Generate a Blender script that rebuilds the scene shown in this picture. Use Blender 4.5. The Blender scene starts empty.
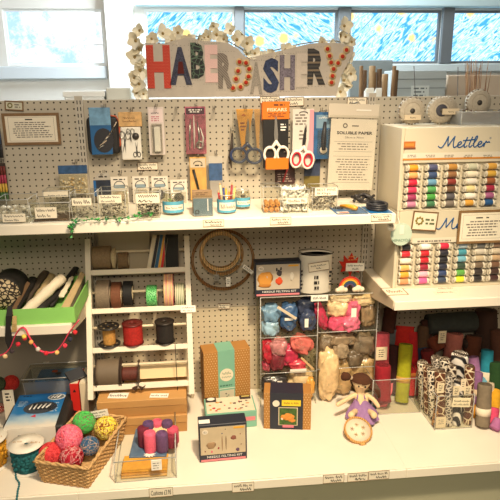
import bpy, bmesh, math, random
from mathutils import Vector, Matrix, Euler, noise
random.seed(7)
SC = bpy.context.scene
COL = SC.collection
PI = math.pi

# ------------------------------------------------------------------ camera model
FOC, PITCH, YAW, ROLL = 578.985, .276, .09659, -.00878
CAM = Vector((0, -2.433, 1.6175))
_f = Vector((math.sin(YAW)*math.cos(PITCH), math.cos(YAW)*math.cos(PITCH), -math.sin(PITCH)))
_r = Vector((math.cos(YAW), -math.sin(YAW), 0)); _u = _r.cross(_f)
_R = math.cos(ROLL)*_r + math.sin(ROLL)*_u
_U = -math.sin(ROLL)*_r + math.cos(ROLL)*_u
def ray(px, py): return _f + _R*((px-250)/FOC) + _U*((250-py)/FOC)
def hy(px, py, y):            # point on the vertical plane at depth y
    d = ray(px, py); return CAM + d*((y-CAM.y)/d.y)
def hz(px, py, z):            # point on a horizontal surface at height z
    d = ray(px, py); return CAM + d*((z-CAM.z)/d.z)
cam = bpy.data.objects.new('camera', bpy.data.cameras.new('camera')); COL.objects.link(cam)
cam.location = CAM
cam.matrix_world = Matrix.Translation(CAM) @ Matrix((_R, _U, -_f)).transposed().to_4x4()
cam.data.sensor_width = 36; cam.data.lens = 36*FOC/500; cam.data.clip_start = .02
SC.camera = cam

# ------------------------------------------------------------------ materials
def lin(c): 
    return tuple(((v/255)/12.92 if v/255 <= .04045 else ((v/255+.055)/1.055)**2.4) for v in c)
_m = {}
def mat(c, rough=.6, metal=0, var=0, scale=60, coat=0, bump=0, bscale=200, alpha=1, sheen=0, key=None):
    k = (tuple(c), rough, metal, var, scale, coat, bump, bscale, alpha, sheen)
    if k in _m: return _m[k]
    m = bpy.data.materials.new(key or 'surface'); m.use_nodes = True
    nt = m.node_tree; b = nt.nodes['Principled BSDF']
    L = lin(c)
    b.inputs['Base Color'].default_value = (*L, 1)
    b.inputs['Roughness'].default_value = rough; b.inputs['Metallic'].default_value = metal
    if coat: b.inputs['Coat Weight'].default_value = coat; b.inputs['Coat Roughness'].default_value = .12
    if sheen: b.inputs['Sheen Weight'].default_value = sheen
    if var or bump:
        tc = nt.nodes.new('ShaderNodeTexCoord')
    if var:
        n = nt.nodes.new('ShaderNodeTexNoise'); n.inputs['Scale'].default_value = scale; n.inputs['Detail'].default_value = 4
        nt.links.new(tc.outputs['Object'], n.inputs['Vector'])
        r = nt.nodes.new('ShaderNodeValToRGB'); r.color_ramp.elements[0].position = .3; r.color_ramp.elements[1].position = .7
        r.color_ramp.elements[0].color = (*[max(0, v*(1-var)) for v in L], 1)
        r.color_ramp.elements[1].color = (*[min(1, v*(1+var*.7)) for v in L], 1)
        nt.links.new(n.outputs['Fac'], r.inputs['Fac']); nt.links.new(r.outputs['Color'], b.inputs['Base Color'])
    if bump:
        n2 = nt.nodes.new('ShaderNodeTexNoise'); n2.inputs['Scale'].default_value = bscale; n2.inputs['Detail'].default_value = 3
        nt.links.new(tc.outputs['Object'], n2.inputs['Vector'])
        bp = nt.nodes.new('ShaderNodeBump'); bp.inputs['Strength'].default_value = bump; bp.inputs['Distance'].default_value = .004
        nt.links.new(n2.outputs['Fac'], bp.inputs['Height']); nt.links.new(bp.outputs['Normal'], b.inputs['Normal'])
    _m[k] = m; return m

def math_node(nt, op, a, b=None, c=None):
    n = nt.nodes.new('ShaderNodeMath'); n.operation = op
    for i, v in enumerate((a, b, c)):
        if v is None: continue
        if isinstance(v, (int, float)): n.inputs[i].default_value = v
        else: nt.links.new(v, n.inputs[i])
    return n.outputs[0]

def dots_mat(name, base, dot, pitch, rad, phase=(0, 0), axes='XZ', stagger=False, rough=.7, var=.06, vscale=9):
    """base colour with a regular grid of round dots (peg holes, printed dots)"""
    m = bpy.data.materials.new(name); m.use_nodes = True; nt = m.node_tree; b = nt.nodes['Principled BSDF']
    b.inputs['Roughness'].default_value = rough
    tc = nt.nodes.new('ShaderNodeTexCoord'); sx = nt.nodes.new('ShaderNodeSeparateXYZ')
    nt.links.new(tc.outputs['Object'], sx.inputs[0])
    a = math_node(nt, 'DIVIDE', math_node(nt, 'SUBTRACT', sx.outputs[axes[0]], phase[0]), pitch)
    c = math_node(nt, 'DIVIDE', math_node(nt, 'SUBTRACT', sx.outputs[axes[1]], phase[1]), pitch)
    if stagger:
        a = math_node(nt, 'ADD', a, math_node(nt, 'MULTIPLY', math_node(nt, 'ROUND', c), .5))
    a = math_node(nt, 'SUBTRACT', a, math_node(nt, 'ROUND', a)); c = math_node(nt, 'SUBTRACT', c, math_node(nt, 'ROUND', c))
    d = math_node(nt, 'SQRT', math_node(nt, 'ADD', math_node(nt, 'MULTIPLY', a, a), math_node(nt, 'MULTIPLY', c, c)))
    k = math_node(nt, 'LESS_THAN', d, rad/pitch)
    n = nt.nodes.new('ShaderNodeTexNoise'); n.inputs['Scale'].default_value = vscale; n.inputs['Detail'].default_value = 3
    nt.links.new(tc.outputs['Object'], n.inputs['Vector'])
    r = nt.nodes.new('ShaderNodeValToRGB'); L = lin(base)
    r.color_ramp.elements[0].position = .35; r.color_ramp.elements[1].position = .65
    r.color_ramp.elements[0].color = (*[v*(1-var) for v in L], 1); r.color_ramp.elements[1].color = (*[min(1, v*(1+var)) for v in L], 1)
    nt.links.new(n.outputs['Fac'], r.inputs['Fac'])
    mx = nt.nodes.new('ShaderNodeMix'); mx.data_type = 'RGBA'
    nt.links.new(k, mx.inputs['Factor']); nt.links.new(r.outputs['Color'], mx.inputs['A']); mx.inputs['B'].default_value = (*lin(dot), 1)
    nt.links.new(mx.outputs['Result'], b.inputs['Base Color'])
    return m

def wave_mat(name, c1, c2, scale, distort=3, axis='X', rough=.7, detail=2):
    m = bpy.data.materials.new(name); m.use_nodes = True; nt = m.node_tree; b = nt.nodes['Principled BSDF']
    b.inputs['Roughness'].default_value = rough
    tc = nt.nodes.new('ShaderNodeTexCoord'); w = nt.nodes.new('ShaderNodeTexWave'); w.bands_direction = axis
    w.inputs['Scale'].default_value = scale; w.inputs['Distortion'].default_value = distort; w.inputs['Detail'].default_value = detail
    nt.links.new(tc.outputs['Object'], w.inputs['Vector'])
    r = nt.nodes.new('ShaderNodeValToRGB'); r.color_ramp.elements[0].color = (*lin(c1), 1); r.color_ramp.elements[1].color = (*lin(c2), 1)
    r.color_ramp.elements[0].position = .35; r.color_ramp.elements[1].position = .65
    nt.links.new(w.outputs['Fac'], r.inputs['Fac']); nt.links.new(r.outputs['Color'], b.inputs['Base Color'])
    return m

def stripe_mat(name, cols, width, axis='X', rough=.7):
    m = bpy.data.materials.new(name); m.use_nodes = True; nt = m.node_tree; b = nt.nodes['Principled BSDF']
    b.inputs['Roughness'].default_value = rough
    tc = nt.nodes.new('ShaderNodeTexCoord'); sx = nt.nodes.new('ShaderNodeSeparateXYZ'); nt.links.new(tc.outputs['Object'], sx.inputs[0])
    fr = math_node(nt, 'FRACT', math_node(nt, 'DIVIDE', math_node(nt, 'ADD', sx.outputs[axis], 10), width))
    r = nt.nodes.new('ShaderNodeValToRGB'); r.color_ramp.interpolation = 'CONSTANT'
    for i, c in enumerate(cols):
        e = r.color_ramp.elements[i] if i < 2 else r.color_ramp.elements.new(i/len(cols))
        e.position = i/len(cols); e.color = (*lin(c), 1)
    nt.links.new(fr, r.inputs['Fac']); nt.links.new(r.outputs['Color'], b.inputs['Base Color'])
    return m

def cell_mat(name, c1, c2, scale, thr=.12, rough=.7):
    m = bpy.data.materials.new(name); m.use_nodes = True; nt = m.node_tree; b = nt.nodes['Principled BSDF']
    b.inputs['Roughness'].default_value = rough
    tc = nt.nodes.new('ShaderNodeTexCoord'); v = nt.nodes.new('ShaderNodeTexVoronoi'); v.feature = 'DISTANCE_TO_EDGE'; v.inputs['Scale'].default_value = scale
    nt.links.new(tc.outputs['Object'], v.inputs['Vector'])
    mx = nt.nodes.new('ShaderNodeMix'); mx.data_type = 'RGBA'
    nt.links.new(math_node(nt, 'LESS_THAN', v.outputs['Distance'], thr), mx.inputs['Factor'])
    mx.inputs['A'].default_value = (*lin(c1), 1); mx.inputs['B'].default_value = (*lin(c2), 1)
    nt.links.new(mx.outputs['Result'], b.inputs['Base Color'])
    return m

def clear_mat(name, tint=(236, 236, 228), gloss=.10, milk=.05):
    """thin clear plastic: mostly see-through, a little glossy, a little milky"""
    m = bpy.data.materials.new(name); m.use_nodes = True; nt = m.node_tree
    nt.nodes.clear(); o = nt.nodes.new('ShaderNodeOutputMaterial')
    t = nt.nodes.new('ShaderNodeBsdfTransparent'); t.inputs[0].default_value = (*lin(tint), 1)
    g = nt.nodes.new('ShaderNodeBsdfGlossy'); g.inputs['Roughness'].default_value = .15
    d = nt.nodes.new('ShaderNodeBsdfDiffuse'); d.inputs[0].default_value = (.8, .8, .78, 1)
    a = nt.nodes.new('ShaderNodeMixShader'); a.inputs[0].default_value = gloss
    c = nt.nodes.new('ShaderNodeMixShader'); c.inputs[0].default_value = milk
    nt.links.new(t.outputs[0], a.inputs[1]); nt.links.new(g.outputs[0], a.inputs[2])
    nt.links.new(a.outputs[0], c.inputs[1]); nt.links.new(d.outputs[0], c.inputs[2]); nt.links.new(c.outputs[0], o.inputs[0])
    return m

CLEAR = clear_mat('clear_plastic', (246, 246, 240), .06, .012); EDGE = clear_mat('clear_plastic_edge', (230, 226, 206), .2, .5)
FILM = clear_mat('plastic_film', (246, 246, 242), .07, .02)
FROST = clear_mat('frosted_plastic', (206, 210, 210), .08, .22)
WHITE = mat((236, 230, 220), .5); CREAM = mat((232, 222, 200), .55, var=.04, scale=8); INK = mat((38, 34, 32), .6)
PAPER = mat((236, 226, 205), .8); TAGW = mat((240, 236, 226), .7); BLACK = mat((22, 21, 22), .5); STEEL = mat((180, 178, 172), .3, .9)
WIRE = mat((150, 146, 138), .35, .8); BROWNF = mat((122, 88, 52), .6, var=.15, scale=30); GREYINK = mat((120, 112, 104), .7)
SHELFW = mat((238, 230, 214), .42, var=.035, scale=5, key='painted_shelf')

# ------------------------------------------------------------------ mesh builder
_txt = {}
READABLE = {'SOLUBLE PAPER', '20cm x 75cm', 'FISKARS', 'NEEDLE FELTING KIT', 'HEMACYCLE', 'BEST PINS', '50p', 'Cushions £3.95'}
def text_geo(s, bold=0):
    k = (s, bold)
    if k in _txt: return _txt[k]
    if len(s) > 1 and s not in READABLE:             # handwriting too small to read: pen strokes word by word
        rd = random.Random(s); v = []; f = []; x = 0.0
        def stroke(a, b, t=.055):
            d = Vector((b[0]-a[0], b[1]-a[1])); n = Vector((-d.y, d.x)).normalized()*t; o = len(v)
            v.extend([(a[0]-n.x, a[1]-n.y), (b[0]-n.x, b[1]-n.y), (b[0]+n.x, b[1]+n.y), (a[0]+n.x, a[1]+n.y)]); f.append((o, o+1, o+2, o+3))
        for wd_ in s.split():
            p = (x, .3)
            for ch in wd_:
                tall = 1.0 if ch in 'bdfhklt£0123456789' or ch.isupper() else .62
                for q in ((x+.14, tall*(.85+.15*rd.random())), (x+.26+.08*rd.random(), .02+.1*rd.random()), (x+.46, .30+.25*rd.random())):
                    stroke(p, q); p = q
                x += .50
            x += .38
        xs = [q[0] for q in v]; _txt[k] = (v, f, min(xs), max(xs), 0, 1.0); return _txt[k]
    cu = bpy.data.curves.new('t', 'FONT'); cu.body = s; cu.offset = bold; cu.resolution_u = 2
    ob = bpy.data.objects.new('t', cu); COL.objects.link(ob)
    dg = bpy.context.evaluated_depsgraph_get(); dg.update()
    me = bpy.data.meshes.new_from_object(ob.evaluated_get(dg))
    v = [(p.co.x, p.co.y) for p in me.vertices]; f = [tuple(p.vertices) for p in me.polygons]
    bpy.data.objects.remove(ob); bpy.data.meshes.remove(me); bpy.data.curves.remove(cu)
    xs = [p[0] for p in v] or [0, 1]; ys = [p[1] for p in v] or [0, 1]
    _txt[k] = (v, f, min(xs), max(xs), min(ys), max(ys)); return _txt[k]

class MB:
    def __init__(s): s.v = []; s.f = []; s.fm = []; s.sm = []; s.mats = []; s.M = Matrix()
    def mi(s, m):
        if m not in s.mats: s.mats.append(m)
        return s.mats.index(m)
    def add(s, vs, fs, m, smooth=False):
        o = len(s.v); k = s.mi(m)
        s.v += [s.M @ Vector(p) for p in vs]
        for q in fs: s.f.append([o+i for i in q]); s.fm.append(k); s.sm.append(smooth)
        return s
    def bm(s, b, m, smooth=False):
        b.verts.index_update()
        s.add([p.co.copy() for p in b.verts], [[p.index for p in q.verts] for q in b.faces], m, smooth); b.free(); return s
    def box(s, x0, x1, y0, y1, z0, z1, m, bev=0, seg=1):
        b = bmesh.new(); bmesh.ops.create_cube(b, size=1)
        for p in b.verts:
            p.co = Vector((x0+(p.co.x+.5)*(x1-x0), y0+(p.co.y+.5)*(y1-y0), z0+(p.co.z+.5)*(z1-z0)))
        if bev: bmesh.ops.bevel(b, geom=b.edges[:], offset=bev, segments=seg, affect='EDGES', profile=.5)
        return s.bm(b, m)
    def prism(s, pts, y0, y1, m, smooth=False):          # outline in x,z pushed along y
        n = len(pts)
        vs = [(p[0], y0, p[1]) for p in pts] + [(p[0], y1, p[1]) for p in pts]
        fs = [list(range(n)), list(range(2*n-1, n-1, -1))] + [[i, i+n, (i+1) % n+n, (i+1) % n] for i in range(n)]
        return s.add(vs, fs, m, smooth)
    def slab(s, pts, z0, z1, m):                         # outline in x,y pushed along z
        n = len(pts)
        vs = [(p[0], p[1], z0) for p in pts] + [(p[0], p[1], z1) for p in pts]
        fs = [list(range(n-1, -1, -1)), list(range(n, 2*n))] + [[i, (i+1) % n, (i+1) % n+n, i+n] for i in range(n)]
        return s.add(vs, fs, m)
    def lathe(s, prof, m, segs=24, axis='Z', c=(0, 0, 0), smooth=True, sx=1, sy=1):
        vs = []; n = len(prof)
        for k in range(segs):
            a = 2*PI*k/segs
            for r, z in prof:
                p = (r*math.cos(a)*sx, r*math.sin(a)*sy, z)
                if axis == 'X': p = (p[2], p[0], p[1])
                if axis == 'Y': p = (p[0], p[2], p[1])
                vs.append((p[0]+c[0], p[1]+c[1], p[2]+c[2]))
        fs = []
        for k in range(segs):
            q = (k+1) % segs
            for i in range(n-1): fs.append([k*n+i, q*n+i, q*n+i+1, k*n+i+1])
        if tuple(prof[0]) == tuple(prof[-1]): return s.add(vs, fs, m, smooth)
        if prof[0][0] > 1e-6: fs.append([k*n for k in range(segs)][::-1])
        if prof[-1][0] > 1e-6: fs.append([k*n+n-1 for k in range(segs)])
        return s.add(vs, fs, m, smooth)
    def cyl(s, a, b, r, m, segs=12): return s.tube([a, b], r, m, segs)
    def tube(s, pts, r, m, segs=6, closed=False, flat=1):
        pts = [Vector(p) for p in pts]; n = len(pts)
        rs = r if isinstance(r, (list, tuple)) else [r]*n
        vs = []; pn = None
        for i, p in enumerate(pts):
            if closed: t = pts[(i+1) % n]-pts[i-1]
            else: t = pts[min(i+1, n-1)]-pts[max(i-1, 0)]
            if t.length < 1e-9: t = Vector((0, 0, 1))
            t.normalize()
            if pn is None: pn = t.orthogonal().normalized() if abs(t.z) > .95 else Vector((0, 0, 1)).cross(t).normalized()
            pn = (pn-t*pn.dot(t))
            pn = pn.normalized() if pn.length > 1e-6 else t.orthogonal().normalized()
            bn = t.cross(pn)
            for k in range(segs):
                a = 2*PI*k/segs; vs.append(p+(pn*math.cos(a)+bn*math.sin(a)*flat)*rs[i])
        fs = []
        for i in range(n if closed else n-1):
            j = (i+1) % n
            for k in range(segs): fs.append([i*segs+k, i*segs+(k+1) % segs, j*segs+(k+1) % segs, j*segs+k])
        if not closed: fs.append(list(range(segs))[::-1]); fs.append([(n-1)*segs+k for k in range(segs)])
        return s.add(vs, fs, m, True)
    def blob(s, c, rx, ry, rz, m, amt=.15, seed=0, sub=3, freq=1.6, power=1, M=None):
        b = bmesh.new(); bmesh.ops.create_icosphere(b, subdivisions=sub, radius=1)
        for p in b.verts:
            d = p.co.normalized()
            k = 1+amt*noise.noise(d*freq+Vector((seed*3.7, seed*1.3, 0)))*1.6 + amt*.5*noise.noise(d*freq*3+Vector((0, seed, seed*2.1)))
            q = Vector([math.copysign(abs(t)**power, t) for t in d]) if power != 1 else d
            q = Vector((q.x*rx*k, q.y*ry*k, q.z*rz*k))
            if M is not None: q = M @ q
            p.co = q+Vector(c)
        return s.bm(b, m, True)
    def ring(s, c, R, r, m, axis='Y', segs=32, rs=8, sx=1, sz=1):
        pts = []
        for k in range(segs):
            a = 2*PI*k/segs; u, w = R*math.cos(a)*sx, R*math.sin(a)*sz
            pts.append((c[0]+u, c[1], c[2]+w) if axis == 'Y' else ((c[0]+u, c[1]+w, c[2]) if axis == 'Z' else (c[0], c[1]+u, c[2]+w)))
        return s.tube(pts, r, m, rs, True)
    def text(s, t, x0, x1, z0, z1, y, m, bold=0, shear=0, thick=.0004):
        v, f, a, b, c, d = text_geo(t, bold)
        sx = (x1-x0)/max(b-a, 1e-6); sz = (z1-z0)/max(d-c, 1e-6)
        vs = [(x0+(p[0]-a)*sx+shear*((p[1]-c)*sz), y-thick, z0+(p[1]-c)*sz) for p in v]
        return s.add(vs, f, m)
    def lines(s, x0, x1, z0, z1, y, m, n=4, seed=1, thick=.45, word=.012):      # rows of print too small to read
        rd = random.Random(seed); h = (z1-z0)/n
        for i in range(n):
            z = z1-(i+.5)*h; x = x0+rd.random()*.15*(x1-x0); e = x1-rd.random()*.2*(x1-x0)
            while x < e:
                w = min(word*(.5+rd.random()), e-x)
                s.add([(x, y, z-h*thick/2), (x+w, y, z-h*thick/2), (x+w, y, z+h*thick/2), (x, y, z+h*thick/2)], [[0, 1, 2, 3]], m)
                x += w+word*.28
        return s
    def build(s, name, parent=None, label=None, loc=(0, 0, 0), rot=(0, 0, 0)):
        me = bpy.data.meshes.new(name); me.from_pydata([tuple(p) for p in s.v], [], s.f); me.update()
        for m in s.mats: me.materials.append(m)
        me.polygons.foreach_set('material_index', s.fm); me.polygons.foreach_set('use_smooth', s.sm); me.update()
        o = bpy.data.objects.new(name, me); COL.objects.link(o); o.location = loc; o.rotation_euler = rot
        if parent: o.parent = parent
        if label: o['label'] = label
        return o

def tag(o, label, cat, group=None):
    o['label'] = label; o['category'] = cat
    if group: o['group'] = group
    return o
def thing(name, label, cat, loc, rz=0, group=None, rx=0, ry=0):
    o = bpy.data.objects.new(name, None); COL.objects.link(o); o.empty_display_size = .05
    o.location = loc; o.rotation_euler = (rx, ry, rz)
    return tag(o, label, cat, group)
def struct(mb, name, parent=None):
    o = mb.build(name, parent)
    if not parent: o['kind'] = 'structure'
    return o
def dup(o, parent=None):
    c = o.copy(); COL.objects.link(c)
    if parent: c.parent = parent
    for ch in list(o.children): dup(ch, c)
    return c

ZB, ZU, ZR, ZL = .25, 1.155, .821, .79
# face rectangle of a thing seen at pixels x0..x1, yt..yb on the vertical plane at depth Y -> centre x, bottom z, width, height
def rect(x0, x1, yt, yb, Y):
    xm, ym = (x0+x1)/2, (yt+yb)/2
    a, b = hy(x0, ym, Y), hy(x1, ym, Y)
    return (a.x+b.x)/2, hy(xm, yb, Y).z, b.x-a.x, hy(xm, yt, Y).z-hy(xm, yb, Y).z
# thing standing on height z with its front foot line at yb -> centre x, front y, width, height
def stand(x0, x1, yt, yb, z):
    p = hz((x0+x1)/2, yb, z); X, _, w, h = rect(x0, x1, yt, yb, p.y)
    return X, p.y, w, h
# ------------------------------------------------------------------ setting
WALLM = mat((226, 226, 222), .8, var=.03, scale=3, key='wall_paint')
GREYP = mat((176, 170, 158), .75, var=.05, scale=4, key='grey_panel')
struct(MB().box(-3, 4, -4.2, 1.3, -.03, 0, mat((150, 150, 126), .5, var=.10, scale=6, key='floor_vinyl')), 'floor')
YW, ZS, ZT = 1.2, 1.742, 2.05
wins = [hy(-32, 30, YW).x, hy(4, 30, YW).x, hy(104, 30, YW).x, hy(145, 30, YW).x, hy(235, 30, YW).x, hy(243, 30, YW).x, hy(338, 30, YW).x,
        hy(349, 30, YW).x, hy(441, 30, YW).x, hy(451, 30, YW).x]
PX = [(-2.0, wins[0]+.12), (wins[1], wins[2]), (wins[3], wins[4]), (wins[5], wins[6]), (wins[7], wins[8]), (wins[9], wins[9]+.42)]
w = MB().box(-3, 4, YW, YW+.1, 0, ZS, WALLM).box(-3, 4, YW, YW+.1, ZT, 2.75, WALLM)
xs = [-3]+[v for p in PX for v in p]+[4]
for i in range(0, len(xs), 2): w.box(xs[i], xs[i+1], YW, YW+.1, ZS, ZT, WALLM)
struct(w, 'wall_back')
struct(MB().box(hy(107, 40, YW-.06).x, hy(134, 40, YW-.06).x, YW-.08, YW-.001, 0, 2.75, mat((232, 234, 232), .7)), 'trim_1')
struct(MB().box(-3, hy(106, 70, YW-.06).x, YW-.05, YW-.001, ZS-.075, ZS-.005, mat((214, 226, 236), .5), .004), 'trim_2')
struct(MB().box(hy(135, 70, YW-.06).x, 4, YW-.05, YW-.001, ZS-.05, ZS-.005, mat((196, 208, 210), .5), .004), 'trim_3')
struct(MB().box(hy(135, 5, YW-.06).x, 4, YW-.07, YW-.001, ZT+.012, ZT+.05, mat((200, 226, 232), .5), .004), 'trim_4')
FRAME_D = mat((104, 110, 114), .5); FRAME_W = mat((232, 238, 240), .5)
def glass(name, kind, strength):
    m = bpy.data.materials.new(name); m.use_nodes = True; nt = m.node_tree; nt.nodes.clear()
    o = nt.nodes.new('ShaderNodeOutputMaterial'); e = nt.nodes.new('ShaderNodeEmission'); e.inputs[1].default_value = strength
    tc = nt.nodes.new('ShaderNodeTexCoord')
    mp = nt.nodes.new('ShaderNodeMapping'); nt.links.new(tc.outputs['Object'], mp.inputs[0])
    n = nt.nodes.new('ShaderNodeTexNoise'); nt.links.new(mp.outputs[0], n.inputs['Vector'])
    r = nt.nodes.new('ShaderNodeValToRGB'); nt.links.new(n.outputs['Fac'], r.inputs[0])
    els = r.color_ramp.elements
    if kind == 'frost':                      # sky seen through frosted glass
        n.inputs['Scale'].default_value = 7; n.inputs['Detail'].default_value = 8; n.inputs['Roughness'].default_value = .75
        els[0].position = .44; els[0].color = (1, 1, 1, 1); els[1].position = .60; els[1].color = (*lin((176, 216, 246)), 1)
        nt.links.new(r.outputs[0], e.inputs[0])
    else:                                    # blue brush strokes on the pane, lit from behind
        mp.inputs['Rotation'].default_value = (0, kind, 0)
        m2 = nt.nodes.new('ShaderNodeMapping'); m2.inputs['Scale'].default_value = (10, 1, 44); nt.links.new(mp.outputs[0], m2.inputs[0]); nt.links.new(m2.outputs[0], n.inputs['Vector'])
        n.inputs['Scale'].default_value = 1.0; n.inputs['Detail'].default_value = 3; n.inputs['Distortion'].default_value = 1.6
        els[0].position = .37; els[0].color = (*lin((70, 166, 232)), 1); els[1].position = .46; els[1].color = (*lin((150, 218, 248)), 1)
        q = els.new(.53); q.color = (*lin((232, 247, 255)), 1); q = els.new(.64); q.color = (*lin((110, 200, 246)), 1); q = els.new(.72); q.color = (*lin((236, 248, 255)), 1)
        v = nt.nodes.new('ShaderNodeTexVoronoi'); v.inputs['Scale'].default_value = 6.5; v.voronoi_dimensions = '3D'
        nt.links.new(tc.outputs['Object'], v.inputs['Vector'])
        n3 = nt.nodes.new('ShaderNodeTexNoise'); n3.inputs['Scale'].default_value = 60; nt.links.new(tc.outputs['Object'], n3.inputs['Vector'])
        dd = math_node(nt, 'ADD', v.outputs['Distance'], math_node(nt, 'MULTIPLY', n3.outputs['Fac'], .16))
        r2 = nt.nodes.new('ShaderNodeValToRGB'); nt.links.new(dd, r2.inputs[0])
        r2.color_ramp.elements[0].position = .24; r2.color_ramp.elements[0].color = (1, 1, 1, 1)
        r2.color_ramp.elements[1].position = .34; r2.color_ramp.elements[1].color = (0, 0, 0, 1)
        mx = nt.nodes.new('ShaderNodeMix'); mx.data_type = 'RGBA'
        nt.links.new(r2.outputs[0], mx.inputs['Factor']); nt.links.new(r.outputs[0], mx.inputs['A']); mx.inputs['B'].default_value = (*lin((252, 222, 140)), 1)
        nt.links.new(mx.outputs['Result'], e.inputs[0])
    nt.links.new(e.outputs[0], o.inputs[0]); return m
WSTR = 1.5
for i, (a, b) in enumerate(PX):
    fm = FRAME_W if i < 2 else FRAME_D
    if i == 2: fm = FRAME_W
    t = .014
    fr = MB()
    fr.box(a, b, YW+.01, YW+.06, ZS, ZS+t, fm).box(a, b, YW+.01, YW+.06, ZT-t, ZT, fm)
    fr.box(a, a+t, YW+.01, YW+.06, ZS+t, ZT-t, fm).box(b-t, b, YW+.01, YW+.06, ZS+t, ZT-t, fm)
    if i == 1: fr.box(a+t, b-t, YW+.02, YW+.05, ZS+.112, ZS+.118, fm)
    fo = struct(fr, 'window_%d' % (i+1))
    pane = MB().box(a+t, b-t, YW+.035, YW+.04, ZS+t, ZT-t, glass('window_glass', 'frost' if i < 2 else [0, 0, .75, -.55, .8, .7][i], WSTR*(.82 if i < 2 else .9)))
    struct(pane, 'pane', fo)
for i in (2, 3, 4):                         # mullion strips between the painted panes
    a, b = PX[i][1], PX[i+1][0]
    struct(MB().box(a-.004, b+.004, YW-.03, YW-.002, ZS, ZT+.011, FRAME_D, .003), 'trim_%d' % (i+3))

# ------------------------------------------------------------------ shelving
XL, XR = -.443, .752
PH0 = hy(4.9, 241, 0); PH1 = hy(322.6, 230.4, 0)
PEGC = (182, 173, 156)
def peg(name, ph, dot=(44, 36, 28), col=PEGC): return dots_mat(name, col, dot, .0254, .0035, (ph.x, ph.z), var=.05, vscale=2.5)
def panel(name, label, x0, x1, z0, z1, m, cat='pegboard', y0=0, y1=.018):
    o = MB().box(x0, x1, y0, y1, z0, z1, m, .001).build(name); return tag(o, label, cat)
pegA, pegB = peg('peg_holes_left', PH0), peg('peg_holes_middle', PH1)
panel('pegboard', 'left-hand beige pegboard behind the framed notice', -1.62, XL-.0156, .80, 1.57, pegA)
panel('plain_board', 'plain grey back panel behind the blue tool case', -1.62, XL-.0156, .001, .798, mat((150, 142, 128), .8, var=.06, scale=4), 'board')
zj = hy(230, 307, 0).z
panel('pegboard', 'middle beige pegboard behind the hanging scissors packs', XL+.0156, XR-.0156, zj+.001, 1.57, pegB)
panel('pegboard', 'lower beige pegboard behind the dotted craft box and wool bags', XL+.0156, XR-.0156, .001, zj-.001, peg('peg_holes_lower', PH1, col=(206, 192, 164)))
panel('pegboard', 'right-hand beige pegboard behind the thread stands', XR+.0156, 1.96, .001, 1.57, peg('peg_holes_right', hy(384.6, 99.2, 0)))
def upright(label, x):
    b = MB().box(x-.0155, x+.0155, -.008, .03, .02, 1.585, mat((188, 180, 166), .5, .1))
    o = b.build('slotted_upright'); tag(o, label, 'upright')
    s = MB()
    for k in range(58):
        z = 1.57-.0254*k
        for dx in (-.006, .006): s.box(x+dx-.0019, x+dx+.0019, -.0085, -.0078, z-.017, z-.002, BLACK)
    s.build('slots', o)
upright('slotted steel upright left of the white ribbon rack', XL); upright('slotted steel upright left of the thread stands', XR)

def shelf(label, x0, x1, z, depth, lip=.037, labels=(), ends=(0, 0)):
    o = MB().box(x0, x1, -depth+.002, -.009, z-.022, z, SHELFW, .0003).build('shelf'); tag(o, label, 'shelf')
    MB().box(x0, x1, -depth-.006, -depth+.001, z-lip, z-.001, SHELFW, .002).build('front_lip', o)
    for e, x in zip(ends, (x0, x1)):
        if e:
            xa, xb_ = (x-.0031, x-.0002) if x == x0 else (x+.0002, x+.0031)
            pts = [(-depth+.004, z-lip+.002), (-depth+.004, z-.001), (-.012, z-.001), (-.012, z-.10), (-.06, z-.10)]
            b = MB(); b.M = Matrix(((0, 1, 0, 0), (1, 0, 0, 0), (0, 0, 1, 0), (0, 0, 0, 1)))
            b.prism(pts, xa, xb_, mat((206, 192, 166), .6)); b.build('bracket', o)
    for (px0, px1, py0, py1, t) in labels:
        Y = -depth-.0062
        X, zb, w, h = rect(px0, px1, py0, py1, Y)
        b = MB().box(X-w/2, X+w/2, Y-.0014, Y, zb, zb+h, PAPER)
        fr = .0012
        for q in ((X-w/2, X+w/2, zb, zb+fr), (X-w/2, X+w/2, zb+h-fr, zb+h), (X-w/2, X-w/2+fr, zb, zb+h), (X+w/2-fr, X+w/2, zb, zb+h)):
            b.box(q[0], q[1], Y-.0022, Y-.0014, q[2], q[3], BROWNF)
        if len(t) == 1: b.text(t[0], X-w*.42, X+w*.42, zb+h*.25, zb+h*.75, Y-.0024, INK)
        else:
            b.text(t[0], X-w*.42, X+w*.42, zb+h*.54, zb+h*.86, Y-.0024, INK); b.text(t[1], X-w*.15, X+w*.38, zb+h*.14, zb+h*.44, Y-.0024, INK)
        b.build('price_label', o)
shelf('white upper shelf of the left bay under the clear tubs', -1.62, XL-.001, ZU, .377)
shelf('white upper shelf across the middle bay under the jars', XL+.001, XR-.004, ZU, .377,
      labels=[(203, 224, 219.5, 226.5, ('Silver', 'Fancy Pins £1')), (270, 291, 217, 224.5, ('Lilac 50 x', '£2.75')), (322, 341, 224.5, 224.6, ('a',))][:2]+[(371, 391, 214.5, 221, ('Trim set', '£1.25'))])
shelf('white half-height shelf of the left bay under the green tray', -1.62, XL-.02, ZL, .42, ends=(0, -1))
shelf('white right-bay shelf carrying the two thread stands', XR-.004, 1.96, ZR, .42, ends=(1, 0))
shelf('white base shelf of the left bay under the yarn basket', -1.62, XL-.0002, ZB, .656)
shelf('white base shelf of the middle bay under the craft boxes', XL+.0002, XR-.0057, ZB, .656,
      labels=[(149, 173, 487.5, 496.5, ('Cushions £3.95',)), (232, 254, 482, 491.5, ('craft 50g ea', '£5.95')), (323, 344, 474, 482.5, ('Hoop kit', '£4.95')), (347.5, 368, 472.5, 481, ('Small dolls', '80p')), (368.5, 389, 470.5, 479, ('Wood base £2', '£1.95'))])
shelf('white base shelf of the right bay under the felt rolls', XR-.0055, 1.96, ZB, .656)
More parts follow.
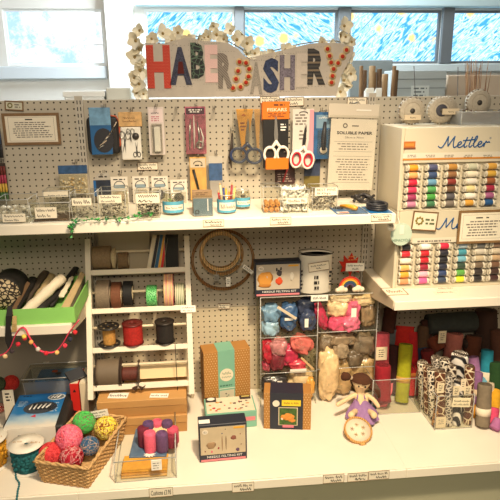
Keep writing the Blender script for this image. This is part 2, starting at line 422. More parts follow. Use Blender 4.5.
tag(MB().box(-1.62, 1.96, -.605, -.595, .0, ZB-.022, mat((172, 170, 146), .55, var=.04, scale=3)).build('kick_panel'), 'grey-green kick panel under the base shelves', 'panel')
X, zb, w_, h_ = rect(321, 345, 224, 227, -.005)

# things standing behind the boards, towards the windows
def backbox(px0, px1, yt, yb, Y, d, m, name, label, cat, rows=0, lid=None):
    X, zb, w, h = rect(px0, px1, yt, yb, Y)
    z0 = 1.2205
    o = thing(name, label, cat, (X, Y, z0))
    H = zb+h-z0
    MB().box(-w/2, w/2, 0, d, 0, H, m, .004).build('body', o)
    if rows:
        b = MB()
        for k in range(rows):
            z = H-(k+1)*h/rows; b.box(-w/2-.001, w/2+.001, -.003, 0, z-.002, z+.002, mat((120, 128, 130), .6))
        b.build('slat_joints', o)
    if lid: MB().box(-w/2-.004, w/2+.004, -.004, d+.004, H-.02, H+.004, lid, .002).build('lid', o)
    return o, w, H
backbox(64, 104, 92, 99, .10, .16, mat((226, 230, 232), .6), 'storage_box', 'low white storage box behind the left upright', 'box', lid=mat((238, 240, 240), .5))
backbox(106, 131, 87.5, 99, .10, .16, mat((206, 206, 198), .6), 'storage_box', 'taller pale grey storage box behind the pegboard left of the sign', 'box')
o, w, H = backbox(396, 446, 70, 97, .5, .2, mat((168, 178, 180), .6), 'drawer_unit', 'grey-blue slatted drawer unit under the window behind the pegboard', 'drawer unit', rows=3)
b = MB().box(-w*.20, w*.16, -.006, -.004, H-.22, H-.075, mat((196, 204, 202), .7)); b.lines(-w*.16, w*.12, H-.2, H-.08, -.0065, mat((90, 100, 104), .7), 7, 4, .4, .03); b.build('printed_sheet', o)
backbox(447, 520, 75, 99, .62, .2, mat((190, 172, 150), .7), 'cardboard_box', 'tan cardboard box behind the brown reeds', 'box')
backbox(350, 392, 60, 99, .72, .03, mat((120, 128, 128), .7), 'board', 'dark grey board behind the brown rods', 'board')
rb = random.Random(4)
rodm = [mat(c, .7, var=.2, scale=20) for c in ((134, 104, 72), (98, 74, 50), (160, 132, 96))]
RB = [(363, 66), (368, 70), (373, 66), (378, 72), (382, 69), (387, 74), (392, 66), (396, 70)]
names = ['first', 'second', 'third', 'fourth', 'fifth', 'sixth', 'seventh', 'eighth']
for i, (px, py) in enumerate(RB):
    top = hy(px, py, .3); r = .009+.003*(i % 3)
    o = thing('wooden_rod', 'brown wooden rod behind the pegboard, %s from the left' % names[i], 'rod', (top.x, .3+.02*(i % 2), 1.2205), ry=rb.uniform(-.03, .03), group='brown rods behind the pegboard')
    MB().lathe([(r, 0), (r, top.z-1.2205-.002), (r*.9, top.z-1.2205)], rodm[i % 3], 12).build('shaft', o)
    MB().lathe([(r*.5, top.z-1.2205), (r*.5, top.z-1.2195)], mat((190, 160, 120), .7), 8).build('end_grain', o)
for k, (px, py, wd, hh) in enumerate([(370, 92, 8, 8), (379, 92, 6, 8)]):
    X, zb, w, h = rect(px-wd/2, px+wd/2, py-hh/2, 98, .08)
    o = thing('paper_bundle', ['white paper bundle poking above the pegboard by the rods', 'narrower white paper bundle beside the first one above the pegboard'][k], 'paper', (X, .08, 1.2205))
    for j in range(3): MB().box(-w/2, w/2, j*.012, j*.012+.008, 0, zb+h-1.2205-.006*j, mat((224, 226, 222), .7), .002).build('sheet', o)
reedm = [mat(c, .8) for c in ((150, 108, 74), (120, 84, 56), (172, 136, 98))]
rr = random.Random(11)
for i in range(30):
    px = rr.uniform(465, 492); py = rr.uniform(58, 74); bx = 478+(px-478)*.45
    a = hy(bx, 100, .25); a.z = 1.26; t = hy(px, py, .25+rr.uniform(-.03, .03))
    loc = Vector((a.x, .25+rr.uniform(-.03, .03), 1.26)); d = t-loc
    b = MB().tube([(0, 0, 0), d*.5+Vector((rr.uniform(-.006, .006), 0, 0)), d], [.0024, .002, .0012], reedm[i % 3], 5)
    o = b.build('dried_reed', loc=loc); tag(o, 'thin dried brown reed in the bundle above the right pegboard', 'reed', 'dried reeds above the right pegboard')
vs = hz(478, 97, 1.30)
o = thing('reed_vase', 'grey vase holding the dried reeds behind the right pegboard', 'vase', (hy(478, 100, .25).x, .25, 1.2205))
MB().lathe([(.03, 0), (.055, .03), (.06, .12), (.05, .2), (.056, .22), (.05, .22), (.045, .19), (.05, .08), (.0, .06)], mat((150, 146, 138), .5), 20).build('body', o)
for k, (px0, px1, py0, py1) in enumerate([(414, 424, 66, 98), (458, 463, 67, 98)]):
    p, q = hy(px0, py0, .2), hy(px1, py1, .2); q.z = 1.2215
    tag(MB().tube([p-q, Vector((0, 0, 0))], .0018, mat((70, 64, 58), .6), 5).build('thin_stick', loc=q), ['thin dark stick slanting in front of the slatted drawer unit', 'thin dark stick slanting beside the brown reeds'][k], 'stick')
o = thing('back_counter', 'grey cabinet standing behind the pegboards under the windows', 'cabinet', (0, .06, 0))
MB().box(-2, 2.6, 0, .9, 0, 1.2, mat((170, 170, 166), .7)).build('body', o); MB().box(-2, 2.6, -.01, .91, 1.2005, 1.22, mat((205, 205, 200), .6)).build('countertop', o)
# ------------------------------------------------------------------ fabric-letter sign on top of the pegboard
YS = -.006
def sp(px, py, Y=YS): p = hy(px, py, Y); return (p.x, p.z)
sx0, sz0 = sp(240, 97.5)
def sl(px, py): a = sp(px, py); return (a[0]-sx0, a[1]-1.5705)
sign = thing('fabric_sign', 'grey felt sign with patchwork letters spelling HABERDASHERY on top of the pegboard', 'sign', (sx0, YS, 1.5705))
FELT = mat((186, 176, 164), .95, var=.06, scale=30, bump=.2, bscale=500)
out = [sl(*p) for p in [(148, 97.6), (145, 43), (164, 43.5), (172, 41), (181, 39), (187, 37), (194, 38), (201, 41), (216, 41.5), (228, 43), (238, 49), (244, 56), (249, 57.5), (254, 57), (261, 55), (279, 51), (296, 47), (310, 43.5), (326, 42.5), (340, 43), (354, 47), (353, 54), (347, 65), (341, 76), (336, 96)]]
out = [(p[0], max(p[1], 0)) for p in out]
MB().prism(out, 0, .010, FELT).build('felt_board', sign)
def fmat(c, **k): return mat(c, .95, **k)
PLAID = wave_mat('plaid_fabric', (96, 88, 82), (146, 134, 122), 60, 1, 'DIAGONAL')
DENIM = mat((52, 62, 92), .9, var=.5, scale=150); FLOR = mat((66, 68, 86), .9, var=.7, scale=220)
SWIRL = cell_mat('black_print', (26, 28, 30), (82, 104, 84), 55, .06)
LET = [('H', 148, 169.5, 45, 88.5, dots_mat('red_spot_fabric', (184, 40, 30), (214, 130, 84), .0055, .0011, stagger=True)),
       ('A', 170, 191, 47, 85, FLOR), ('B', 191.3, 204.5, 42.5, 78.5, SWIRL), ('E', 205.5, 217.5, 45, 82.5, mat((222, 186, 180), .95, var=.12, scale=300)),
       ('R', 218.2, 232.5, 53, 88.5, PLAID), ('D', 229, 252, 56, 91, None), ('A', 250, 262.5, 62, 94, mat((150, 142, 132), .95, var=.35, scale=260)),
       ('S', 263, 279, 58, 93, DENIM), ('H', 279.5, 295, 55, 90, mat((120, 112, 124), .95, var=.55, scale=200)),
       ('E', 296, 308, 53.5, 87, mat((196, 184, 172), .95, var=.08, scale=200)), ('R', 307, 326, 48.5, 85, stripe_mat('black_tan_check', [(38, 36, 38), (62, 58, 54), (38, 36, 38), (120, 104, 84)], .03, 'Z')),
       ('Y', 326, 350, 47, 85, None)]
for ch, a, b_, t, u, m in LET:
    x0, z0 = sl(a, u); x1, z1 = sl(b_, t)
    if m:
        q = MB(); v, f, p0, p1, p2, p3 = text_geo(ch, .055)
        P = [(x0+(p[0]-p0)/(p1-p0)*(x1-x0), z0+(p[1]-p2)/(p3-p2)*(z1-z0)) for p in v]
        q.add([(p[0], -.003, p[1]) for p in P], f, m)
        from collections import Counter
        ec = Counter(tuple(sorted((fc[i], fc[(i+1) % len(fc)]))) for fc in f for i in range(len(fc)))
        for (i, j), n in ec.items():
            if n == 1: q.add([(P[i][0], -.003, P[i][1]), (P[j][0], -.003, P[j][1]), (P[j][0], 0, P[j][1]), (P[i][0], 0, P[i][1])], [[0, 1, 2, 3]], m)
        lt = q.build('letter', sign)
        if ch == 'A' and a == 170:      # dark red patch in the first A
            MB().prism([(x0+(x1-x0)*.36, z0+(z1-z0)*.30), (x0+(x1-x0)*.66, z0+(z1-z0)*.30), (x0+(x1-x0)*.6, z0+(z1-z0)*.62), (x0+(x1-x0)*.42, z0+(z1-z0)*.62)], -.0042, -.003, fmat((86, 30, 26))).build('patch', lt)
        # running stitches round the letter
        st = MB()
        for k in range(26):
            t_ = k/26*4; e = int(t_); fr = t_-e; g = .006
            cx = [x0-g+(x1-x0+2*g)*fr, x1+g, x1+g-(x1-x0+2*g)*fr, x0-g][e]; cz = [z0-g, z0-g+(z1-z0+2*g)*fr, z1+g, z1+g-(z1-z0+2*g)*fr][e]
            if e % 2: st.box(cx-.0006, cx+.0006, -.001, 0, cz-.0022, cz+.0022, GREYINK)
            else: st.box(cx-.0022, cx+.0022, -.001, 0, cz-.0006, cz+.0006, GREYINK)
        st.build('stitching', sign)
    else:
        pts = [(233, 88), (236, 79), (238, 71), (239.5, 62), (246, 63), (249, 69), (248.5, 76.5), (246, 82.5), (240.5, 87)] if ch == 'D' else [(327.5, 49), (329.5, 56), (331, 62.5), (333.5, 69), (332.5, 76), (331.5, 82.5), (338, 63), (342.5, 56.5), (346.5, 50)]
        q = MB(); YEL = mat((214, 184, 138), .95, var=.2, scale=100); RED = mat((176, 46, 22), .95, var=.2, scale=200)
        for p in pts:
            c = sl(*p); q.lathe([(.0152, 0), (.0148, .0018), (0, .0020)], YEL, 12, 'Y', (c[0], -.0021, c[1])); 
        for p in pts:
            c = sl(*p); q.lathe([(0, -.0016), (.0075, -.001), (.0085, .001)], RED, 10, 'Y', (c[0], -.0032, c[1]))
        q.build('letter', sign, 'orange letter of red-centred yellow spots')

# white paper-flower garland round the sign
gl = thing('flower_garland', 'cream paper-flower garland draped round the edge of the fabric sign', 'garland', (sx0, .03, 1.5705))
PET = mat((226, 216, 190), .7, var=.10, scale=60); PET2 = mat((238, 232, 214), .7, var=.06, scale=60); VINE = mat((96, 84, 58), .8)
vine = [(142, 97), (140, 80), (140, 60), (143, 45), (150, 41), (165, 41), (180, 37), (195, 36), (212, 38), (228, 41), (240, 48), (250, 55), (262, 53), (280, 49), (300, 44), (320, 41), (337, 41), (350, 45), (352, 56), (347, 70), (343, 84), (340, 95)]
def gp(px, py, dy=0): a = hy(px, py, .03); return Vector((a.x-sx0, dy, max(a.z-1.5705, .01)))
MB().tube([gp(*p) for p in vine], .0022, VINE, 6).build('vine', gl)
rg = random.Random(3)
def flower_mesh(seed):
    r = random.Random(seed); q = MB()
    for k in range(4+seed % 3):
        a = 2*PI*k/(4+seed % 3)+r.uniform(-.3, .3); L = .022*r.uniform(.8, 1.25); wdt = L*.48; up = r.uniform(-.5, .3)
        rows = []
        for i in range(6):
            t = i/5; hw = wdt*math.sin(PI*min(1, t*.86+.1)); 
            for s_ in (-1, 0, 1):
                d = t*L; rows.append(Vector((math.cos(a)*d-math.sin(a)*hw*s_, -.012*math.sin(t*1.6)+abs(s_)*-.004+up*.01*t, math.sin(a)*d+math.cos(a)*hw*s_)))
        fs = [[i*3+j, i*3+j+1, i*3+j+4, i*3+j+3] for i in range(5) for j in (0, 1)]
        q.add(rows, fs, PET if (seed+k) % 3 else PET2, True)
    q.blob((0, -.006, 0), .005, .005, .005, mat((150, 128, 80), .8), .2, seed, 1)
    return q
fl = [flower_mesh(s_).build('flower', gl) for s_ in range(4)]
FP = [(140, 30, 1), (137, 41, 1.3), (141, 50, 1.2), (135, 58, 1.2), (142, 63, 1), (140, 70, 1.3), (134, 78, 1), (140, 84, 1.2), (136, 93, 1.1), (143, 94, 1), (152, 35, 1), (162, 30, 1.2), (160, 42, .8), (172, 38, 1), (178, 29, 1.1), (181, 37, 1), (190, 36, .9), (197, 36, 1), (204, 34, .8), (213, 22, .9), (216, 31, 1.2), (209, 33, 1), (224, 35, 1), (231, 27, 1), (236, 36, 1.2), (243, 31, 1), (246, 40, 1.2), (245, 51, 1), (254, 50, 1), (262, 53, .8), (272, 50, .9), (284, 46, 1), (293, 46, .7), (321, 39, .9), (330, 40, .7), (343, 26, 1.2), (338, 36, 1.3), (346, 37, 1), (352, 42, 1), (350, 57, .9), (344, 68, 1.2), (350, 74, 1.1), (343, 81, 1.2), (347, 86, 1), (340, 92, 1.2)]
for i, (px, py, s_) in enumerate(FP):
    o = fl[i] if i < 4 else fl[i % 4].copy()
    if i >= 4: COL.objects.link(o); o.parent = gl
    if 146 < px < 336: py += 4
    o.location = gp(px, py, -.016 if px > 146 and px < 336 and py > 36 else -.004); o.rotation_euler = (rg.uniform(-.5, .4), rg.uniform(0, 6.28), rg.uniform(-.6, .6)); o.scale = (s_*1.12,)*3

# ------------------------------------------------------------------ things hanging on the upper pegboards
def hook(px, py, what, y0=0, L=.085):
    p = hy(px, py, -.03)
    q = MB()
    for s_ in (-.0035, .0035): q.tube([(s_, -.0012, .012), (s_, -.006, 0), (s_, -.06, 0), (s_, -L, .006), (s_*.3, -L-.002, .008)], .0014, WIRE, 6)
    o = q.build('peg_hook', loc=(p.x, y0, p.z)); tag(o, what, 'hook'); return o
def hung(px0, px1, py0, py1, name, label, cat, Y=-.045, rz=0, group=None):
    X, zb, w, h = rect(px0, px1, py0, py1, Y)
    o = thing(name, label, cat, (X, Y, zb), group=group, ry=rz); return o, w, h
def frame_card(px0, px1, py0, py1, label, lines, Y=-.004, fw=.0016, name='price_card', cat='price card', tilt=0, face=PAPER, frm=BROWNF):
    X, zb, w, h = rect(px0, px1, py0, py1, Y)
    o = thing(name, label, cat, (X, Y, zb), ry=tilt)
    MB().box(-w/2, w/2, 0, .0025, 0, h, face).build('card', o)
    f_ = MB()
    for q in ((-w/2, w/2, 0, fw), (-w/2, w/2, h-fw, h), (-w/2, -w/2+fw, fw, h-fw), (w/2-fw, w/2, fw, h-fw)): f_.box(q[0], q[1], -.002, .003, q[2], q[3], frm)
    f_.build('frame', o)
    t_ = MB(); n = len(lines)
    for i, s_ in enumerate(lines):
        if s_: t_.text(s_, -w*.40, w*.40*(1 if i == 0 else .5), h*(1-(i+.86)/n*.88-.06), h*(1-(i+.12)/n*.88-.06), -.0005, INK)
    if t_.v: t_.build('writing', o)
    return o, w, h
o, w, h = frame_card(3, 60, 113, 145, 'brown framed notice of printed rules on the left pegboard', [''], fw=.011, name='framed_notice', cat='notice', Y=-.008, frm=mat((128, 98, 66), .6, var=.2, scale=30), face=mat((232, 222, 202), .8))
q = MB()
for a in ((-.40, .40, .13, .135), (-.40, .40, .865, .87), (-.402, -.398, .135, .865), (.398, .402, .135, .865)): q.box(a[0]*w, a[1]*w, -.0004, 0, a[2]*h, a[3]*h, GREYINK)
q.lines(-w*.14, w*.14, h*.77, h*.83, -.0004, INK, 1, 2, .6, .05); q.lines(-w*.36, w*.36, h*.22, h*.74, -.0004, GREYINK, 8, 5, .45, .012); q.build('print', o)
o, w, h = frame_card(4.5, 23, 101, 110.5, 'small brown framed card with round emblem above the framed notice', [''], fw=.004, Y=-.006, tilt=.07, face=mat((200, 196, 176), .8))
q = MB().ring((-w*.22, -.001, h*.52), h*.22, .0022, mat((120, 112, 60), .7)); q.lines(0, w*.38, h*.25, h*.75, -.0006, GREYINK, 2, 3, .5, .02); q.build('emblem', o)
frame_card(260, 279.5, 96, 103.5, 'handwritten price card above the orange scissors pack', ('Knit shears', '£6.50'), tilt=-.02)
frame_card(285, 304, 97, 106, 'handwritten price card above the pink scissors pack', ('Embroidery', '£8.95'), tilt=-.03)
frame_card(347, 366.5, 97, 106, 'handwritten price card at the top edge above the clear paper bag', ('Soluble paper', '£4.10'), tilt=.02)
frame_card(137.5, 158, 162.5, 170, 'handwritten price card above the row of small white packs', ('Needle packs', '£2.40'), Y=-.004)
frame_card(218, 230, 303.5, 309, 'small price card on the lower pegboard below the hoops', ('Hoops', '£3'), Y=-.004)

# tool case
o, w, h = hung(86, 119, 107, 154.5, 'tool_case', 'black zip tool case with a blue cardboard band hanging at the left', 'tool case', Y=-.06)
BLUEB = mat((38, 96, 150), .4, var=.25, scale=12, coat=.4)
MB().box(-w*.5, w*.5, 0, .04, 0, h*.80, mat((34, 32, 33), .7, var=.15), .02, 3).build('case', o)
z_ = MB(); z_.tube([(w*.42, .015, h*.08), (w*.5, .015, h*.2), (w*.5, .015, h*.66), (w*.42, .015, h*.80), (w*.2, .015, h*.82)], .0035, mat((196, 92, 58), .6)); z_.build('zip', o)
bd = MB().box(-w*.37, w*.27, -.003, .002, h*.0, h*.98, BLUEB, .001); bd.box(-w*.37, w*.27, -.0035, .001, h*.62, h*.99, mat((112, 156, 190), .4, var=.3, scale=40, coat=.4), .001)
bo = bd.build('band', o)
q = MB().prism([(w*.02+math.cos(a)*w*.30, h*.30+math.sin(a)*h*.26) for a in [k*PI/10 for k in range(20)]], -.0045, -.0032, mat((40, 40, 46), .5))
for k in range(6): q.tube([(-w*.1+k*.011-.012, -.0055, h*.13+k*.012), (w*.02+k*.011, -.0055, h*.2+k*.018)], .0022, [STEEL, mat((198, 180, 160), .5)][k % 2], 5)
q.build('picture', bo)
hook(104, 107, 'wire peg hook carrying the black zip tool case')

# small scissors set
o, w, h = hung(120.5, 141, 112, 160, 'scissors_set', 'white set of small embroidery scissors with an orange header hanging by the tool case', 'scissors set', Y=-.05)
MB().box(-w/2, w/2, 0, .012, 0, h*.70, mat((226, 222, 212), .45, coat=.4), .006, 2).build('backing_card', o)
MB().box(-w*.55, w*.58, -.003, .016, h*.70, h, mat((206, 164, 108), .5, var=.25, scale=60, coat=.3), .002).build('header', o).data
q = MB(); q.text('Sewing', -w*.3, w*.25, h*.86, h*.91, -.0034, mat((110, 70, 40), .6)); q.text('Essentials', -w*.35, w*.3, h*.79, h*.84, -.0034, mat((110, 70, 40), .6)); q.build('writing', o)
def mini_scissors(parent, cx, cz, L, ang, m=STEEL, y=-.004):
    q = MB(); q.M = Matrix.Translation((cx, y, cz)) @ Matrix.Rotation(ang, 4, 'Y')
    for s_ in (-1, 1):
        q.ring((s_*L*.12, 0, L*.30), L*.10, L*.022, m, segs=16, rs=6, sz=1.5)
        q.prism([(s_*L*.05, L*.14), (s_*L*.01, L*.18), (-s_*L*.07, -L*.5), (-s_*L*.03, -L*.05)], -.001, .0006, m)
    q.build('scissors', parent)
mini_scissors(o, -w*.3, h*.38, h*.5, .1); mini_scissors(o, w*.0, h*.5, h*.36, 0); mini_scissors(o, w*.26, h*.22, h*.34, PI, BLACK)
MB().lathe([(0, -.006), (w*.17, -.005), (w*.17, 0)], mat((70, 66, 62), .4, .4), 16, 'Y', (w*.24, 0, h*.5)).build('tape_measure', o)
fb = MB().box(w*.5, w*.9, .004, .012, h*.06, h*.98, FILM); fb.build('plastic_sleeve', o)
hook(131, 110.5, 'wire peg hook carrying the white scissors set')

# pale pack with a white tool
o, w, h = hung(148.5, 164.5, 107, 155, 'blister_pack', 'tall clear blister pack with a white tool and pale pink card', 'pack', Y=-.045)
MB().box(-w/2, w/2, 0, .002, 0, h, mat((206, 194, 188), .5, coat=.4), .001).build('backing_card', o)
q = MB().box(-w*.42, w*.42, -.001, 0, h*.68, h*.96, mat((218, 200, 198), .5)); q.text('needle', -w*.3, w*.2, h*.86, h*.9, -.0014, INK); q.lines(-w*.36, w*.3, h*.7, h*.82, -.0014, mat((180, 90, 110), .6), 3, 5); q.build('header', o)
MB().box(-w*.16, w*.24, -.014, 0, h*.07, h*.6, mat((224, 220, 212), .35), .003).build('tool', o)
MB().box(-w*.34, w*.36, -.018, 0, h*.03, h*.66, FILM, .004).build('blister', o)
hook(156, 107, 'wire peg hook carrying the clear pack with a white tool')

# pink tool pack
o, w, h = hung(185.5, 206, 106.5, 154, 'tool_pack', 'pink and black patterned pack of metal tools in clear plastic', 'pack', Y=-.045)
MB().box(-w/2, w/2, 0, .002, 0, h, mat((176, 92, 112), .5, var=.5, scale=50, coat=.5), .001).build('backing_card', o)
q = MB().box(-w*.45, w*.45, -.0012, 0, h*.84, h*.97, mat((66, 40, 50), .5)); q.lines(-w*.34, w*.34, h*.87, h*.95, -.0016, TAGW, 2, 4, .5, .012); q.build('header', o)
for k, (dx, L) in enumerate(((-.3, .62), (-.1, .7), (.12, .56), (.28, .44))):
    q = MB().tube([(dx*w, -.006, h*.12), (dx*w+.002*k, -.007, h*.12+h*L*.5), (dx*w*.8, -.006, h*(.12+L))], [.0022, .004, .0016], [STEEL, mat((214, 204, 200), .4)][k % 2]); q.build('metal_tool', o)
MB().ring((w*.18, -.006, h*.2), w*.16, .003, STEEL).build('metal_ring', o)
MB().box(-w*.48, w*.48, -.012, -.001, h*.02, h*.83, FILM, .003).build('blister', o)
hook(196, 106.5, 'wire peg hook carrying the pink tool pack')
hook(176, 110, 'empty wire peg hook between the clear pack and the pink pack', L=.06)
hook(214, 109, 'empty wire peg hook right of the pink pack', L=.06)

# row of small packs above the shelf
def small_pack(px0, px1, py0, py1, label, kind):
    o, w, h = hung(px0, px1, py0, py1, 'needle_pack', label, 'pack', Y=-.06, group='small packs on the pegboard above the tubs')
    MB().box(-w/2, w/2, 0, .0015, 0, h, mat((208, 200, 186), .5, coat=.3), .001).build('backing_card', o)
    q = MB().box(-w*.46, w*.46, -.001, 0, h*.56, h*.97, mat((216, 210, 198), .5))
    q.lines(-w*.36, w*.36, h*.86, h*.93, -.0014, INK, 1, 4, .6, .02)
    arc = [(math.cos(a)*w*.32, -.002, h*.62+math.sin(a)*h*.22) for a in [k*PI/8 for k in range(9)]]
    q.tube(arc, .0016, mat((70, 70, 70), .5), 5); q.build('header', o)
    MB().box(-w*.30, w*.30, -.0016, -.0008, h*.58, h*.70, mat((128, 148, 160), .4)).build('label_strip', o)
    c = (72, 70, 70) if kind == 'dark' else (196, 176, 150)
    MB().lathe([(0, -.008), (w*.26, -.006), (w*.30, 0)], mat(c, .4), 18, 'Y', (0, 0, h*.28)).build('coil', o)
    MB().box(-w*.42, w*.42, -.012, -.001, h*.04, h*.52, FILM, .004).build('blister', o)
small_pack(111, 128.5, 176.5, 204, 'small white pack above the tub of silver fasteners', 'pale')
small_pack(132.5, 149, 176, 203, 'small white pack above the tub of dark fasteners', 'pale')
small_pack(151.5, 168.5, 176, 202, 'small white pack with a dark coil above the first blue-labelled jar', 'dark')
small_pack(170.5, 187.5, 179.5, 205, 'small white pack right of the dark-coil pack, hanging lowest', 'dark')
for i, (px, py, s_) in enumerate([(120, 174, 'silver fasteners tub'), (141, 173.5, 'dark fasteners tub'), (160, 173.5, 'first blue-labelled jar'), (179, 177, 'lowest small white pack')]):
    hook(px, py, 'wire peg hook above the '+s_, L=.07)
o, w, h = hung(93.5, 111, 172.5, 196, 'notions_pack', 'dark blue and black notions pack in clear film beside the left upright', 'pack', Y=-.06)
MB().box(-w/2, w/2, 0, .003, 0, h*.68, mat((36, 44, 62), .4, var=.4, scale=30, coat=.4), .001).build('backing_card', o)
MB().box(-w*.5, -w*.36, -.001, .0, 0, h*.66, mat((34, 96, 158), .4)).build('blue_stripe', o)
q = MB().prism([(-w*.5, h*.68), (w*.5, h*.68), (w*.42, h), (-w*.2, h*.96)], 0, .002, mat((172, 166, 156), .5, coat=.4)); q.lines(-w*.2, w*.3, h*.76, h*.88, -.0004, INK, 1, 4, .5, .02); q.build('header', o)
hook(103, 174, 'wire peg hook carrying the dark blue notions pack', L=.07)

# pearl pack with blue header
o, w, h = hung(59, 88, 165, 194, 'bead_pack', 'pack of cream pearl beads with a blue header near the left upright', 'pack', Y=-.06)
MB().box(-w*.48, w*.48, .0, .002, 0, h*.7, mat((204, 190, 162), .5), .001).build('backing_card', o)
MB().box(-w/2, w/2, -.002, .003, h*.70, h*.99, mat((52, 86, 128), .4, var=.4, scale=40, coat=.5), .001).build('header', o)
rb = random.Random(2); q = MB()
for k in range(60): q.blob((rb.uniform(-.42, .42)*w, -.005-rb.random()*.004, h*(.08+.5*rb.random())), .005, .004, .005, mat([(236, 226, 200), (206, 176, 120), (222, 206, 170)][k % 3], .35), 0, 0, 1)
pb = q.build('pearl_beads', o); pb['kind'] = 'stuff'
MB().box(-w*.48, w*.48, -.014, -.001, h*.02, h*.69, FILM, .004).build('blister', o)
hook(75, 163, 'wire peg hook carrying the pearl bead pack', L=.07)
# pens pack at the far left
for k, (px0, px1, py0, py1, nm, lb, cs) in enumerate([(-6, 7.5, 163, 201, 'pencil_pack', 'pack of red, yellow and green striped pencils at the left edge', [(120, 50, 44), (176, 60, 84), (206, 168, 70), (66, 106, 52)]),
                                      (-8, 2, 128, 158, 'card_pack', 'dark blue pack cut by the left edge above the pencils', [(46, 70, 104), (40, 40, 46)])]):
    o, w, h = hung(px0, px1, py0, py1, nm, lb, 'pack', Y=-.055)
    MB().box(-w/2, w/2, 0, .002, 0, h, mat((60, 48, 40), .6), .001).build('backing_card', o)
    n = 5
    for j in range(n):
        q = MB()
        for i, c in enumerate(cs): q.lathe([(w*.085, h*(.92-.9*(i+1)/len(cs))), (w*.085, h*(.92-.9*i/len(cs)))], mat(c, .5), 8, 'Z', (-w*.4+w*.8*j/(n-1), -.006, 0))
        q.build('pencil' if k == 0 else 'stick', o)
    hook((px0+px1)/2, py0, 'wire peg hook carrying the '+('pencil pack' if k == 0 else 'dark blue pack at the left edge'))

# yellow pack with black pen ; silver blue pack
o, w, h = hung(190, 206.5, 157, 200, 'pen_pack', 'yellow pack holding a black marking pen above the grey box', 'pack', Y=-.05)
MB().box(-w/2, w/2, 0, .002, 0, h, mat((204, 158, 84), .5, var=.2, scale=30, coat=.4), .001).build('backing_card', o)
q = MB().box(-w*.46, w*.46, -.001, 0, h*.76, h*.97, mat((196, 182, 158), .5)); q.tube([(math.cos(a)*w*.26, -.0016, h*.84+math.sin(a)*h*.07) for a in [k*PI/6 for k in range(7)]], .0015, INK, 5); q.lines(-w*.2, w*.35, h*.78, h*.84, -.0014, INK, 1, 3, .5, .02); q.build('header', o)
MB().tube([(-w*.28, -.006, h*.72), (-w*.1, -.006, h*.42), (w*.12, -.006, h*.04)], [.0052, .0048, .0036], BLACK, 8).build('pen', o)
hook(198, 155.5, 'wire peg hook carrying the yellow pen pack', L=.07)
o, w, h = hung(209, 222.5, 156, 201, 'ruler_pack', 'blue-topped pack with silver lower half beside the yellow pen pack', 'pack', Y=-.055)
MB().box(-w/2, w/2, 0, .003, h*.46, h*.84, mat((62, 92, 134), .4, var=.35, scale=40, coat=.5), .001).build('blue_card', o)
MB().box(-w/2, w/2, 0, .002, h*.84, h, mat((184, 178, 166), .5), .001).build('header', o)
MB().box(-w*.46, w*.46, -.003, .004, 0, h*.46, mat((186, 182, 176), .3, .5, var=.1, scale=10), .002).build('metal_tool', o)
hook(216, 154.5, 'wire peg hook carrying the blue and silver pack', L=.07)

# scissors
def scissors(parent, w, h, hz0, handle, blade=STEEL, red=None, y=-.01, loop=(.25, .11), spread=.24, tilt=0):
    """dressmaking scissors, handles down; hz0 = height of the pivot above the thing's base"""
    for s_ in (-1, 1):
        q = MB(); q.M = Matrix.Translation((0, y-.002*s_, hz0)) @ Matrix.Rotation(tilt+.035*s_, 4, 'Y')
        q.prism([(-s_*w*.05, -.004), (s_*w*.055, -.008), (s_*w*.065, h*.12), (-s_*w*.01, h*.44), (-s_*w*.045, h*.30)], -.0012, .0012, blade); q.build('blade', parent)
        q = MB(); q.M = Matrix.Translation((0, y-.002*s_, hz0)) @ Matrix.Rotation(tilt, 4, 'Y')
        R_ = w*loop[0]; Rz = h*loop[1]; cx = s_*w*spread; cz = -h*.06-Rz*1.15
        q.ring((cx, 0, cz), 1, .0056, handle, 'Y', 28, 8, R_, Rz)
        q.tube([(-s_*w*.02, 0, h*.03), (s_*w*.04, 0, -h*.02), (cx*.62, 0, cz+Rz*.95), (cx+s_*R_*.5, 0, cz+Rz*.86)], [.0055, .007, .0062, .005], handle, 8)
        ho = q.build('handle', parent)
        if red:
            q = MB(); q.M = Matrix.Translation((0, y-.002*s_, hz0)) @ Matrix.Rotation(tilt, 4, 'Y')
            q.ring((cx, -.001, cz), 1, .0052, red, 'Y', 28, 8, R_*.78, Rz*.80); q.build('grip', ho)
    MB().lathe([(0, -.005), (.004, -.004), (.004, .004)], mat((110, 110, 112), .3, .8), 12, 'Y', (0, y, hz0)).build('pivot', parent)
ORG = mat((218, 118, 22), .45, coat=.3)
# blue-handled pair on yellow card
o, w, h = hung(231.5, 262, 109, 170, 'scissors_pack', 'scissors with dark blue handles on a yellow triangular card', 'scissors', Y=-.06)
MB().prism([(-w*.34, h), (w*.22, h), (-w*.02, h*.30), (-w*.14, h*.25)], 0, .002, mat((212, 150, 44), .5, var=.12, scale=40, coat=.3)).build('backing_card', o)
q = MB().text('*', -w*.16, -w*.03, h*.86, h*.92, -.0006, mat((176, 60, 30), .6), .05); q.lines(-w*.22, w*.0, h*.64, h*.8, -.0006, mat((130, 70, 30), .6), 3, 4, .5, .02); q.build('print', o)
scissors(o, w*.85, h*.95, h*.44, mat((44, 58, 96), .4, coat=.3), mat((176, 168, 156), .3, .85), y=-.012, loop=(.30, .125), spread=.30, tilt=.06)
q = MB().prism([(w*.24, h), (w*.44, h), (w*.40, h*.3), (w*.34, h*.26)], -.004, -.002, mat((198, 150, 86), .5)); q.build('side_card', o)
MB().box(-w*.48, w*.48, -.026, -.023, h*.1, h*.99, FILM).build('plastic_sleeve', o)
hook(245, 108, 'wire peg hook carrying the blue-handled scissors')
o, w, h = hung(226.5, 235, 133, 168, 'snips', 'slim black thread snips hanging left of the blue-handled scissors', 'snips', Y=-.05)
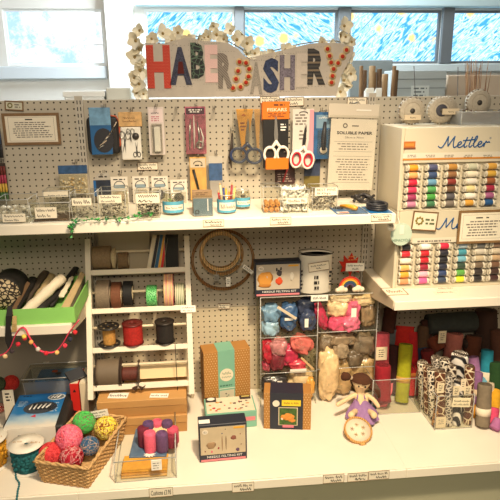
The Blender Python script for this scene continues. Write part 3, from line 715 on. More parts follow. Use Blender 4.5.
MB().tube([(w*.2, 0, h), (w*.1, 0, h*.6), (-w*.1, 0, h*.3), (w*.05, 0, 0)], [.003, .006, .007, .002], mat((60, 46, 38), .5), 8).build('handle', o)
MB().prism([(w*.3, h*.98), (w*.42, h*.6), (w*.36, h*.1), (w*.24, h*.5)], -.002, 0, STEEL).build('blade', o)
hook(232, 131, 'wire peg hook carrying the black snips')
# orange header card, white handles
o, w, h = hung(263, 288.5, 101.5, 168, 'scissors_pack', 'white-handled scissors on a black card with an orange header and band', 'scissors', Y=-.075)
MB().box(-w/2, w/2, 0, .003, 0, h*.74, mat((28, 26, 26), .45, coat=.3), .001).build('backing_card', o)
q = MB().box(-w*.53, w*.53, -.003, .005, h*.74, h, ORG, .001); q.box(-w*.57, -w*.53, .0, .02, h*.72, h*.98, mat((150, 72, 20), .5))
q.text('FISKARS', -w*.34, w*.42, h*.855, h*.905, -.0036, mat((250, 226, 190), .5), .02); q.lines(-w*.34, w*.4, h*.765, h*.84, -.0034, mat((120, 50, 20), .6), 3, 4, .5, .02); q.lines(-w*.1, w*.35, h*.93, h*.97, -.0034, mat((90, 40, 20), .6), 1, 4, .6, .02); q.build('header', o)
scissors(o, w, h*.92, h*.40, mat((240, 234, 222), .35, coat=.4), mat((190, 184, 176), .3, .8), y=-.012, loop=(.22, .12), spread=.25, tilt=-.02)
MB().box(-w*.42, w*.48, -.024, .004, -.003, h*.16, ORG, .002).build('orange_band', o)
q = MB(); q.lines(w*.18, w*.42, h*.56, h*.68, -.0008, TAGW, 3, 8, .5, .02); q.build('print', o)
hook(276, 101, 'wire peg hook carrying the orange-headed scissors')
o, w, h = hung(275, 295, 162, 184, 'card_pack', 'dark red and black pack hanging low behind the orange-headed scissors', 'pack', Y=-.03)
q = MB().box(-w/2, w/2, 0, .002, 0, h*1.4, mat((58, 30, 30), .5, var=.4, scale=40, coat=.3), .001); q.build('backing_card', o)
q = MB().lines(-w*.4, w*.35, h*.08, h*.5, -.0006, mat((168, 150, 140), .6), 4, 8, .4, .02); q.tube([(-w*.1, -.004, h*.1), (w*.1, -.004, h*.7), (w*.05, -.004, h*1.2)], .004, mat((150, 40, 46), .5), 6); q.build('print', o)
hook(283, 152, 'wire peg hook carrying the dark red pack')
# pink card
o, w, h = hung(292.5, 313.5, 109, 171, 'scissors_pack', 'red and white handled scissors on a pale card with a pink side', 'scissors', Y=-.07)
MB().box(-w/2, w/2, 0, .002, h*.06, h, mat((214, 206, 196), .5, coat=.3), .001).build('backing_card', o)
MB().prism([(w*.3, h*.99), (w*.49, h*.99), (w*.49, h*.2), (w*.1, h*.2), (w*.28, h*.5)], -.0012, 0, mat((228, 150, 160), .5)).build('pink_side', o)
q = MB().lines(-w*.4, w*.2, h*.74, h*.93, -.0008, GREYINK, 4, 8, .5, .02); q.lines(-w*.2, w*.2, h*.5, h*.68, -.0008, GREYINK, 3, 9, .4, .02); q.tube([(math.cos(a)*w*.2-.0, -.002, h*.93+math.sin(a)*h*.03) for a in [k*PI/6 for k in range(7)]], .0015, INK, 5); q.build('print', o)
scissors(o, w*1.02, h*.85, h*.40, mat((240, 226, 220), .35, coat=.4), mat((90, 88, 88), .3, .8), red=mat((198, 34, 52), .4), y=-.014, loop=(.25, .155), spread=.27, tilt=.10)
hook(303, 108.5, 'wire peg hook carrying the red and white scissors')
o, w, h = hung(313.5, 331.5, 112, 159, 'rotary_cutter_pack', 'blue pack with a dark handled tool left of the clear paper bag', 'pack', Y=-.055)
MB().box(-w/2, w/2, 0, .002, 0, h, mat((52, 98, 146), .45, var=.35, scale=30, coat=.5), .001).build('backing_card', o)
q = MB().box(-w*.36, w*.46, -.001, 0, h*.66, h*.94, mat((120, 150, 172), .5)); q.text('cutter', -w*.24, w*.36, h*.86, h*.91, -.0014, TAGW); q.build('header', o)
q = MB().tube([(w*.05, -.008, h*.2), (w*.05, -.009, h*.5), (w*.1, -.008, h*.8)], [.010, .011, .006], mat((44, 46, 54), .5), 8); q.build('tool_handle', o)
MB().lathe([(0, -.012), (w*.2, -.01), (w*.2, -.006)], mat((226, 214, 196), .4), 16, 'Y', (w*.05, 0, h*.2)).build('blade_guard', o)
MB().box(-w*.3, w*.44, -.022, -.001, h*.1, h*.64, FILM, .005).build('blister', o)
hook(323, 111, 'wire peg hook carrying the blue tool pack')
o, w, h = hung(304, 320, 164, 188, 'notions_pack', 'navy and olive pack peeping out below the pink scissors card', 'pack', Y=-.03)
MB().box(-w/2, w/2, 0, .002, 0, h*.5, mat((112, 98, 46), .5), .001).build('olive_half', o); MB().box(-w/2, w/2, 0, .002, h*.5, h*1.2, mat((50, 60, 84), .5, var=.3, scale=40), .001).build('backing_card', o)
hook(312, 160, 'wire peg hook carrying the navy and olive pack')
# soluble paper bag
o, w, h = hung(325, 377, 104, 190, 'paper_pack', 'large clear bag of soluble paper sheets hanging at the right', 'pack', Y=-.095, rz=.035)
MB().box(-w*.44, w*.44, .0, .003, 0, h*.83, mat((222, 212, 198), .7), .001).build('paper_sheet', o)
hd = MB().box(-w*.5, w*.46, -.002, .004, h*.84, h, mat((198, 188, 172), .45, coat=.5), .002); hd.box(w*.02, w*.3, -.004, -.002, h*.925, h*.94, mat((226, 222, 214), .4)); hd.build('header', o)
q = MB(); q.ring((-w*.17, -.001, h*.755), h*.022, .0022, GREYINK); q.lines(-w*.08, w*.2, h*.74, h*.765, -.0006, GREYINK, 1, 2, .6, .05)
q.text('SOLUBLE PAPER', -w*.32, w*.36, h*.655, h*.69, -.0006, INK, .03); q.text('20cm x 75cm', -w*.16, w*.2, h*.61, h*.63, -.0006, INK)
for a in ((-.36, .38, .57, .573), (-.36, .38, .455, .458), (-.36, .38, .40, .403), (-.36, .38, .09, .093)): q.box(w*a[0], w*a[1], -.0006, 0, h*a[2], h*a[3], GREYINK)
q.lines(-w*.32, w*.36, h*.47, h*.56, -.0006, GREYINK, 3, 3, .35, .015); q.lines(-w*.32, w*.36, h*.11, h*.38, -.0006, GREYINK, 9, 7, .35, .015); q.build('print', o)
b = bmesh.new(); bmesh.ops.create_grid(b, x_segments=14, y_segments=18, size=.5)
for p in b.verts:
    x, z = p.co.x, p.co.y+.5; p.co = Vector((x*w*.98, -.012+.006*noise.noise(Vector((x*3, z*4, 1))), (z*.9-.025)*h))
q = MB(); q.bm(b, FILM, True); q.build('plastic_bag', o)
hook(353, 103, 'wire peg hook carrying the clear bag of soluble paper', L=.1)
# ------------------------------------------------------------------ tubs, jars and packs standing on the upper shelf
def open_box(mb, w, d, h, m, t=.002, taper=0):
    """clear open-topped box, base centre at x=0, front at y=0"""
    a, b = w/2-taper, w/2
    vs = []
    for z, k in ((0, a), (h, b)):
        e = taper if z == 0 else 0
        vs += [(-k, e, z), (k, e, z), (k, d-e, z), (-k, d-e, z)]
    fs = [[0, 3, 2, 1], [0, 1, 5, 4], [1, 2, 6, 5], [2, 3, 7, 6], [3, 0, 4, 7]]
    mb.add(vs, fs, m)
    return mb
def rim(mb, w, d, h, m, r=.0016):
    return mb.tube([(-w/2, 0, h), (w/2, 0, h), (w/2, d, h), (-w/2, d, h)], r, m, 4, True)
def edges(mb, w, d, h, m, r=.0013, taper=0):
    for x in (-1, 1):
        for y in (0, 1):
            mb.tube([(x*(w/2-taper), taper if y == 0 else d-taper, 0), (x*w/2, y*d, h)], r, m, 4)
    k = w/2-taper
    return mb.tube([(-k, taper, .001), (k, taper, .001), (k, d-taper, .001), (-k, d-taper, .001)], r, m, 4, True)
def tub(px0, px1, py0, py1, label, text, lab, d=.09, name='clear_tub', Y=None, frost=False):
    X, y, w, h = stand(px0, px1, py0, py1, ZU)
    if Y is not None: y = Y; X, _, w, h = rect(px0, px1, py0, py1, y)
    y = max(y, -.372)
    o = thing(name, label, 'tub', (X, y, ZU+.0008))
    b = open_box(MB(), w, d, h, FROST if frost else CLEAR, taper=.004); b.build('body', o)
    b = rim(MB(), w, d, h, EDGE); edges(b, w, d, h, EDGE, taper=.004); b.build('rim', o)
    if lab:
        x0, x1, z0, z1 = lab
        q = MB().box(w*x0, w*x1, -.003, -.0015, h*z0, h*z1, PAPER)
        n = len(text)
        for i, s_ in enumerate(text):
            zz1 = z1-(z1-z0)*(i+.16)/n; zz0 = z1-(z1-z0)*(i+.82)/n
            q.text(s_, w*(x0+(x1-x0)*.08), w*(x0+(x1-x0)*(.92 if i == 0 or n == 1 else .7)), h*zz0, h*zz1, -.0032, INK)
        q.build('label', o)
    return o, X, y, w, h
def fill_stuff(parent, w, d, h0, h1, cols, n, size, seed, kind='bit', name='fasteners'):
    r = random.Random(seed); q = MB()
    for k in range(n):
        c = (r.uniform(-.43, .43)*w, d*r.uniform(.10, .9), h0+(h1-h0)*r.random()+.002); m = cols[k % len(cols)]
        if kind == 'bit':
            v = Vector((r.uniform(-1, 1), r.uniform(-1, 1), r.uniform(-.5, .5))).normalized()*size
            c = Vector(c); q.tube([c-v*.7, c+v*.7], size*.18, m, 5); q.blob(c+v*.7, size*.34, size*.34, size*.3, m, 0, 0, 1)
        else: q.blob(c, size, size, size*.7, m, .3, k, 1)
    o = q.build(name, parent); o['kind'] = 'stuff'; return o
DK = [mat((64, 56, 46), .4, .5), mat((120, 112, 96), .35, .7), mat((170, 164, 150), .35, .7), mat((92, 82, 62), .4, .4)]
SV = [mat((190, 186, 176), .3, .8), mat((150, 144, 132), .35, .7), mat((96, 88, 76), .4, .5), mat((214, 206, 190), .4)]
o, X, y, w, h = tub(-4, 29, 200, 224, 'shallow clear tub of crumpled film packs at the left end of the shelf', ('Poppers', 'Fancy 20p'), (-.32, .38, .08, .42), d=.12)
fill_stuff(o, w, .12, 0, h*.6, [mat((206, 200, 184), .3, coat=.5), mat((180, 170, 150), .3), mat((228, 224, 214), .3, coat=.6)], 40, .011, 5, 'blob', 'film_packs')
o, X, y, w, h = tub(30, 70, 203, 222.5, 'low clear tub with a dark base labelled in capitals', ('Bobbins + Single', 'Hooks 5p'), (-.37, .17, .22, .78), d=.13)
MB().box(-w*.45, w*.45, .006, .124, .001, .010, mat((86, 66, 44), .6, var=.3, scale=40), .003).build('dark_base', o)
fill_stuff(o, w, .13, .010, h*.32, DK, 40, .006, 6)
o, X, y, w, h = tub(43, 70, 190.5, 203, 'clear tub behind the low tub with a dark base, cream label near its rim', ('Hooks and eyes',), (-.46, .44, .34, .94), d=.09, Y=-.165)
X, zb, w, h = rect(43, 70, 191, 220, -.165)
o.location.z = ZU+.0008
for c in list(o.children): bpy.data.objects.remove(c)
h = rect(43, 70, 191, 203, -.165)[1]+rect(43, 70, 191, 203, -.165)[3]-ZU
b = open_box(MB(), w, .09, h, CLEAR, taper=.004); b.build('body', o); b = rim(MB(), w, .09, h, EDGE); edges(b, w, .09, h, EDGE, taper=.004); b.build('rim', o)
q = MB().box(-w*.46, w*.44, -.003, -.0015, h*.70, h*.97, PAPER); q.text('Hooks and eyes', -w*.3, w*.38, h*.76, h*.83, -.0033, INK); q.build('label', o)
fill_stuff(o, w, .09, 0, h*.45, DK, 50, .006, 7)
o, X, y, w, h = tub(70.5, 95, 194, 220, 'clear tub with a thin scatter of safety pins beside the left upright', ('Pins 50g',), (-.42, .38, .56, .84), d=.10)
fill_stuff(o, w, .10, 0, h*.35, SV, 30, .010, 8, name='pins')
o, X, y, w, h = tub(98, 126, 191, 219.5, 'clear tub heaped with silver fasteners in front of the notions pack', ('Safety Pins', '50p assorted'), (-.45, .36, .58, .86), d=.10)
fill_stuff(o, w, .10, 0, h*.54, SV, 130, .008, 9)
o, X, y, w, h = tub(135.5, 160, 192, 219, 'clear tub heaped with dark hooks and an orange-edged label', ('FASTENERS', '20p'), (-.46, .50, .58, .94), d=.09)
fill_stuff(o, w, .09, 0, h*.56, DK, 130, .008, 10)
o, X, y, w, h = tub(263, 281.5, 187, 213.5, 'narrow clear tub holding thread-wound corks', (), None, d=.085)
CORK = mat((196, 138, 70), .8, var=.2, scale=80)
k = 0
for r_ in range(2):
    for d_ in range(2):
        for c_ in range(3):
            r0 = .0095; p = (X-w*.30+c_*w*.30+(.004 if r_ else 0), y+.012+d_*.036, ZU+.0175 if r_ == 0 else ZU+.0375)
            b = MB().lathe([(r0*.8, 0), (r0, .002), (r0, .026), (r0*.8, .028)], CORK, 12, 'Y'); b.lathe([(r0*.35, -.0006), (r0*.35, 0)], mat((150, 96, 48), .8), 8, 'Y')
            q = b.build('cork', loc=(p[0], p[1], p[2]-.006)); tag(q, 'tan cork lying in the narrow clear tub by the price card', 'cork', 'corks in the narrow tub')
o, X, y, w, h = tub(282.5, 309, 190, 213.5, 'clear tub piled high with white plastic bobbins', ('Thimbles 20p',), (-.36, .42, .42, .66), d=.09)
rb = random.Random(12)
BOB = mat((224, 222, 214), .35, coat=.3)
bb = MB().lathe([(.004, -.010), (.0115, -.010), (.0115, -.0075), (.0065, -.0065), (.0065, .0065), (.0115, .0075), (.0115, .010), (.004, .010), (.004, -.010)], BOB, 14)
first = bb.build('bobbin'); tag(first, 'white plastic bobbin piled in the clear tub with the corks beside it', 'bobbin', 'white bobbins in the clear tub')
n = 0
for lay in range(4):
    for r_ in range(2):
        for c_ in range(4):
            if lay == 3 and (r_ == 0 and c_ in (0, 3)): continue
            q = first if n == 0 else first.copy()
            if n: COL.objects.link(q)
            q.location = (X+(-.39+.26*c_)*w+rb.uniform(-.002, .002), y+.022+.046*r_+rb.uniform(-.002, .002), ZU+.0145+lay*.0232+rb.uniform(0, .001)); q.rotation_euler = (rb.uniform(.9, 1.9), rb.uniform(-.3, .3), rb.uniform(0, 3)); n += 1
o, X, y, w, h = tub(312, 338, 187.5, 211, 'clear tub of steel pins with a hand-lettered price label', ('BEST PINS', '50p'), (-.40, .46, .66, .98), d=.085)
fill_stuff(o, w, .085, 0, h*.58, SV, 150, .008, 13, name='pins')

# jars with blue paper labels
JB = mat((86, 160, 186), .7, var=.1, scale=40)
def jar(px0, px1, py0, py1, label, text, lo=.12, hi=.62):
    X, y, w, h = stand(px0, px1, py0, py1, ZU); r = w/2; y = max(y, -.372)
    o = thing('glass_jar', label, 'jar', (X, y+r, ZU+.0008), group='jars with blue labels')
    MB().lathe([(r*.8, 0), (r*.98, h*.06), (r, h*.2), (r, h*.75), (r*.9, h*.85), (r*.86, h), (r*.82, h), (r*.84, h*.85), (r*.92, h*.75), (r*.92, h*.06), (0, h*.05)], CLEAR, 24).build('glass', o)
    MB().ring((0, 0, h), r*.85, .0018, EDGE, 'Z').build('rim', o)
    q = MB(); n = 20; a0 = -PI*.98; a1 = -.02*PI
    vs = [(r*1.012*math.cos(a0+(a1-a0)*i/n), r*1.012*math.sin(a0+(a1-a0)*i/n), z) for z in (h*lo, h*hi) for i in range(n+1)]
    q.add(vs, [[i, i+1, i+n+2, i+n+1] for i in range(n)], JB, True)
    nn = 12; b0, b1 = -PI*.78, -PI*.14
    vs = [(r*1.022*math.cos(b0+(b1-b0)*i/nn), r*1.022*math.sin(b0+(b1-b0)*i/nn), z) for z in (h*(lo+.13), h*(hi-.16)) for i in range(nn+1)]
    q.add(vs, [[i, i+1, i+nn+2, i+nn+1] for i in range(nn)], PAPER, True)
    v, f, p0, p1, p2, p3 = text_geo(text)
    vs = [(r*1.034*math.cos(b0+(b1-b0)*(.1+.8*(p[0]-p0)/(p1-p0))), r*1.034*math.sin(b0+(b1-b0)*(.1+.8*(p[0]-p0)/(p1-p0))), h*(lo+.18)+(p[1]-p2)/(p3-p2)*h*(hi-lo-.40)) for p in v]
    q.add(vs, f, INK); q.build('label', o)
    return o, X, y, r, h
o, X, y, r, h = jar(162, 183.5, 193.5, 216, 'squat blue-labelled glass jar beside the tub of dark hooks', 'Pin Bows 10p')
q = MB(); rb = random.Random(4)
for k in range(40): 
    a = rb.uniform(0, 6.28); d_ = r*.75*math.sqrt(rb.random()); q.blob((d_*math.cos(a), d_*math.sin(a), .008+rb.random()*h*.55), .006, .006, .005, [mat((86, 80, 70), .5), mat((150, 170, 120), .5), mat((200, 190, 170), .5)][k % 3], .2, k, 1)
q = q.build('small_beads', o); q['kind'] = 'stuff'
o, X, y, r, h = jar(217.5, 236.5, 196, 214.5, 'blue-labelled glass jar with short coloured pencils standing in it', 'Chalk Pencils 8p', .08, .78)
pc = [('red', (176, 40, 52)), ('cream', (222, 206, 160)), ('dark blue', (44, 62, 120)), ('yellow', (220, 170, 50)), ('orange', (214, 130, 50)), ('crimson', (150, 36, 50)), ('pale yellow', (228, 190, 110))]
for i, (nm, c) in enumerate(pc):
    px = (-.66+.22*i)*r; L = h*(1.2+.12*((i*3) % 4)); yy = (.15 if i % 2 else -.35)*r
    b = MB(); m = mat(c, .5)
    b.lathe([(.0040, .0), (.0040, L-.010)], m, 8); b.lathe([(.0040, L-.010), (.0012, L-.002)], mat((214, 176, 124), .7), 8); b.lathe([(.0012, L-.002), (.0, L)], m, 6)
    q = b.build('pencil', loc=(X+px*.8, y+r+yy, ZU+.006), rot=(rb.uniform(-.08, .04), (px/r)*.22, 0)); tag(q, nm+' pencil standing in the blue-labelled jar in front of the pegboard', 'pencil', 'pencils in the glass jar')
o, X, y, r, h = jar(235.5, 251, 191, 210, 'blue-labelled glass jar of silver bits right of the pencil jar', 'Bells 5p', .14, .62)
q = MB()
for k in range(36):
    a = rb.uniform(0, 6.28); d_ = r*.75*math.sqrt(rb.random()); q.blob((d_*math.cos(a), d_*math.sin(a), .008+rb.random()*h*.62), .005, .005, .005, SV[k % 4], .2, k, 1)
q = q.build('small_bells', o); q['kind'] = 'stuff'
# boxed goods
X, y, w, h = stand(193, 213, 198, 216.5, ZU)
o = thing('plastic_box', 'small clear box with a grey-blue card front in front of the yellow pen pack', 'box', (X, y, ZU+.0008))
MB().box(-w*.48, w*.48, 0, .004, .002, h*.96, mat((104, 124, 138), .45, var=.12, scale=40, coat=.3), .001).build('card', o)
MB().box(-w*.48, w*.48, .01, .05, .002, h*.9, mat((158, 140, 116), .6), .002).build('inner_box', o)
MB().box(-w/2, w/2, -.002, .054, .001, h, CLEAR).build('shell', o)
q = MB().ring((-w*.3, -.003, h*.25), .007, .0012, INK, 'Y', 12, 5); q.box(w*.22, w*.27, -.0035, -.0025, h*.3, h*.95, mat((206, 206, 200), .5)); q.build('print', o)
X2, zb2, w2, h2 = rect(192, 212, 191, 199, y+.06)
o = thing('card_box', 'brown cardboard carton behind the grey-blue box', 'box', (X2, y+.06, ZU+.0008)); H = zb2+h2-ZU
MB().box(-w2/2, w2/2, 0, .03, 0, H, mat((150, 122, 90), .7, var=.1, scale=40), .002).build('body', o)
MB().lines(-w2*.4, w2*.4, H*.8, H*.95, -.0004, mat((90, 66, 44), .6), 2, 5, .4, .02).build('print', o)
# flat packs lying at the right end
def lying(px0, px1, py0, py1, name, label, cat, th=.012, depth=None, rz=0):
    a = hz((px0+px1)/2, py1, ZU); y = max(a.y, -.372); b = hz((px0+px1)/2, py0, ZU+th)
    X, _, w, _ = rect(px0, px1, py0, py1, y)
    return thing(name, label, cat, (X, y, ZU+.0008), rz), w, (depth or max(.04, b.y-y))
o, w, d = lying(337, 369, 200, 216, 'tool_card', 'blue card with a yellow-handled cutter lying at the right end of the shelf', 'tool pack', depth=.12)
bcard = MB().box(-w/2, w/2, 0, d, 0, .003, mat((58, 108, 158), .4, var=.3, scale=30, coat=.4), .001); bcard.build('backing_card', o)
q = MB().box(-w*.46, -w*.10, .002, .03, .003, .0045, mat((226, 214, 200), .5)); q.box(-w*.40, -w*.12, .004, .014, .0045, .0052, mat((190, 50, 44), .5)); q.build('label', o)
MB().tube([(-w*.18, .098, .012), (0, .07, .016), (w*.10, .045, .016), (w*.2, .03, .014)], [.006, .0085, .011, .007], mat((228, 156, 40), .4, coat=.4), 10).build('handle', o)
MB().lathe([(0, .0), (.017, .002), (.017, .005), (0, .006)], mat((70, 70, 74), .4, .4), 16, 'Z', (-w*.24, .09, .004)).build('blade', o)
q = open_box(MB(), w*.9, d*.9, .024, FILM); q.M = Matrix.Translation((0, .006, .003)); q.build('blister', o)
o, w, d = lying(372, 398, 198, 216, 'cable_pack', 'blue pack with a coiled black strap at the right end of the upper shelf', 'pack', depth=.12)
o.location.x -= .012; w *= .88
MB().box(-w/2, w/2, 0, d, 0, .003, mat((36, 110, 170), .4, var=.3, scale=30, coat=.4), .001).build('backing_card', o)
q = MB()
for k in range(3): q.tube([(math.cos(a)*w*.40, d*.48+math.sin(a)*d*.36, .009+.008*k) for a in [i*PI/12 for i in range(24)]], .006, mat((36, 36, 40), .5), 8, True)
q.build('strap', o)
o, w, d = lying(352, 374, 192, 203, 'strap_bundle', 'tangle of black straps lying behind the yellow-handled cutter', 'straps', depth=.06)
o.location.y = -.20
for k in range(3):
    rb = random.Random(k); q = MB().tube([(w*(-.45+.18*i)+rb.uniform(-.005, .005), .03+.016*math.sin(i*1.7+k*2), .010+.010*k+.006*math.sin(i*2.1+k)) for i in range(6)], .007, mat((44, 42, 44), .5, var=.3, scale=60), 6); q.build('strap', o)
# ivy garland
o = thing('ivy_garland', 'green ivy garland trailing along the left half of the upper shelf edge', 'garland', (hz(75, 222, ZU).x, -.355, ZU+.0005))
ox, oy, oz = o.location
IV = [mat((52, 140, 62), .5, var=.3, scale=60), mat((78, 164, 78), .5, var=.3, scale=60), mat((34, 106, 54), .5)]
path = []
for px, py in [(77, 221), (84, 220), (92, 218.5), (100, 219.5), (108, 218), (116, 218.5), (124, 217.5), (132, 217), (140, 215.5), (148, 213.5), (155, 212.5)]:
    p = hy(px, py, -.374); path.append(Vector((p.x-ox, -.384-oy, max(p.z-oz, .004))))
tail = [Vector((hy(px, py, -.392).x-ox, -.394-oy, hy(px, py, -.392).z-oz)) for px, py in [(71, 237), (73, 231), (71, 226), (74, 221)]]
MB().tube(tail+path, .0014, IV[2], 5).build('vine', o)
rb = random.Random(21); q = MB()
def leaf(mb, c, s_, r):
    R_ = Euler((r.uniform(-.9, .9), r.uniform(-.6, .6), r.uniform(0, 6.28))).to_matrix()
    pts = [(0, 0, 0), (.5, .25, .06), (.35, .55, .1), (.6, .9, 0), (0, .8, .14), (-.6, .9, 0), (-.35, .55, .1), (-.5, .25, .06), (0, 1.3, -.05)]
    P = [R_ @ (Vector(p)*s_)+c for p in pts]
    mb.add(P, [[0, 1, 2, 4], [2, 3, 8, 4], [0, 4, 6, 7], [4, 8, 5, 6]], IV[r.randrange(3)], True)
full = tail+path
lm = MB()
for i in range(len(full)-1):
    for t in range(7 if i > 2 else 8):
        c = full[i].lerp(full[i+1], rb.random())+Vector((rb.uniform(-.003, .003), rb.uniform(-.010, 0), rb.uniform(-.003, .008))); leaf(lm, c, rb.uniform(.006, .011), rb)
lo = lm.build('leaves', o); lo['kind'] = 'stuff'

# ------------------------------------------------------------------ right bay: lace wheels, bin, two thread stands
def stand_unit(px_l, py_top, py_bot, z0, z1, Yf, depth, label, cols, rows, spools, header, yl):
    xl = hy(px_l, (py_top+py_bot)/2, Yf).x; xr = 1.30
    o = thing('thread_stand', label, 'thread display', ((xl+xr)/2, Yf, z0)); W = xr-xl; H = z1-z0
    cbm = mat((232, 222, 198), .55, var=.03, scale=4)
    b = MB().box(-W/2, W/2, .006, depth, 0, H, cbm, .003); b.build('body', o)
    return o, xl, xr, W, H
YF = -.29
z_top1 = hy(402, 128, YF).z; z_mid = hy(398, 211.5, YF).z
XD = hy(397, 215, YF).x
CBM = mat((210, 200, 176), .55, var=.03, scale=4)
NAMES1 = [['orange', 'peach orange', 'red', 'raspberry pink', 'plum', 'dusty mauve'], ['slate violet', 'navy blue', 'sky blue', 'leaf green', 'bright green', 'bottle green'],
          ['golden brown', 'mid brown', 'rust red', 'umber', 'charcoal', 'taupe grey'], ['sage grey', 'pale cream', 'ivory', 'straw yellow', 'white', 'old gold'], ['honey gold', 'amber', 'chestnut', 'crimson', 'mauve', 'royal blue']]
COLS1 = [[(226, 150, 30), (226, 160, 96), (206, 26, 58), (208, 48, 88), (150, 48, 88), (186, 118, 148)], [(74, 78, 112), (52, 72, 112), (96, 146, 178), (76, 150, 84), (66, 146, 60), (60, 112, 76)],
         [(178, 128, 54), (140, 98, 62), (130, 46, 38), (108, 80, 58), (82, 80, 86), (118, 108, 98)], [(192, 192, 168), (226, 216, 192), (222, 214, 202), (222, 204, 148), (234, 228, 216), (206, 152, 56)], [(206, 156, 64), (204, 162, 62), (150, 88, 48), (154, 30, 60), (156, 88, 128), (30, 80, 132)]]
NAMES2 = [['black', 'scarlet', 'cream', 'apricot', 'golden orange', 'salmon'], ['white', 'bright red', 'cherry red', 'wine red', 'pale pink', 'rose pink'], ['magenta red', 'midnight', 'inky black', 'dark navy', 'denim navy', 'dusty navy'],
          ['pale blue grey', 'teal', 'light blue', 'forest green', 'apple green', 'lemon yellow'], ['mid grey', 'pale stone', 'beige', 'brown grey', 'near-black brown', 'soft black'], ['taupe', 'light tan', 'tan', 'warm brown', 'deep brown', 'dark maroon']]
COLS2 = [[(30, 30, 34), (214, 36, 52), (232, 222, 206), (226, 172, 96), (228, 160, 48), (222, 144, 96)], [(236, 230, 222), (196, 22, 38), (190, 22, 40), (150, 22, 50), (234, 172, 190), (226, 92, 150)], [(202, 30, 66), (34, 34, 46), (30, 30, 36), (36, 42, 62), (44, 62, 104), (54, 66, 88)],
         [(172, 190, 200), (62, 142, 160), (112, 172, 192), (50, 72, 58), (92, 162, 72), (222, 220, 50)], [(112, 112, 110), (200, 192, 176), (192, 176, 146), (112, 96, 78), (54, 46, 42), (40, 36, 36)], [(144, 114, 92), (206, 192, 168), (190, 160, 124), (116, 84, 62), (64, 42, 36), (66, 36, 36)]]
ROWN = ['top', 'second', 'third', 'fourth', 'fifth', 'bottom']; COLN = ['first', 'second', 'third', 'fourth', 'fifth', 'sixth']
REEL = mat((216, 208, 190), .35); _reel = None; _thr = {}
def thread_mesh(c):
    if c in _thr: return _thr[c]
    m = mat(c, .5, sheen=.2); prof = []
    n = 16
    for i in range(n+1):
        t = i/n; z = -.0165+.033*t; r = .0116+.0014*math.sin(PI*t)+(.0003 if i % 2 else 0)
        prof.append((r, z))
    me = MB().lathe([(.004, -.0165)]+prof+[(.004, .0165)], m, 14, 'X')
    _thr[c] = me; return me
reel_mb = MB().lathe([(.0030, -.0225), (.0116, -.0225), (.0128, -.0215), (.0128, -.0180), (.0060, -.0165), (.0060, .0165), (.0128, .0180), (.0128, .0215), (.0116, .0225), (.0030, .0225), (.0030, -.0225)], REEL, 16, 'X')
reel_mb.lathe([(.0048, -.0229), (.0048, -.0226)], mat((120, 100, 60), .5), 10, 'X')
def spool(x, y, z, c, label, grp):
    o = thing('thread_spool', label, 'thread spool', (x, y, z), group=grp)
    global _reel
    r = reel_mb.build('reel') if _reel is None else _reel.copy()
    if _reel is not None: COL.objects.link(r)
    else: _reel = r
    r.parent = o
    t = thread_mesh(c).build('thread') if not isinstance(_thr.get((c, 'o')), bpy.types.Object) else _thr[(c, 'o')].copy()
    if (c, 'o') in _thr: COL.objects.link(t)
    else: _thr[(c, 'o')] = t
    t.parent = o
def unit(label, z0, z1, colx, rowy, names, cols, which, shelfpy):
    xl, xr = XD, hy(506, 200, YF).x+.04
    W = xr-xl; H = z1-z0; o = thing('thread_stand', label, 'thread display', ((xl+xr)/2, YF, z0)); cx = (xl+xr)/2
    zr = [hy(430, py, YF-.012).z-z0 for py in rowy]
    top = zr[0]+.017; bot = zr[-1]-.017
    # body: side boards, header block, recessed tray back, base block
    MB().box(-W/2, -W/2+.012, 0, .255, 0, H, CBM, .002).build('side_panel', o); MB().box(W/2-.012, W/2, 0, .255, 0, H, CBM, .002).build('side_panel', o)
    MB().box(-W/2+.0125, W/2-.0125, 0, .255, top, H, CBM, .002).build('header_block', o)
    MB().box(-W/2+.0125, W/2-.0125, .014, .255, 0, top-.0005, CBM).build('back_board', o)
    if bot > .004: MB().box(-W/2+.0125, W/2-.0125, -.0, .0135, 0, bot, CBM, .001).build('base_strip', o)
    cxs = [hy(px, (rowy[0]+rowy[-1])/2, YF-.012).x-cx for px in colx]
    q = MB(); CL = mat((206, 198, 178), .4, coat=.2); CLD = mat((150, 140, 122), .5)
    pitch = cxs[1]-cxs[0]
    for j in range(len(cxs)+0):
        for z in zr:
            for s_ in (-1, 1):
                x = cxs[j]+s_*.0275
                if x < -W/2+.016 or x > W/2-.016: continue
                q.box(x-.0042, x+.0042, -.010, .0135, z-.0115, z+.0085, CL, .001)
                q.box(x-.0018, x+.0018, -.0106, -.0098, z-.0075, z+.001, CLD)
            q.box(cxs[j]-.022, cxs[j]+.022, .002, .0135, z-.0142, z-.0122, CL)
    q.build('spool_clips', o)
    for j in range(len(cxs)):
        for i in range(6):
            gname = 'spools in the %s thread stand' % which
            spool(cx+cxs[j], YF-.0005, z0+zr[i], cols[j][i], '%s thread spool, %s in the %s column of the %s stand' % (names[j][i], ROWN[i], COLN[j], which), gname)
    return o, cx, W, H, top, z0
o, cx, W, H, top, z0 = unit('lower white thread stand with six rows of spools on the right shelf', ZR+.0005, z_mid-.0005, (405.6, 424.6, 443.6, 461.8, 479.6, 496), (247.4, 254.1, 260.9, 267.8, 274.6, 281.2), NAMES2, COLS2, 'lower', 290)
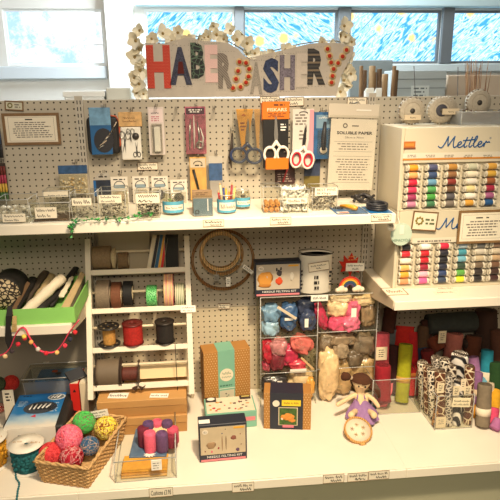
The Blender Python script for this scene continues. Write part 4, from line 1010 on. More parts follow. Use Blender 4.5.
def script_name(parent, px0, px1, py0, py1, cx, z0, y, m):
    """blue brush-script word drawn stroke by stroke"""
    x0, x1 = hy(px0, py1, YF).x-cx, hy(px1, py1, YF).x-cx; zb = hy((px0+px1)/2, py1, YF).z-z0; zt = hy((px0+px1)/2, py0, YF).z-z0
    S = [[(-.6, .5), (-.2, .1), (.3, .2), (.9, 1.3), (1.35, 2.5), (1.5, 2.9)], [(1.5, 2.9), (1.45, 1.5), (1.5, .4)], [(1.5, .4), (2.2, 1.7), (2.9, 2.9)], [(2.9, 2.9), (2.65, 1.4), (2.7, .3), (3.0, .05), (3.5, .5)],
         [(3.5, .6), (4.1, .8), (4.4, 1.2), (4.2, 1.5), (3.75, 1.2), (3.6, .5), (3.9, .05), (4.5, .25), (5.0, .8)], [(5.6, 2.6), (5.15, 1.2), (5.0, .4), (5.2, .05), (5.7, .5)], [(4.7, 1.75), (6.0, 1.85), (7.2, 2.0)],
         [(6.7, 2.7), (6.2, 1.2), (6.05, .4), (6.3, .05), (6.8, .6)], [(6.9, .8), (7.6, 2.0), (7.75, 2.8), (7.4, 2.6), (7.1, 1.2), (7.1, .3), (7.4, .05), (7.9, .5)], [(7.9, .6), (8.5, .8), (8.8, 1.2), (8.6, 1.5), (8.15, 1.2), (8.0, .5), (8.3, .05), (8.9, .3), (9.3, 1.1)],
         [(9.25, .1), (9.5, 1.0), (9.75, 1.5), (9.9, 1.2), (10.4, 1.35), (10.5, 1.1)]]
    q = MB(); sx = (x1-x0)/11.1; sz = (zt-zb)/2.9
    for st in S:
        pts = [(x0+(p[0]+.6)*sx, y, zb+p[1]*sz) for p in st]
        f_ = []
        for i in range(len(pts)-1):
            for t in range(4):
                p0, p1, p2, p3 = [Vector(pts[max(0, min(len(pts)-1, i+k))]) for k in (-1, 0, 1, 2)]; t_ = t/4
                f_.append(.5*((2*p1)+(p2-p0)*t_+(2*p0-5*p1+4*p2-p3)*t_*t_+(3*p1-p0-3*p2+p3)*t_**3))
        f_.append(Vector(pts[-1])); q.tube(f_, .0026, m, 5, flat=1)
    q.build('script_lettering', parent)
BL = mat((20, 82, 138), .5)
script_name(o, 435.5, 490, 217.5, 228.5, cx, z0, -.0005, BL)
q = MB()
def strip(q, px0, px1, py0, py1, m, y0=-.0012):
    a, b = hy(px0, py1, YF), hy(px1, py0, YF); q.box(a.x-cx, b.x-cx, y0, y0+.001, a.z-z0, hy(px0, py0, YF).z-z0, m)
strip(q, 412, 490, 238.5, 243.5, mat((222, 214, 194), .5)); 
q.lines(hy(416, 240, YF).x-cx, hy(455, 240, YF).x-cx, hy(430, 242.6, YF).z-z0, hy(430, 239.5, YF).z-z0, -.0016, GREYINK, 1, 3, .5, .012); q.build('printed_strip', o)
o, cx, W, H, top, z0 = unit('upper white thread stand with blue script name stacked on the lower one', z_mid+.0005, z_top1, (413, 432.4, 451.8, 471.3, 491), (168, 175.5, 182.8, 190.2, 197.6, 204.6), NAMES1, COLS1, 'upper', 211)
script_name(o, 438, 489, 136, 147.5, cx, z0, -.0005, BL)
q = MB().text('o', hy(489.5, 138, YF).x-cx, hy(491.2, 138, YF).x-cx, hy(490, 139, YF).z-z0, hy(490, 137, YF).z-z0, -.001, BL); q.build('mark', o)
q = MB(); strip(q, 403.5, 415.5, 141.5, 149.5, mat((190, 112, 50), .5)); strip(q, 403.5, 415.5, 147.6, 149.5, mat((120, 70, 50), .5), -.0016); strip(q, 405, 414, 143.5, 146, mat((206, 140, 60), .5), -.0016); q.build('orange_patch', o)
q = MB(); strip(q, 402.5, 506, 153.4, 159.8, mat((222, 214, 196), .5)); strip(q, 402.5, 506, 158.6, 160.4, mat((206, 134, 56), .5), -.0016)
for px in (412, 430, 449, 468, 488): q.lines(hy(px-5, 156, YF).x-cx, hy(px+5, 156, YF).x-cx, hy(px, 157.6, YF).z-z0, hy(px, 154.4, YF).z-z0, -.0016, GREYINK, 2, px, .45, .01)
q.build('printed_strip', o)
# framed notices hanging on / leaning against the lower stand
o, w, h = frame_card(458, 506, 210, 243, 'brown framed notice leaning on the lower thread stand at the right edge', [''], Y=YF-.022, fw=.009, name='framed_notice', cat='notice', frm=mat((136, 104, 66), .6, var=.2, scale=30), face=mat((236, 228, 206), .8))
q = MB(); 
for a in ((-.40, .40, .14, .145), (-.40, .40, .855, .86), (-.402, -.398, .145, .855), (.398, .402, .145, .855)): q.box(a[0]*w, a[1]*w, -.0004, 0, a[2]*h, a[3]*h, GREYINK)
q.lines(-w*.2, w*.2, h*.74, h*.8, -.0004, INK, 1, 2, .6, .05); q.lines(-w*.36, w*.36, h*.2, h*.70, -.0004, GREYINK, 6, 15, .45, .012); q.build('print', o)
o, w, h = frame_card(411.5, 436.5, 211.5, 230.5, 'small brown framed card with an olive emblem on the lower thread stand', [''], Y=YF-.012, fw=.004, tilt=.09, face=mat((226, 218, 194), .8))
q = MB()
for k in range(8):
    a = k*PI/4; q.blob((-w*.22+math.cos(a)*h*.17, -.001, h*.5+math.sin(a)*h*.17), h*.07, .0008, h*.07, mat((140, 124, 50), .7), 0, 0, 1)
q.lines(0, w*.40, h*.28, h*.68, -.0006, mat((90, 100, 70), .7), 2, 3, .5, .02); q.build('emblem', o)
# round recycling tag
X, zb, w, h = rect(390.5, 412.5, 221, 245.5, YF-.03)
o = thing('round_tag', 'pale green round card tag hanging at the corner of the lower thread stand', 'tag', (X, YF-.03, zb))
pts = [(math.cos(a)*w*.48, h*.46+math.sin(a)*h*.46) for a in [k*PI/16 for k in range(32)]]
TG = mat((190, 208, 190), .6, var=.05, scale=30)
q = MB().prism(pts, 0, .003, TG); q.build('disc', o)
q = MB().box(-w*.08, w*.10, -.001, 0, h*.46, h*.82, mat((226, 222, 208), .6)); q.text('HEMACYCLE', -w*.40, w*.40, h*.17, h*.27, -.0012, mat((70, 110, 96), .6)); q.build('print', o)
MB().tube([(-w*.1, .0015, h*.9), (-w*.12, .012, h*1.02), (-w*.1, .026, h*1.1)], .0014, TAGW, 5).build('loop', o)
X, zb, w, h = rect(387, 396, 221, 231, YF-.034)
o = thing('swing_tag', 'small cream round price tag overlapping the pale green tag', 'tag', (X, YF-.036, zb))
q = MB().prism([(math.cos(a)*w*.5, h*.5+math.sin(a)*h*.5) for a in [k*PI/10 for k in range(20)]], 0, .002, PAPER); q.build('disc', o); MB().lines(-w*.3, w*.3, h*.35, h*.65, -.0006, INK, 2, 3, .4, .01).build('writing', o)
# price cards lying on the shelf ledge in front of the lower stand
def flat_card(px0, px1, py0, py1, z, label, text, frm=BROWNF):
    a = hz((px0+px1)/2, py1, z); b = hz((px0+px1)/2, py0, z); w = hy(px1, py1, a.y).x-hy(px0, py1, a.y).x; d = b.y-a.y
    o = thing('price_card', label, 'price card', (a.x, a.y, z+.0006)); f_ = .003
    MB().box(-w/2, w/2, 0, d, 0, .0012, PAPER).build('card', o)
    if frm:
        q = MB()
        for r_ in ((-w/2, w/2, 0, f_), (-w/2, w/2, d-f_, d), (-w/2, -w/2+f_, f_, d-f_), (w/2-f_, w/2, f_, d-f_)): q.box(r_[0], r_[1], r_[2], r_[3], .0012, .0022, frm)
        q.build('frame', o)
    q = MB(); q.M = Matrix.Translation((0, 0, .0016)) @ Matrix.Rotation(-PI/2, 4, 'X'); q.text(text, -w*.36, w*.36, d*.3, d*.72, 0, mat((150, 110, 70), .6)); q.build('writing', o)
flat_card(387, 409, 288, 295.5, ZR, 'brown-edged price card lying at the left corner of the right shelf', 'Thread')
flat_card(436, 457, 291.4, 294.2, ZR, 'front one of two slim price cards lying below the spools', 'Cotton 50', None)
flat_card(437, 457, 287.4, 290.2, ZR, 'rear one of two slim price cards lying below the spools', 'Poly 100', None)

# lace wheels behind / on top of the upper stand
LACE = mat((184, 174, 156), .8, var=.15, scale=120)
def wheel(px, py, rp, Y, label, dark=False, tagbox=None, twin=False):
    c = hy(px, py, Y); r = hy(px+rp, py, Y).x-c.x
    o = thing('lace_reel', label, 'lace reel', (c.x, Y, c.z-r))
    for i, dx in enumerate(((0, 0), (r*.55, .03)) if twin else ((0, 0),)):
        q = MB().lathe([(.012, -.012), (r*.9, -.014), (r*.93, -.004), (r*.93, .016), (.012, .016)], LACE, 36, 'Y', (dx[0], dx[1], r))
        q.build('card_disc', o)
        q = MB()
        for k in range(26):
            a = 2*PI*k/26; q.blob((dx[0]+math.cos(a)*r*.95, dx[1], r+math.sin(a)*r*.95), r*.085, .008, r*.085, mat((120, 104, 84), .7) if (dark and k % 2) else LACE, .2, k, 1)
        q.build('scalloped_lace', o)
        q = MB().ring((dx[0], dx[1]-.014, r), r*.62, .0012, mat((170, 158, 140), .7)); q.lathe([(.0, -.0158), (.010, -.0156), (.010, -.012)], mat((60, 56, 52), .5), 14, 'Y', (dx[0], dx[1], r)); 
        if twin and i == 0: q.lathe([(.012, -.0152), (.024, -.0152), (.024, -.012)], mat((66, 66, 76), .6), 20, 'Y', (dx[0], dx[1], r))
        q.build('hub', o)
    if tagbox:
        a, b_ = hy(tagbox[0], tagbox[3], Y-.024), hy(tagbox[1], tagbox[2], Y-.024)
        q = MB().box(a.x-c.x, b_.x-c.x, -.026, -.016, a.z-c.z+r, b_.z-c.z+r, mat((206, 190, 162), .7), .001); q.text('Lace', (a.x+b_.x)/2-c.x-.012, (a.x+b_.x)/2-c.x+.012, (a.z+b_.z)/2-c.z+r-.004, (a.z+b_.z)/2-c.z+r+.004, -.0264, INK); q.build('label', o)
    return o
zt = z_top1
YW1 = -.20
def wheel_y(py_bottom): return hz(410, py_bottom, zt+.001).y
def rest(o): o.location.z = zt+.0015
rest(wheel(411, 115.5, 13, -.13, 'round cream lace reel with dark scalloped edge, leftmost on the upper thread stand', True, (404, 421, 119.5, 125)))
rest(wheel(440, 115.5, 13, -.13, 'pair of overlapping cream lace reels with a dark hub in the middle', False, (442, 459, 113.8, 120), True))
o = wheel(477.5, 109.5, 12.5, -.10, 'round lace reel tilted up out of the clear bin at the right', True)
o.location.z = zt+.03
a, b_ = hy(459, 128, -.20), hy(512, 112, -.20)
o = thing('clear_bin', 'clear plastic bin on the upper thread stand at the right edge', 'bin', ((a.x+b_.x)/2, -.215, zt+.001)); w = b_.x-a.x; h = max(.05, hy(485, 112, -.215).z-zt)
open_box(MB(), w, .17, h, FROST).build('body', o); q = rim(MB(), w, .17, h, EDGE); edges(q, w, .17, h, EDGE); q.build('rim', o)
q = MB().box(w*.30, w*.5, -.004, -.002, h*.2, h*.7, mat((222, 204, 172), .7)); q.text('Trims', w*.34, w*.47, h*.4, h*.55, -.0042, INK); q.build('label', o)
fill_stuff(o, w*.8, .10, .01, h*1.05, [mat((110, 92, 70), .6), mat((150, 120, 92), .6), mat((90, 60, 50), .6), mat((172, 160, 130), .6)], 60, .012, 14, 'bit', 'trimmings')
# ------------------------------------------------------------------ white wooden ribbon rack and its boxes
RP0 = Vector((0, -.27, .39)); RD = Vector((0, .22, .61)); RN = Vector((0, .61, -.22)).normalized()
LEAN = math.atan2(.22, .61)
def rk(px, py, off=0):
    d = ray(px, py); t = ((RP0+RN*off-CAM).dot(RN))/d.dot(RN); return CAM+d*t
rx0, rx1 = -.449, -.038
rack = thing('ribbon_rack', 'white wooden ladder rack of ribbon spools leaning on the middle pegboard', 'rack', ((rx0+rx1)/2, -.27, .39))
RW = mat((236, 226, 206), .55, var=.05, scale=10)
RM = Matrix.Rotation(-LEAN, 4, 'X'); RL = math.hypot(.22, .61)+.012; hw = (rx1-rx0)/2
for s_ in (-1, 1):
    b = MB(); b.M = RM
    b.add([(s_*hw-.011, -.004, 0), (s_*hw+.011, -.004, 0), (s_*hw+.011, .052, 0), (s_*hw-.011, .052, 0), (s_*hw-.011, .004, RL), (s_*hw+.011, .004, RL), (s_*hw+.011, .05, RL-.02), (s_*hw-.011, .05, RL-.02)],
          [[0, 3, 2, 1], [4, 5, 6, 7], [0, 1, 5, 4], [1, 2, 6, 5], [2, 3, 7, 6], [3, 0, 4, 7]], RW); b.build('side_post', rack)
    b = MB().tube([(s_*(hw-.001), .10, .10), (s_*(hw-.001), .208, -.1315)], .008, RW, 8); b.build('rear_leg', rack)
TIERS = [271, 309.5, 348.5, 386]
tp = [rk(140, py) for py in TIERS]
def rloc(p): return p-Vector(rack.location)
for p in tp:
    q = rloc(p); t = q.dot(RD.normalized())
    b = MB(); b.M = RM; b.box(-hw+.0112, hw-.0112, -.002, .012, t-.011, t+.011, RW, .002); b.build('front_rail', rack)
    b = MB(); b.M = RM; b.box(-hw+.0112, hw-.0112, .040, .050, t-.012, t+.008, RW, .002); b.build('rear_rail', rack)
for py in (251, 291, 326, 364):
    q = rloc(rk(140, py, .028)); b = MB().tube([(-hw+.0112, q.y, q.z), (hw-.0112, q.y, q.z)], .0058, mat((222, 208, 178), .6), 10); b.build('dowel', rack)
b = MB(); q = rloc(rk(140, 379, .052)); q2 = rloc(rk(140, 366, .052)); b.add([(-hw+.012, q.y, q.z), (hw-.012, q.y, q.z), (hw-.012, q2.y, q2.z), (-hw+.012, q2.y, q2.z)], [[0, 1, 2, 3]], mat((226, 204, 160), .6))
b.M = Matrix.Translation((0, .004, 0)); b.add([(-hw+.012, q.y, q.z), (hw-.012, q.y, q.z), (hw-.012, q2.y, q2.z), (-hw+.012, q2.y, q2.z)], [[3, 2, 1, 0]], mat((226, 204, 160), .6)); b.build('back_strip', rack)
b = MB(); b.M = RM; t = rloc(rk(186, 309)).dot(RD.normalized()); b.box(hw-.035, hw+.028, -.0085, -.0065, t-.014, t+.014, TAGW)
b.text('ribbons', hw-.03, hw+.022, t+.002, t+.010, -.0087, INK); b.text('80p per m', hw-.026, hw+.012, t-.010, t-.002, -.0087, INK); b.build('price_label', rack)
# plain panel behind the top tier
a, c = hy(100, 268, -.035), hy(151, 236, -.024)
o = thing('backing_board', 'plain grey-beige board behind the top tier of the ribbon rack', 'board', ((a.x+c.x)/2, -.026, .86))
w = c.x-a.x; MB().prism([(-w/2, 0), (w*.40, 0), (w*.52, .245), (-w/2, .245)], 0, .003, mat((176, 164, 140), .8, var=.05, scale=8)).build('sheet', o)

GRP = 'ribbon spools on the white rack'
def rspool(px0, px1, py0, py1, tier, name, label, c, flange=None, core=.42, off=.030, tex=None, tilt=0, hubw=None, cat='ribbon spool', full=.97):
    """spool threaded sideways on a dowel: px0..px1 across, py0..py1 top to bottom"""
    Y = tp[tier].y+.04
    cx = rk((px0+px1)/2, (py0+py1)/2, off); a = hy(px0, (py0+py1)/2, cx.y); b_ = hy(px1, (py0+py1)/2, cx.y)
    w = b_.x-a.x; t, u = hy((px0+px1)/2, py0, cx.y), hy((px0+px1)/2, py1, cx.y); r = (t.z-u.z)/2
    o = thing(name, label, cat, (cx.x, cx.y, (t.z+u.z)/2-r), rz=tilt, group=GRP)
    m = tex or mat(c, .75, var=.18, scale=150, bump=.3, bscale=600)
    n = 10; k = .88 if flange else full
    prof = [(r*core, -w*.5+.002)]+[(r*k*(1-.012*(i % 2)), -w/2+.002+(w-.004)*i/n) for i in range(n+1)]+[(r*core, w*.5-.002)]
    wb = MB().lathe(prof, m, 28, 'X', (0, 0, r)); wb.build('ribbon' if cat == 'ribbon spool' else 'cord', o)
    hm = mat(flange or (206, 190, 158), .6)
    for s_ in (-1, 1):
        q = MB()
        rr = r if flange else r*.55
        pr_ = [(.0075, s_*w*.5), (rr, s_*w*.5), (rr, s_*(w*.5-.0018)), (.0075, s_*(w*.5-.0018)), (.0075, s_*w*.5)]
        q.lathe(pr_ if s_ < 0 else pr_[::-1], hm, 28, 'X', (0, 0, r)); q.build('flange' if flange else 'hub_end', o)
    return o, cx, w, r
BURL = (128, 108, 82)
rspool(93, 112, 246, 269, 0, 'ribbon_spool', 'wide brown burlap ribbon roll at the left of the top rack tier', (134, 112, 84))
rspool(112.5, 116.5, 248, 269, 0, 'ribbon_spool', 'narrow pale beige ribbon roll between two burlap rolls on the top tier', (186, 168, 132))
rspool(118, 129, 252, 269, 0, 'ribbon_spool', 'smaller brown burlap ribbon roll, third from the left on the top tier', (120, 96, 68))
# flat cards standing on the top tier
def tcard(px0, px1, pyt, pyb, lean, m, label, name='ribbon_card', th=None):
    p = rk((px0+px1)/2, pyb, .03); a, b_ = hy(px0, pyb, p.y), hy(px1, pyb, p.y); t = hy((px0+px1)/2, pyt, p.y)
    w = b_.x-a.x; h = t.z-p.z
    o = thing(name, label, 'ribbon reel', (p.x, p.y, p.z+.001), ry=lean, group='ribbon reels leaning on the top tier')
    q = MB().prism([(-w/2, 0), (w/2, 0), (w/2, h), (-w/2, h)], -.025, .025, m); q.build('ribbon', o)
    q = MB().box(-w/2-.0012, -w/2-.0002, -.027, .027, 0, h+.002, mat((190, 180, 160), .6)); q.build('side_disc', o)
    q = MB().box(w/2+.0002, w/2+.0012, -.027, .027, 0, h+.002, mat((150, 140, 124), .6)); q.build('side_disc', o)
tcard(147, 150.5, 236, 269, .22, mat((214, 202, 178), .6), 'white edged reel leaning at the left of the leaning reels on the top tier')
tcard(151, 154, 236, 269, .22, mat((40, 40, 48), .6), 'dark navy reel leaning second among the reels on the top tier')
tcard(154.5, 157.5, 236, 269, .21, mat((44, 94, 130), .6), 'blue reel leaning third among the reels on the top tier')
tcard(158, 160, 237, 269, .20, mat((222, 164, 62), .6), 'yellow reel leaning between the blue and red reels on the top tier')
tcard(160.5, 163, 236, 269, .19, mat((190, 40, 34), .6), 'red reel leaning beside the black reel on the top tier')
tcard(166, 179, 236, 269, .02, mat((26, 26, 24), .7, var=.2, scale=60), 'wide black ribbon reel at the right of the top tier')
rspool(97, 111, 280, 309, 1, 'ribbon_spool', 'large grey-brown ribbon spool at the left of the second tier', (128, 112, 94))
rspool(112, 122, 282, 309, 1, 'ribbon_spool', 'rust brown ribbon spool with a hanging tail on the second tier', (112, 66, 42))
rspool(123.5, 133, 281, 305, 1, 'ribbon_spool', 'black ribbon spool in the middle of the second tier', (24, 24, 26))
rspool(146.5, 157.5, 285, 306, 1, 'ribbon_spool', 'glittering green ribbon spool on the second tier', (40, 130, 66), tex=cell_mat('green_sequin', (34, 128, 60), (120, 210, 130), 160, .12, .3))
rspool(164, 174, 274, 307, 1, 'ribbon_spool', 'tall cream spool with red and pink stripes on the second tier', (220, 200, 170), tex=stripe_mat('red_stripe', [(226, 208, 176), (206, 60, 54), (226, 208, 176), (232, 160, 60), (226, 208, 176), (206, 80, 90)], .0150, 'X'))
rspool(175, 184.5, 283, 306, 1, 'ribbon_spool', 'pale green and white striped spool at the right of the second tier', (190, 190, 160), tex=stripe_mat('green_stripe', [(214, 208, 184), (130, 150, 110)], .0075, 'X'))
# tail of the rust ribbon
p = rk(117, 305, -.004); q = rk(116.5, 312.5, -.012)
tag(MB().prism([(-.018, -(p.z-q.z)), (.012, -(p.z-q.z)-.003), (.016, 0), (-.014, 0)], 0, .0012, mat((112, 66, 42), .8, var=.2, scale=120)).build('ribbon_tail', loc=(p.x, p.y-.002, p.z)), 'loose rust brown ribbon end hanging over the second rail', 'ribbon')
# cord spools standing upright on the third tier
def cordspool(px0, px1, pyt, pyb, label, c, fl=(36, 32, 30), fr=1.0, core=.8, tier=2, tex=None, off=.032):
    p = rk((px0+px1)/2, pyb, off); a, b_ = hy(px0, pyb, p.y), hy(px1, pyb, p.y); t = hy((px0+px1)/2, pyt, p.y)
    r = (b_.x-a.x)/2; h = t.z-p.z-.006; zb = tp[tier].z+.0115
    o = thing('cord_spool', label, 'cord spool', (p.x, tp[tier].y+.034, zb), group='cord spools on the third tier')
    m = tex or mat(c, .7, var=.25, scale=120, bump=.4, bscale=500); n = 14
    MB().lathe([(r*.3, .004)]+[(r*core*(1-.03*(i % 2)), .004+(h-.008)*i/n) for i in range(n+1)]+[(r*.3, h-.004)], m, 28).build('cord', o)
    for z in (0, h-.003):
        q = MB().lathe([(.006, z), (r*fr, z), (r*fr, z+.003), (.006, z+.003), (.006, z)], mat(fl, .45), 30)
        if fl == (36, 32, 30):
            for k in range(6):
                a_ = k*PI/3; q.lathe([(r*.10, z+.0031), (r*.10, z+.0036)], mat((150, 132, 100), .6), 8, 'Z', (math.cos(a_)*r*.66, math.sin(a_)*r*.66, 0))
        q.build('flange', o)
cordspool(99, 121, 328, 347.5, 'tan cord spool with black flanges at the left of the third tier', (198, 146, 74), core=.58)
cordspool(123, 144.5, 324.5, 346, 'fat red cord spool in the middle of the third tier', (176, 34, 28), (96, 26, 22), .98, .92)
cordspool(155.5, 175.5, 324, 345.5, 'black cord spool at the right of the third tier with a dangling strand', (34, 28, 26), (40, 32, 28), 1.0, .88)
rspool(97.5, 121, 358.5, 386, 3, 'cord_spool', 'big grey-brown cord spool at the left of the lowest tier', (104, 90, 74), (58, 44, 36), cat='cord spool', tex=wave_mat('cord_wrap', (84, 72, 58), (128, 112, 92), 90, 1, 'X'))
rspool(122, 139.5, 361, 385.5, 3, 'cord_spool', 'narrow maroon cord spool with open flanges on the lowest tier', (92, 40, 30), (64, 46, 38), cat='cord spool', tex=mat((92, 40, 30), .7, var=.3, scale=200))
# shrink the maroon winding
for ob in COL.objects:
    if ob.get('label') == 'narrow maroon cord spool with open flanges on the lowest tier':
        for ch in ob.children:
            if ch.name.startswith('cord'):
                r_ = max(v.co.z for v in ch.data.vertices)/2
                for v in ch.data.vertices: v.co.y *= .58; v.co.z = r_+(v.co.z-r_)*.58
p0 = rk(175, 343, .0); p1 = hz(175, 405, .40)
tag(MB().tube([(0, 0, 0), (.001, -.012, -.03), (.002, -.03, -.1), (.004, -.05, p1.z-p0.z)], .0016, BLACK, 5).build('cord_strand', loc=(p0.x, p0.y-.004, p0.z)), 'thin black cord strand dangling from the black spool over the boxes', 'cord')
b = rk(138, 383, -.02)
o = thing('ribbon_bow', 'small dark brown bow hanging from the maroon cord spool', 'bow', (b.x, b.y, b.z))
bw = mat((66, 48, 36), .7)
for s_ in (-1, 1): MB().prism([(0, -.012), (s_*.018, -.020), (s_*.030, -.012), (s_*.012, -.034)] if s_ > 0 else [(0, -.012), (-.012, -.034), (-.026, -.022), (-.016, -.016)], -.003, .003, bw).build('loop', o)
MB().tube([(0, 0, -.016), (-.004, .003, .01), (.004, .012, .035)], .0018, bw, 5).build('tail', o)

# brown lidded boxes under the rack
KR = mat((196, 148, 88), .7, var=.06, scale=6, key='kraft'); KR2 = mat((182, 134, 76), .7, var=.06, scale=6)
bx0, bx1 = hy(97.5, 420, -.32).x, hy(187, 415, -.32).x
Hs = hy(97, 403, -.315).z-ZB
def flatbox(z0, h, y0, d, label, labels=()):
    o = thing('kraft_box', label, 'box', ((bx0+bx1)/2, y0, z0)); w = bx1-bx0
    MB().box(-w/2+.002, w/2-.002, .002, d-.002, 0, h*.55, KR2, .002).build('tray', o)
    MB().box(-w/2, w/2, 0, d, h*.5501, h, KR, .002).build('lid', o)
    for (u0, u1, v0, v1, tx) in labels:
        q = MB(); q.M = Matrix.Translation((u0, v0, h+.0004)) @ Matrix.Rotation(-.12, 4, 'Z') @ Matrix.Rotation(-PI/2, 4, 'X')
        q.box(0, u1-u0, -.0004, .0, 0, v1-v0, TAGW); q.text(tx, .004, u1-u0-.004, (v1-v0)*.25, (v1-v0)*.7, -.0006, INK); q.build('price_label', o)
    return o
flatbox(ZB+.0005, Hs*.52, -.325, .24, 'lower brown kraft box of the pair under the ribbon rack')
flatbox(ZB+Hs*.52+.001, Hs*.48, -.315, .24, 'upper brown kraft box with two white labels under the ribbon rack', [(-.14, -.06, .030, .075, 'leather'), (.03, .105, .016, .05, 'suede cord')])
# ------------------------------------------------------------------ left bay: green tray on the half-height shelf
GRN = mat((142, 206, 106), .55, var=.04, scale=20)
g0, g1 = -1.30, -.448; gf, gb = -.412, -.06
gh = hy(40, 308.5, gf).z-ZL-.001
tray = thing('green_tray', 'bright green cardboard tray of fabric rolls on the half-height shelf', 'tray', ((g0+g1)/2, gf, ZL+.0006))
W = g1-g0
gap = hy(11, 320, gf).x-(g0+g1)/2
MB().box(-W/2, gap-.012, 0, .004, 0, gh, GRN).build('front_panel', tray)
MB().box(gap+.010, W/2, 0, .004, 0, gh, GRN).build('front_panel', tray)
MB().box(W/2-.004, W/2, .0042, gb-gf-.0042, 0, gh*1.0, GRN).build('end_panel', tray)
MB().box(-W/2, -W/2+.004, .0042, gb-gf-.0042, 0, gh, GRN).build('end_panel', tray)
MB().box(-W/2, W/2, gb-gf-.004, gb-gf, 0, gh*1.1, GRN).build('rear_panel', tray)
MB().box(-W/2+.0042, W/2-.0042, .0042, gb-gf-.0042, 0, .003, GRN).build('tray_floor', tray)
def roll(px0, py0, px1, py1, Y0, Y1, r, m, name, label, cat='fabric roll', flat=1, group=None, sag=0):
    a, b_ = hy(px0, py0, Y0), hy(px1, py1, Y1); a.z = max(a.z, ZL+.006+r)
    d = b_-a; n = 9
    pts = [d*(i/(n-1))+Vector((0, 0, -sag*math.sin(PI*i/(n-1)))) for i in range(n)]
    rs = [r*(.92+.1*math.sin(i*2.3+px0)) for i in range(n)]
    o = MB().tube(pts, rs, m, 14, flat=flat).build(name, loc=a); tag(o, label, cat, group); return o
BLKF = mat((30, 27, 26), .7, var=.3, scale=40); CRM = mat((226, 214, 190), .7, var=.06, scale=40, bump=.4, bscale=90); TAN = mat((186, 162, 120), .7, var=.1, scale=30)
LEOP = cell_mat('leopard_lace', (206, 186, 150), (42, 32, 26), 62, .11)
DKB = mat((70, 58, 46), .7, var=.3, scale=40)
GRPR = 'rolls and packs in the green tray'
# leopard drum
c = hy(6, 291, -.25)
o = thing('patterned_pouch', 'black drum pouch with a cream leopard-spotted end at the left of the green tray', 'pouch', (c.x, -.30, ZL+.0045))
r_ = c.z-ZL-.01
MB().lathe([(r_*.98, .012), (r_, .03), (r_*.98, .14)], BLKF, 32, 'Y', (0, 0, r_+.004)).build('body', o)
MB().lathe([(0, -.003), (r_*.6, .0), (r_*.97, .011)], LEOP, 32, 'Y', (0, 0, r_+.004)).build('patterned_end', o)
roll(12, 314, 33, 279, -.36, -.13, .022, BLKF, 'fabric_roll', 'black roll leaning next to the leopard drum pouch', group=GRPR, flat=.7)
roll(22, 316, 62, 278, -.390, -.20, .022, CRM, 'fabric_roll', 'plump cream roll lying slantwise in the green tray', group=GRPR)
roll(33, 304, 52, 276, -.26, -.10, .016, TAN, 'fabric_roll', 'thin tan roll behind the plump cream roll', group=GRPR)
roll(24, 304, 46, 272, -.24, -.08, .02, DKB, 'fabric_roll', 'dark brown roll behind the tan and cream rolls', group=GRPR, flat=.6)
roll(38, 316, 69, 281, -.352, -.11, .024, BLKF, 'fabric_roll', 'thick black roll in front of the plump cream roll', group=GRPR, flat=.6)
roll(50, 312, 76, 268, -.29, -.06, .016, BLKF, 'fabric_roll', 'thin black roll reaching highest in the green tray', group=GRPR, flat=.6)
roll(60, 297, 70, 277, -.24, -.12, .018, CRM, 'fabric_roll', 'short cream folded piece between the black rolls', group=GRPR, flat=.4)
def slantsheet(p, m, label, Y0, Y1, th=.004):
    P = [hy(px, py, Y0 if k < 2 else Y1) for k, (px, py) in enumerate(p)]
    for q in P[:2]: q.z = max(q.z, ZL+.008)
    base = P[0]; nrm = (P[1]-P[0]).cross(P[3]-P[0]).normalized()*th
    V = [q-base for q in P]+[q-base+nrm for q in P]
    o = MB().add(V, [[0, 1, 2, 3], [7, 6, 5, 4], [0, 4, 5, 1], [1, 5, 6, 2], [2, 6, 7, 3], [3, 7, 4, 0]], m).build('fabric_sheet', loc=base); tag(o, label, 'fabric sheet', GRPR)
slantsheet([(57, 316), (66, 316), (85, 275), (81, 272)], TAN, 'tan sheet standing aslant at the right of the green tray', -.36, -.12)
slantsheet([(68, 316), (76, 315), (86, 288), (84, 276)], mat((84, 78, 60), .6, var=.3, scale=30), 'dark greenish sheet nearest the right end of the green tray', -.345, -.11)
slantsheet([(8, 316), (12, 317), (30, 284), (27, 282)], mat((110, 84, 60), .6), 'brown edged strip standing by the leopard drum pouch', -.392, -.2)
# black ribbon and gold fringe over the tray front
def strap(pts, wd, m, label, name='ribbon'):
    P = [hy(px, py, Y) for px, py, Y in pts]; base = P[0]; vs = []
    for i, q in enumerate(P):
        for s_ in (-1, 1): vs.append(q-base+Vector((s_*wd[i]/2, 0, 0)))
    n = len(P)
    for i, q in enumerate(P):
        for s_ in (-1, 1): vs.append(q-base+Vector((s_*wd[i]/2, .0016, 0)))
    fs = []
    for i in range(n-1): fs += [[2*i, 2*i+1, 2*i+3, 2*i+2], [2*n+2*i, 2*n+2*i+2, 2*n+2*i+3, 2*n+2*i+1], [2*i, 2*i+2, 2*n+2*i+2, 2*n+2*i], [2*i+1, 2*n+2*i+1, 2*n+2*i+3, 2*i+3]]
    fs += [[0, 2*n, 2*n+1, 1], [2*n-2, 2*n-1, 4*n-1, 4*n-2]]
    tag(MB().add(vs, fs, m).build(name, loc=base), label, 'ribbon')
strap([(10, 306, -.418), (9, 316, -.434), (8, 328, -.434), (8.5, 340, -.434), (9.5, 350, -.434)], [.016, .022, .018, .026, .006], BLKF, 'black ribbon hanging over the front of the green tray')
strap([(14.5, 316, -.424), (14.5, 324, -.433), (14, 332, -.433)], [.014, .016, .018], mat((190, 160, 104), .7, var=.3, scale=200), 'short gold fringe hanging beside the black ribbon', 'fringe')
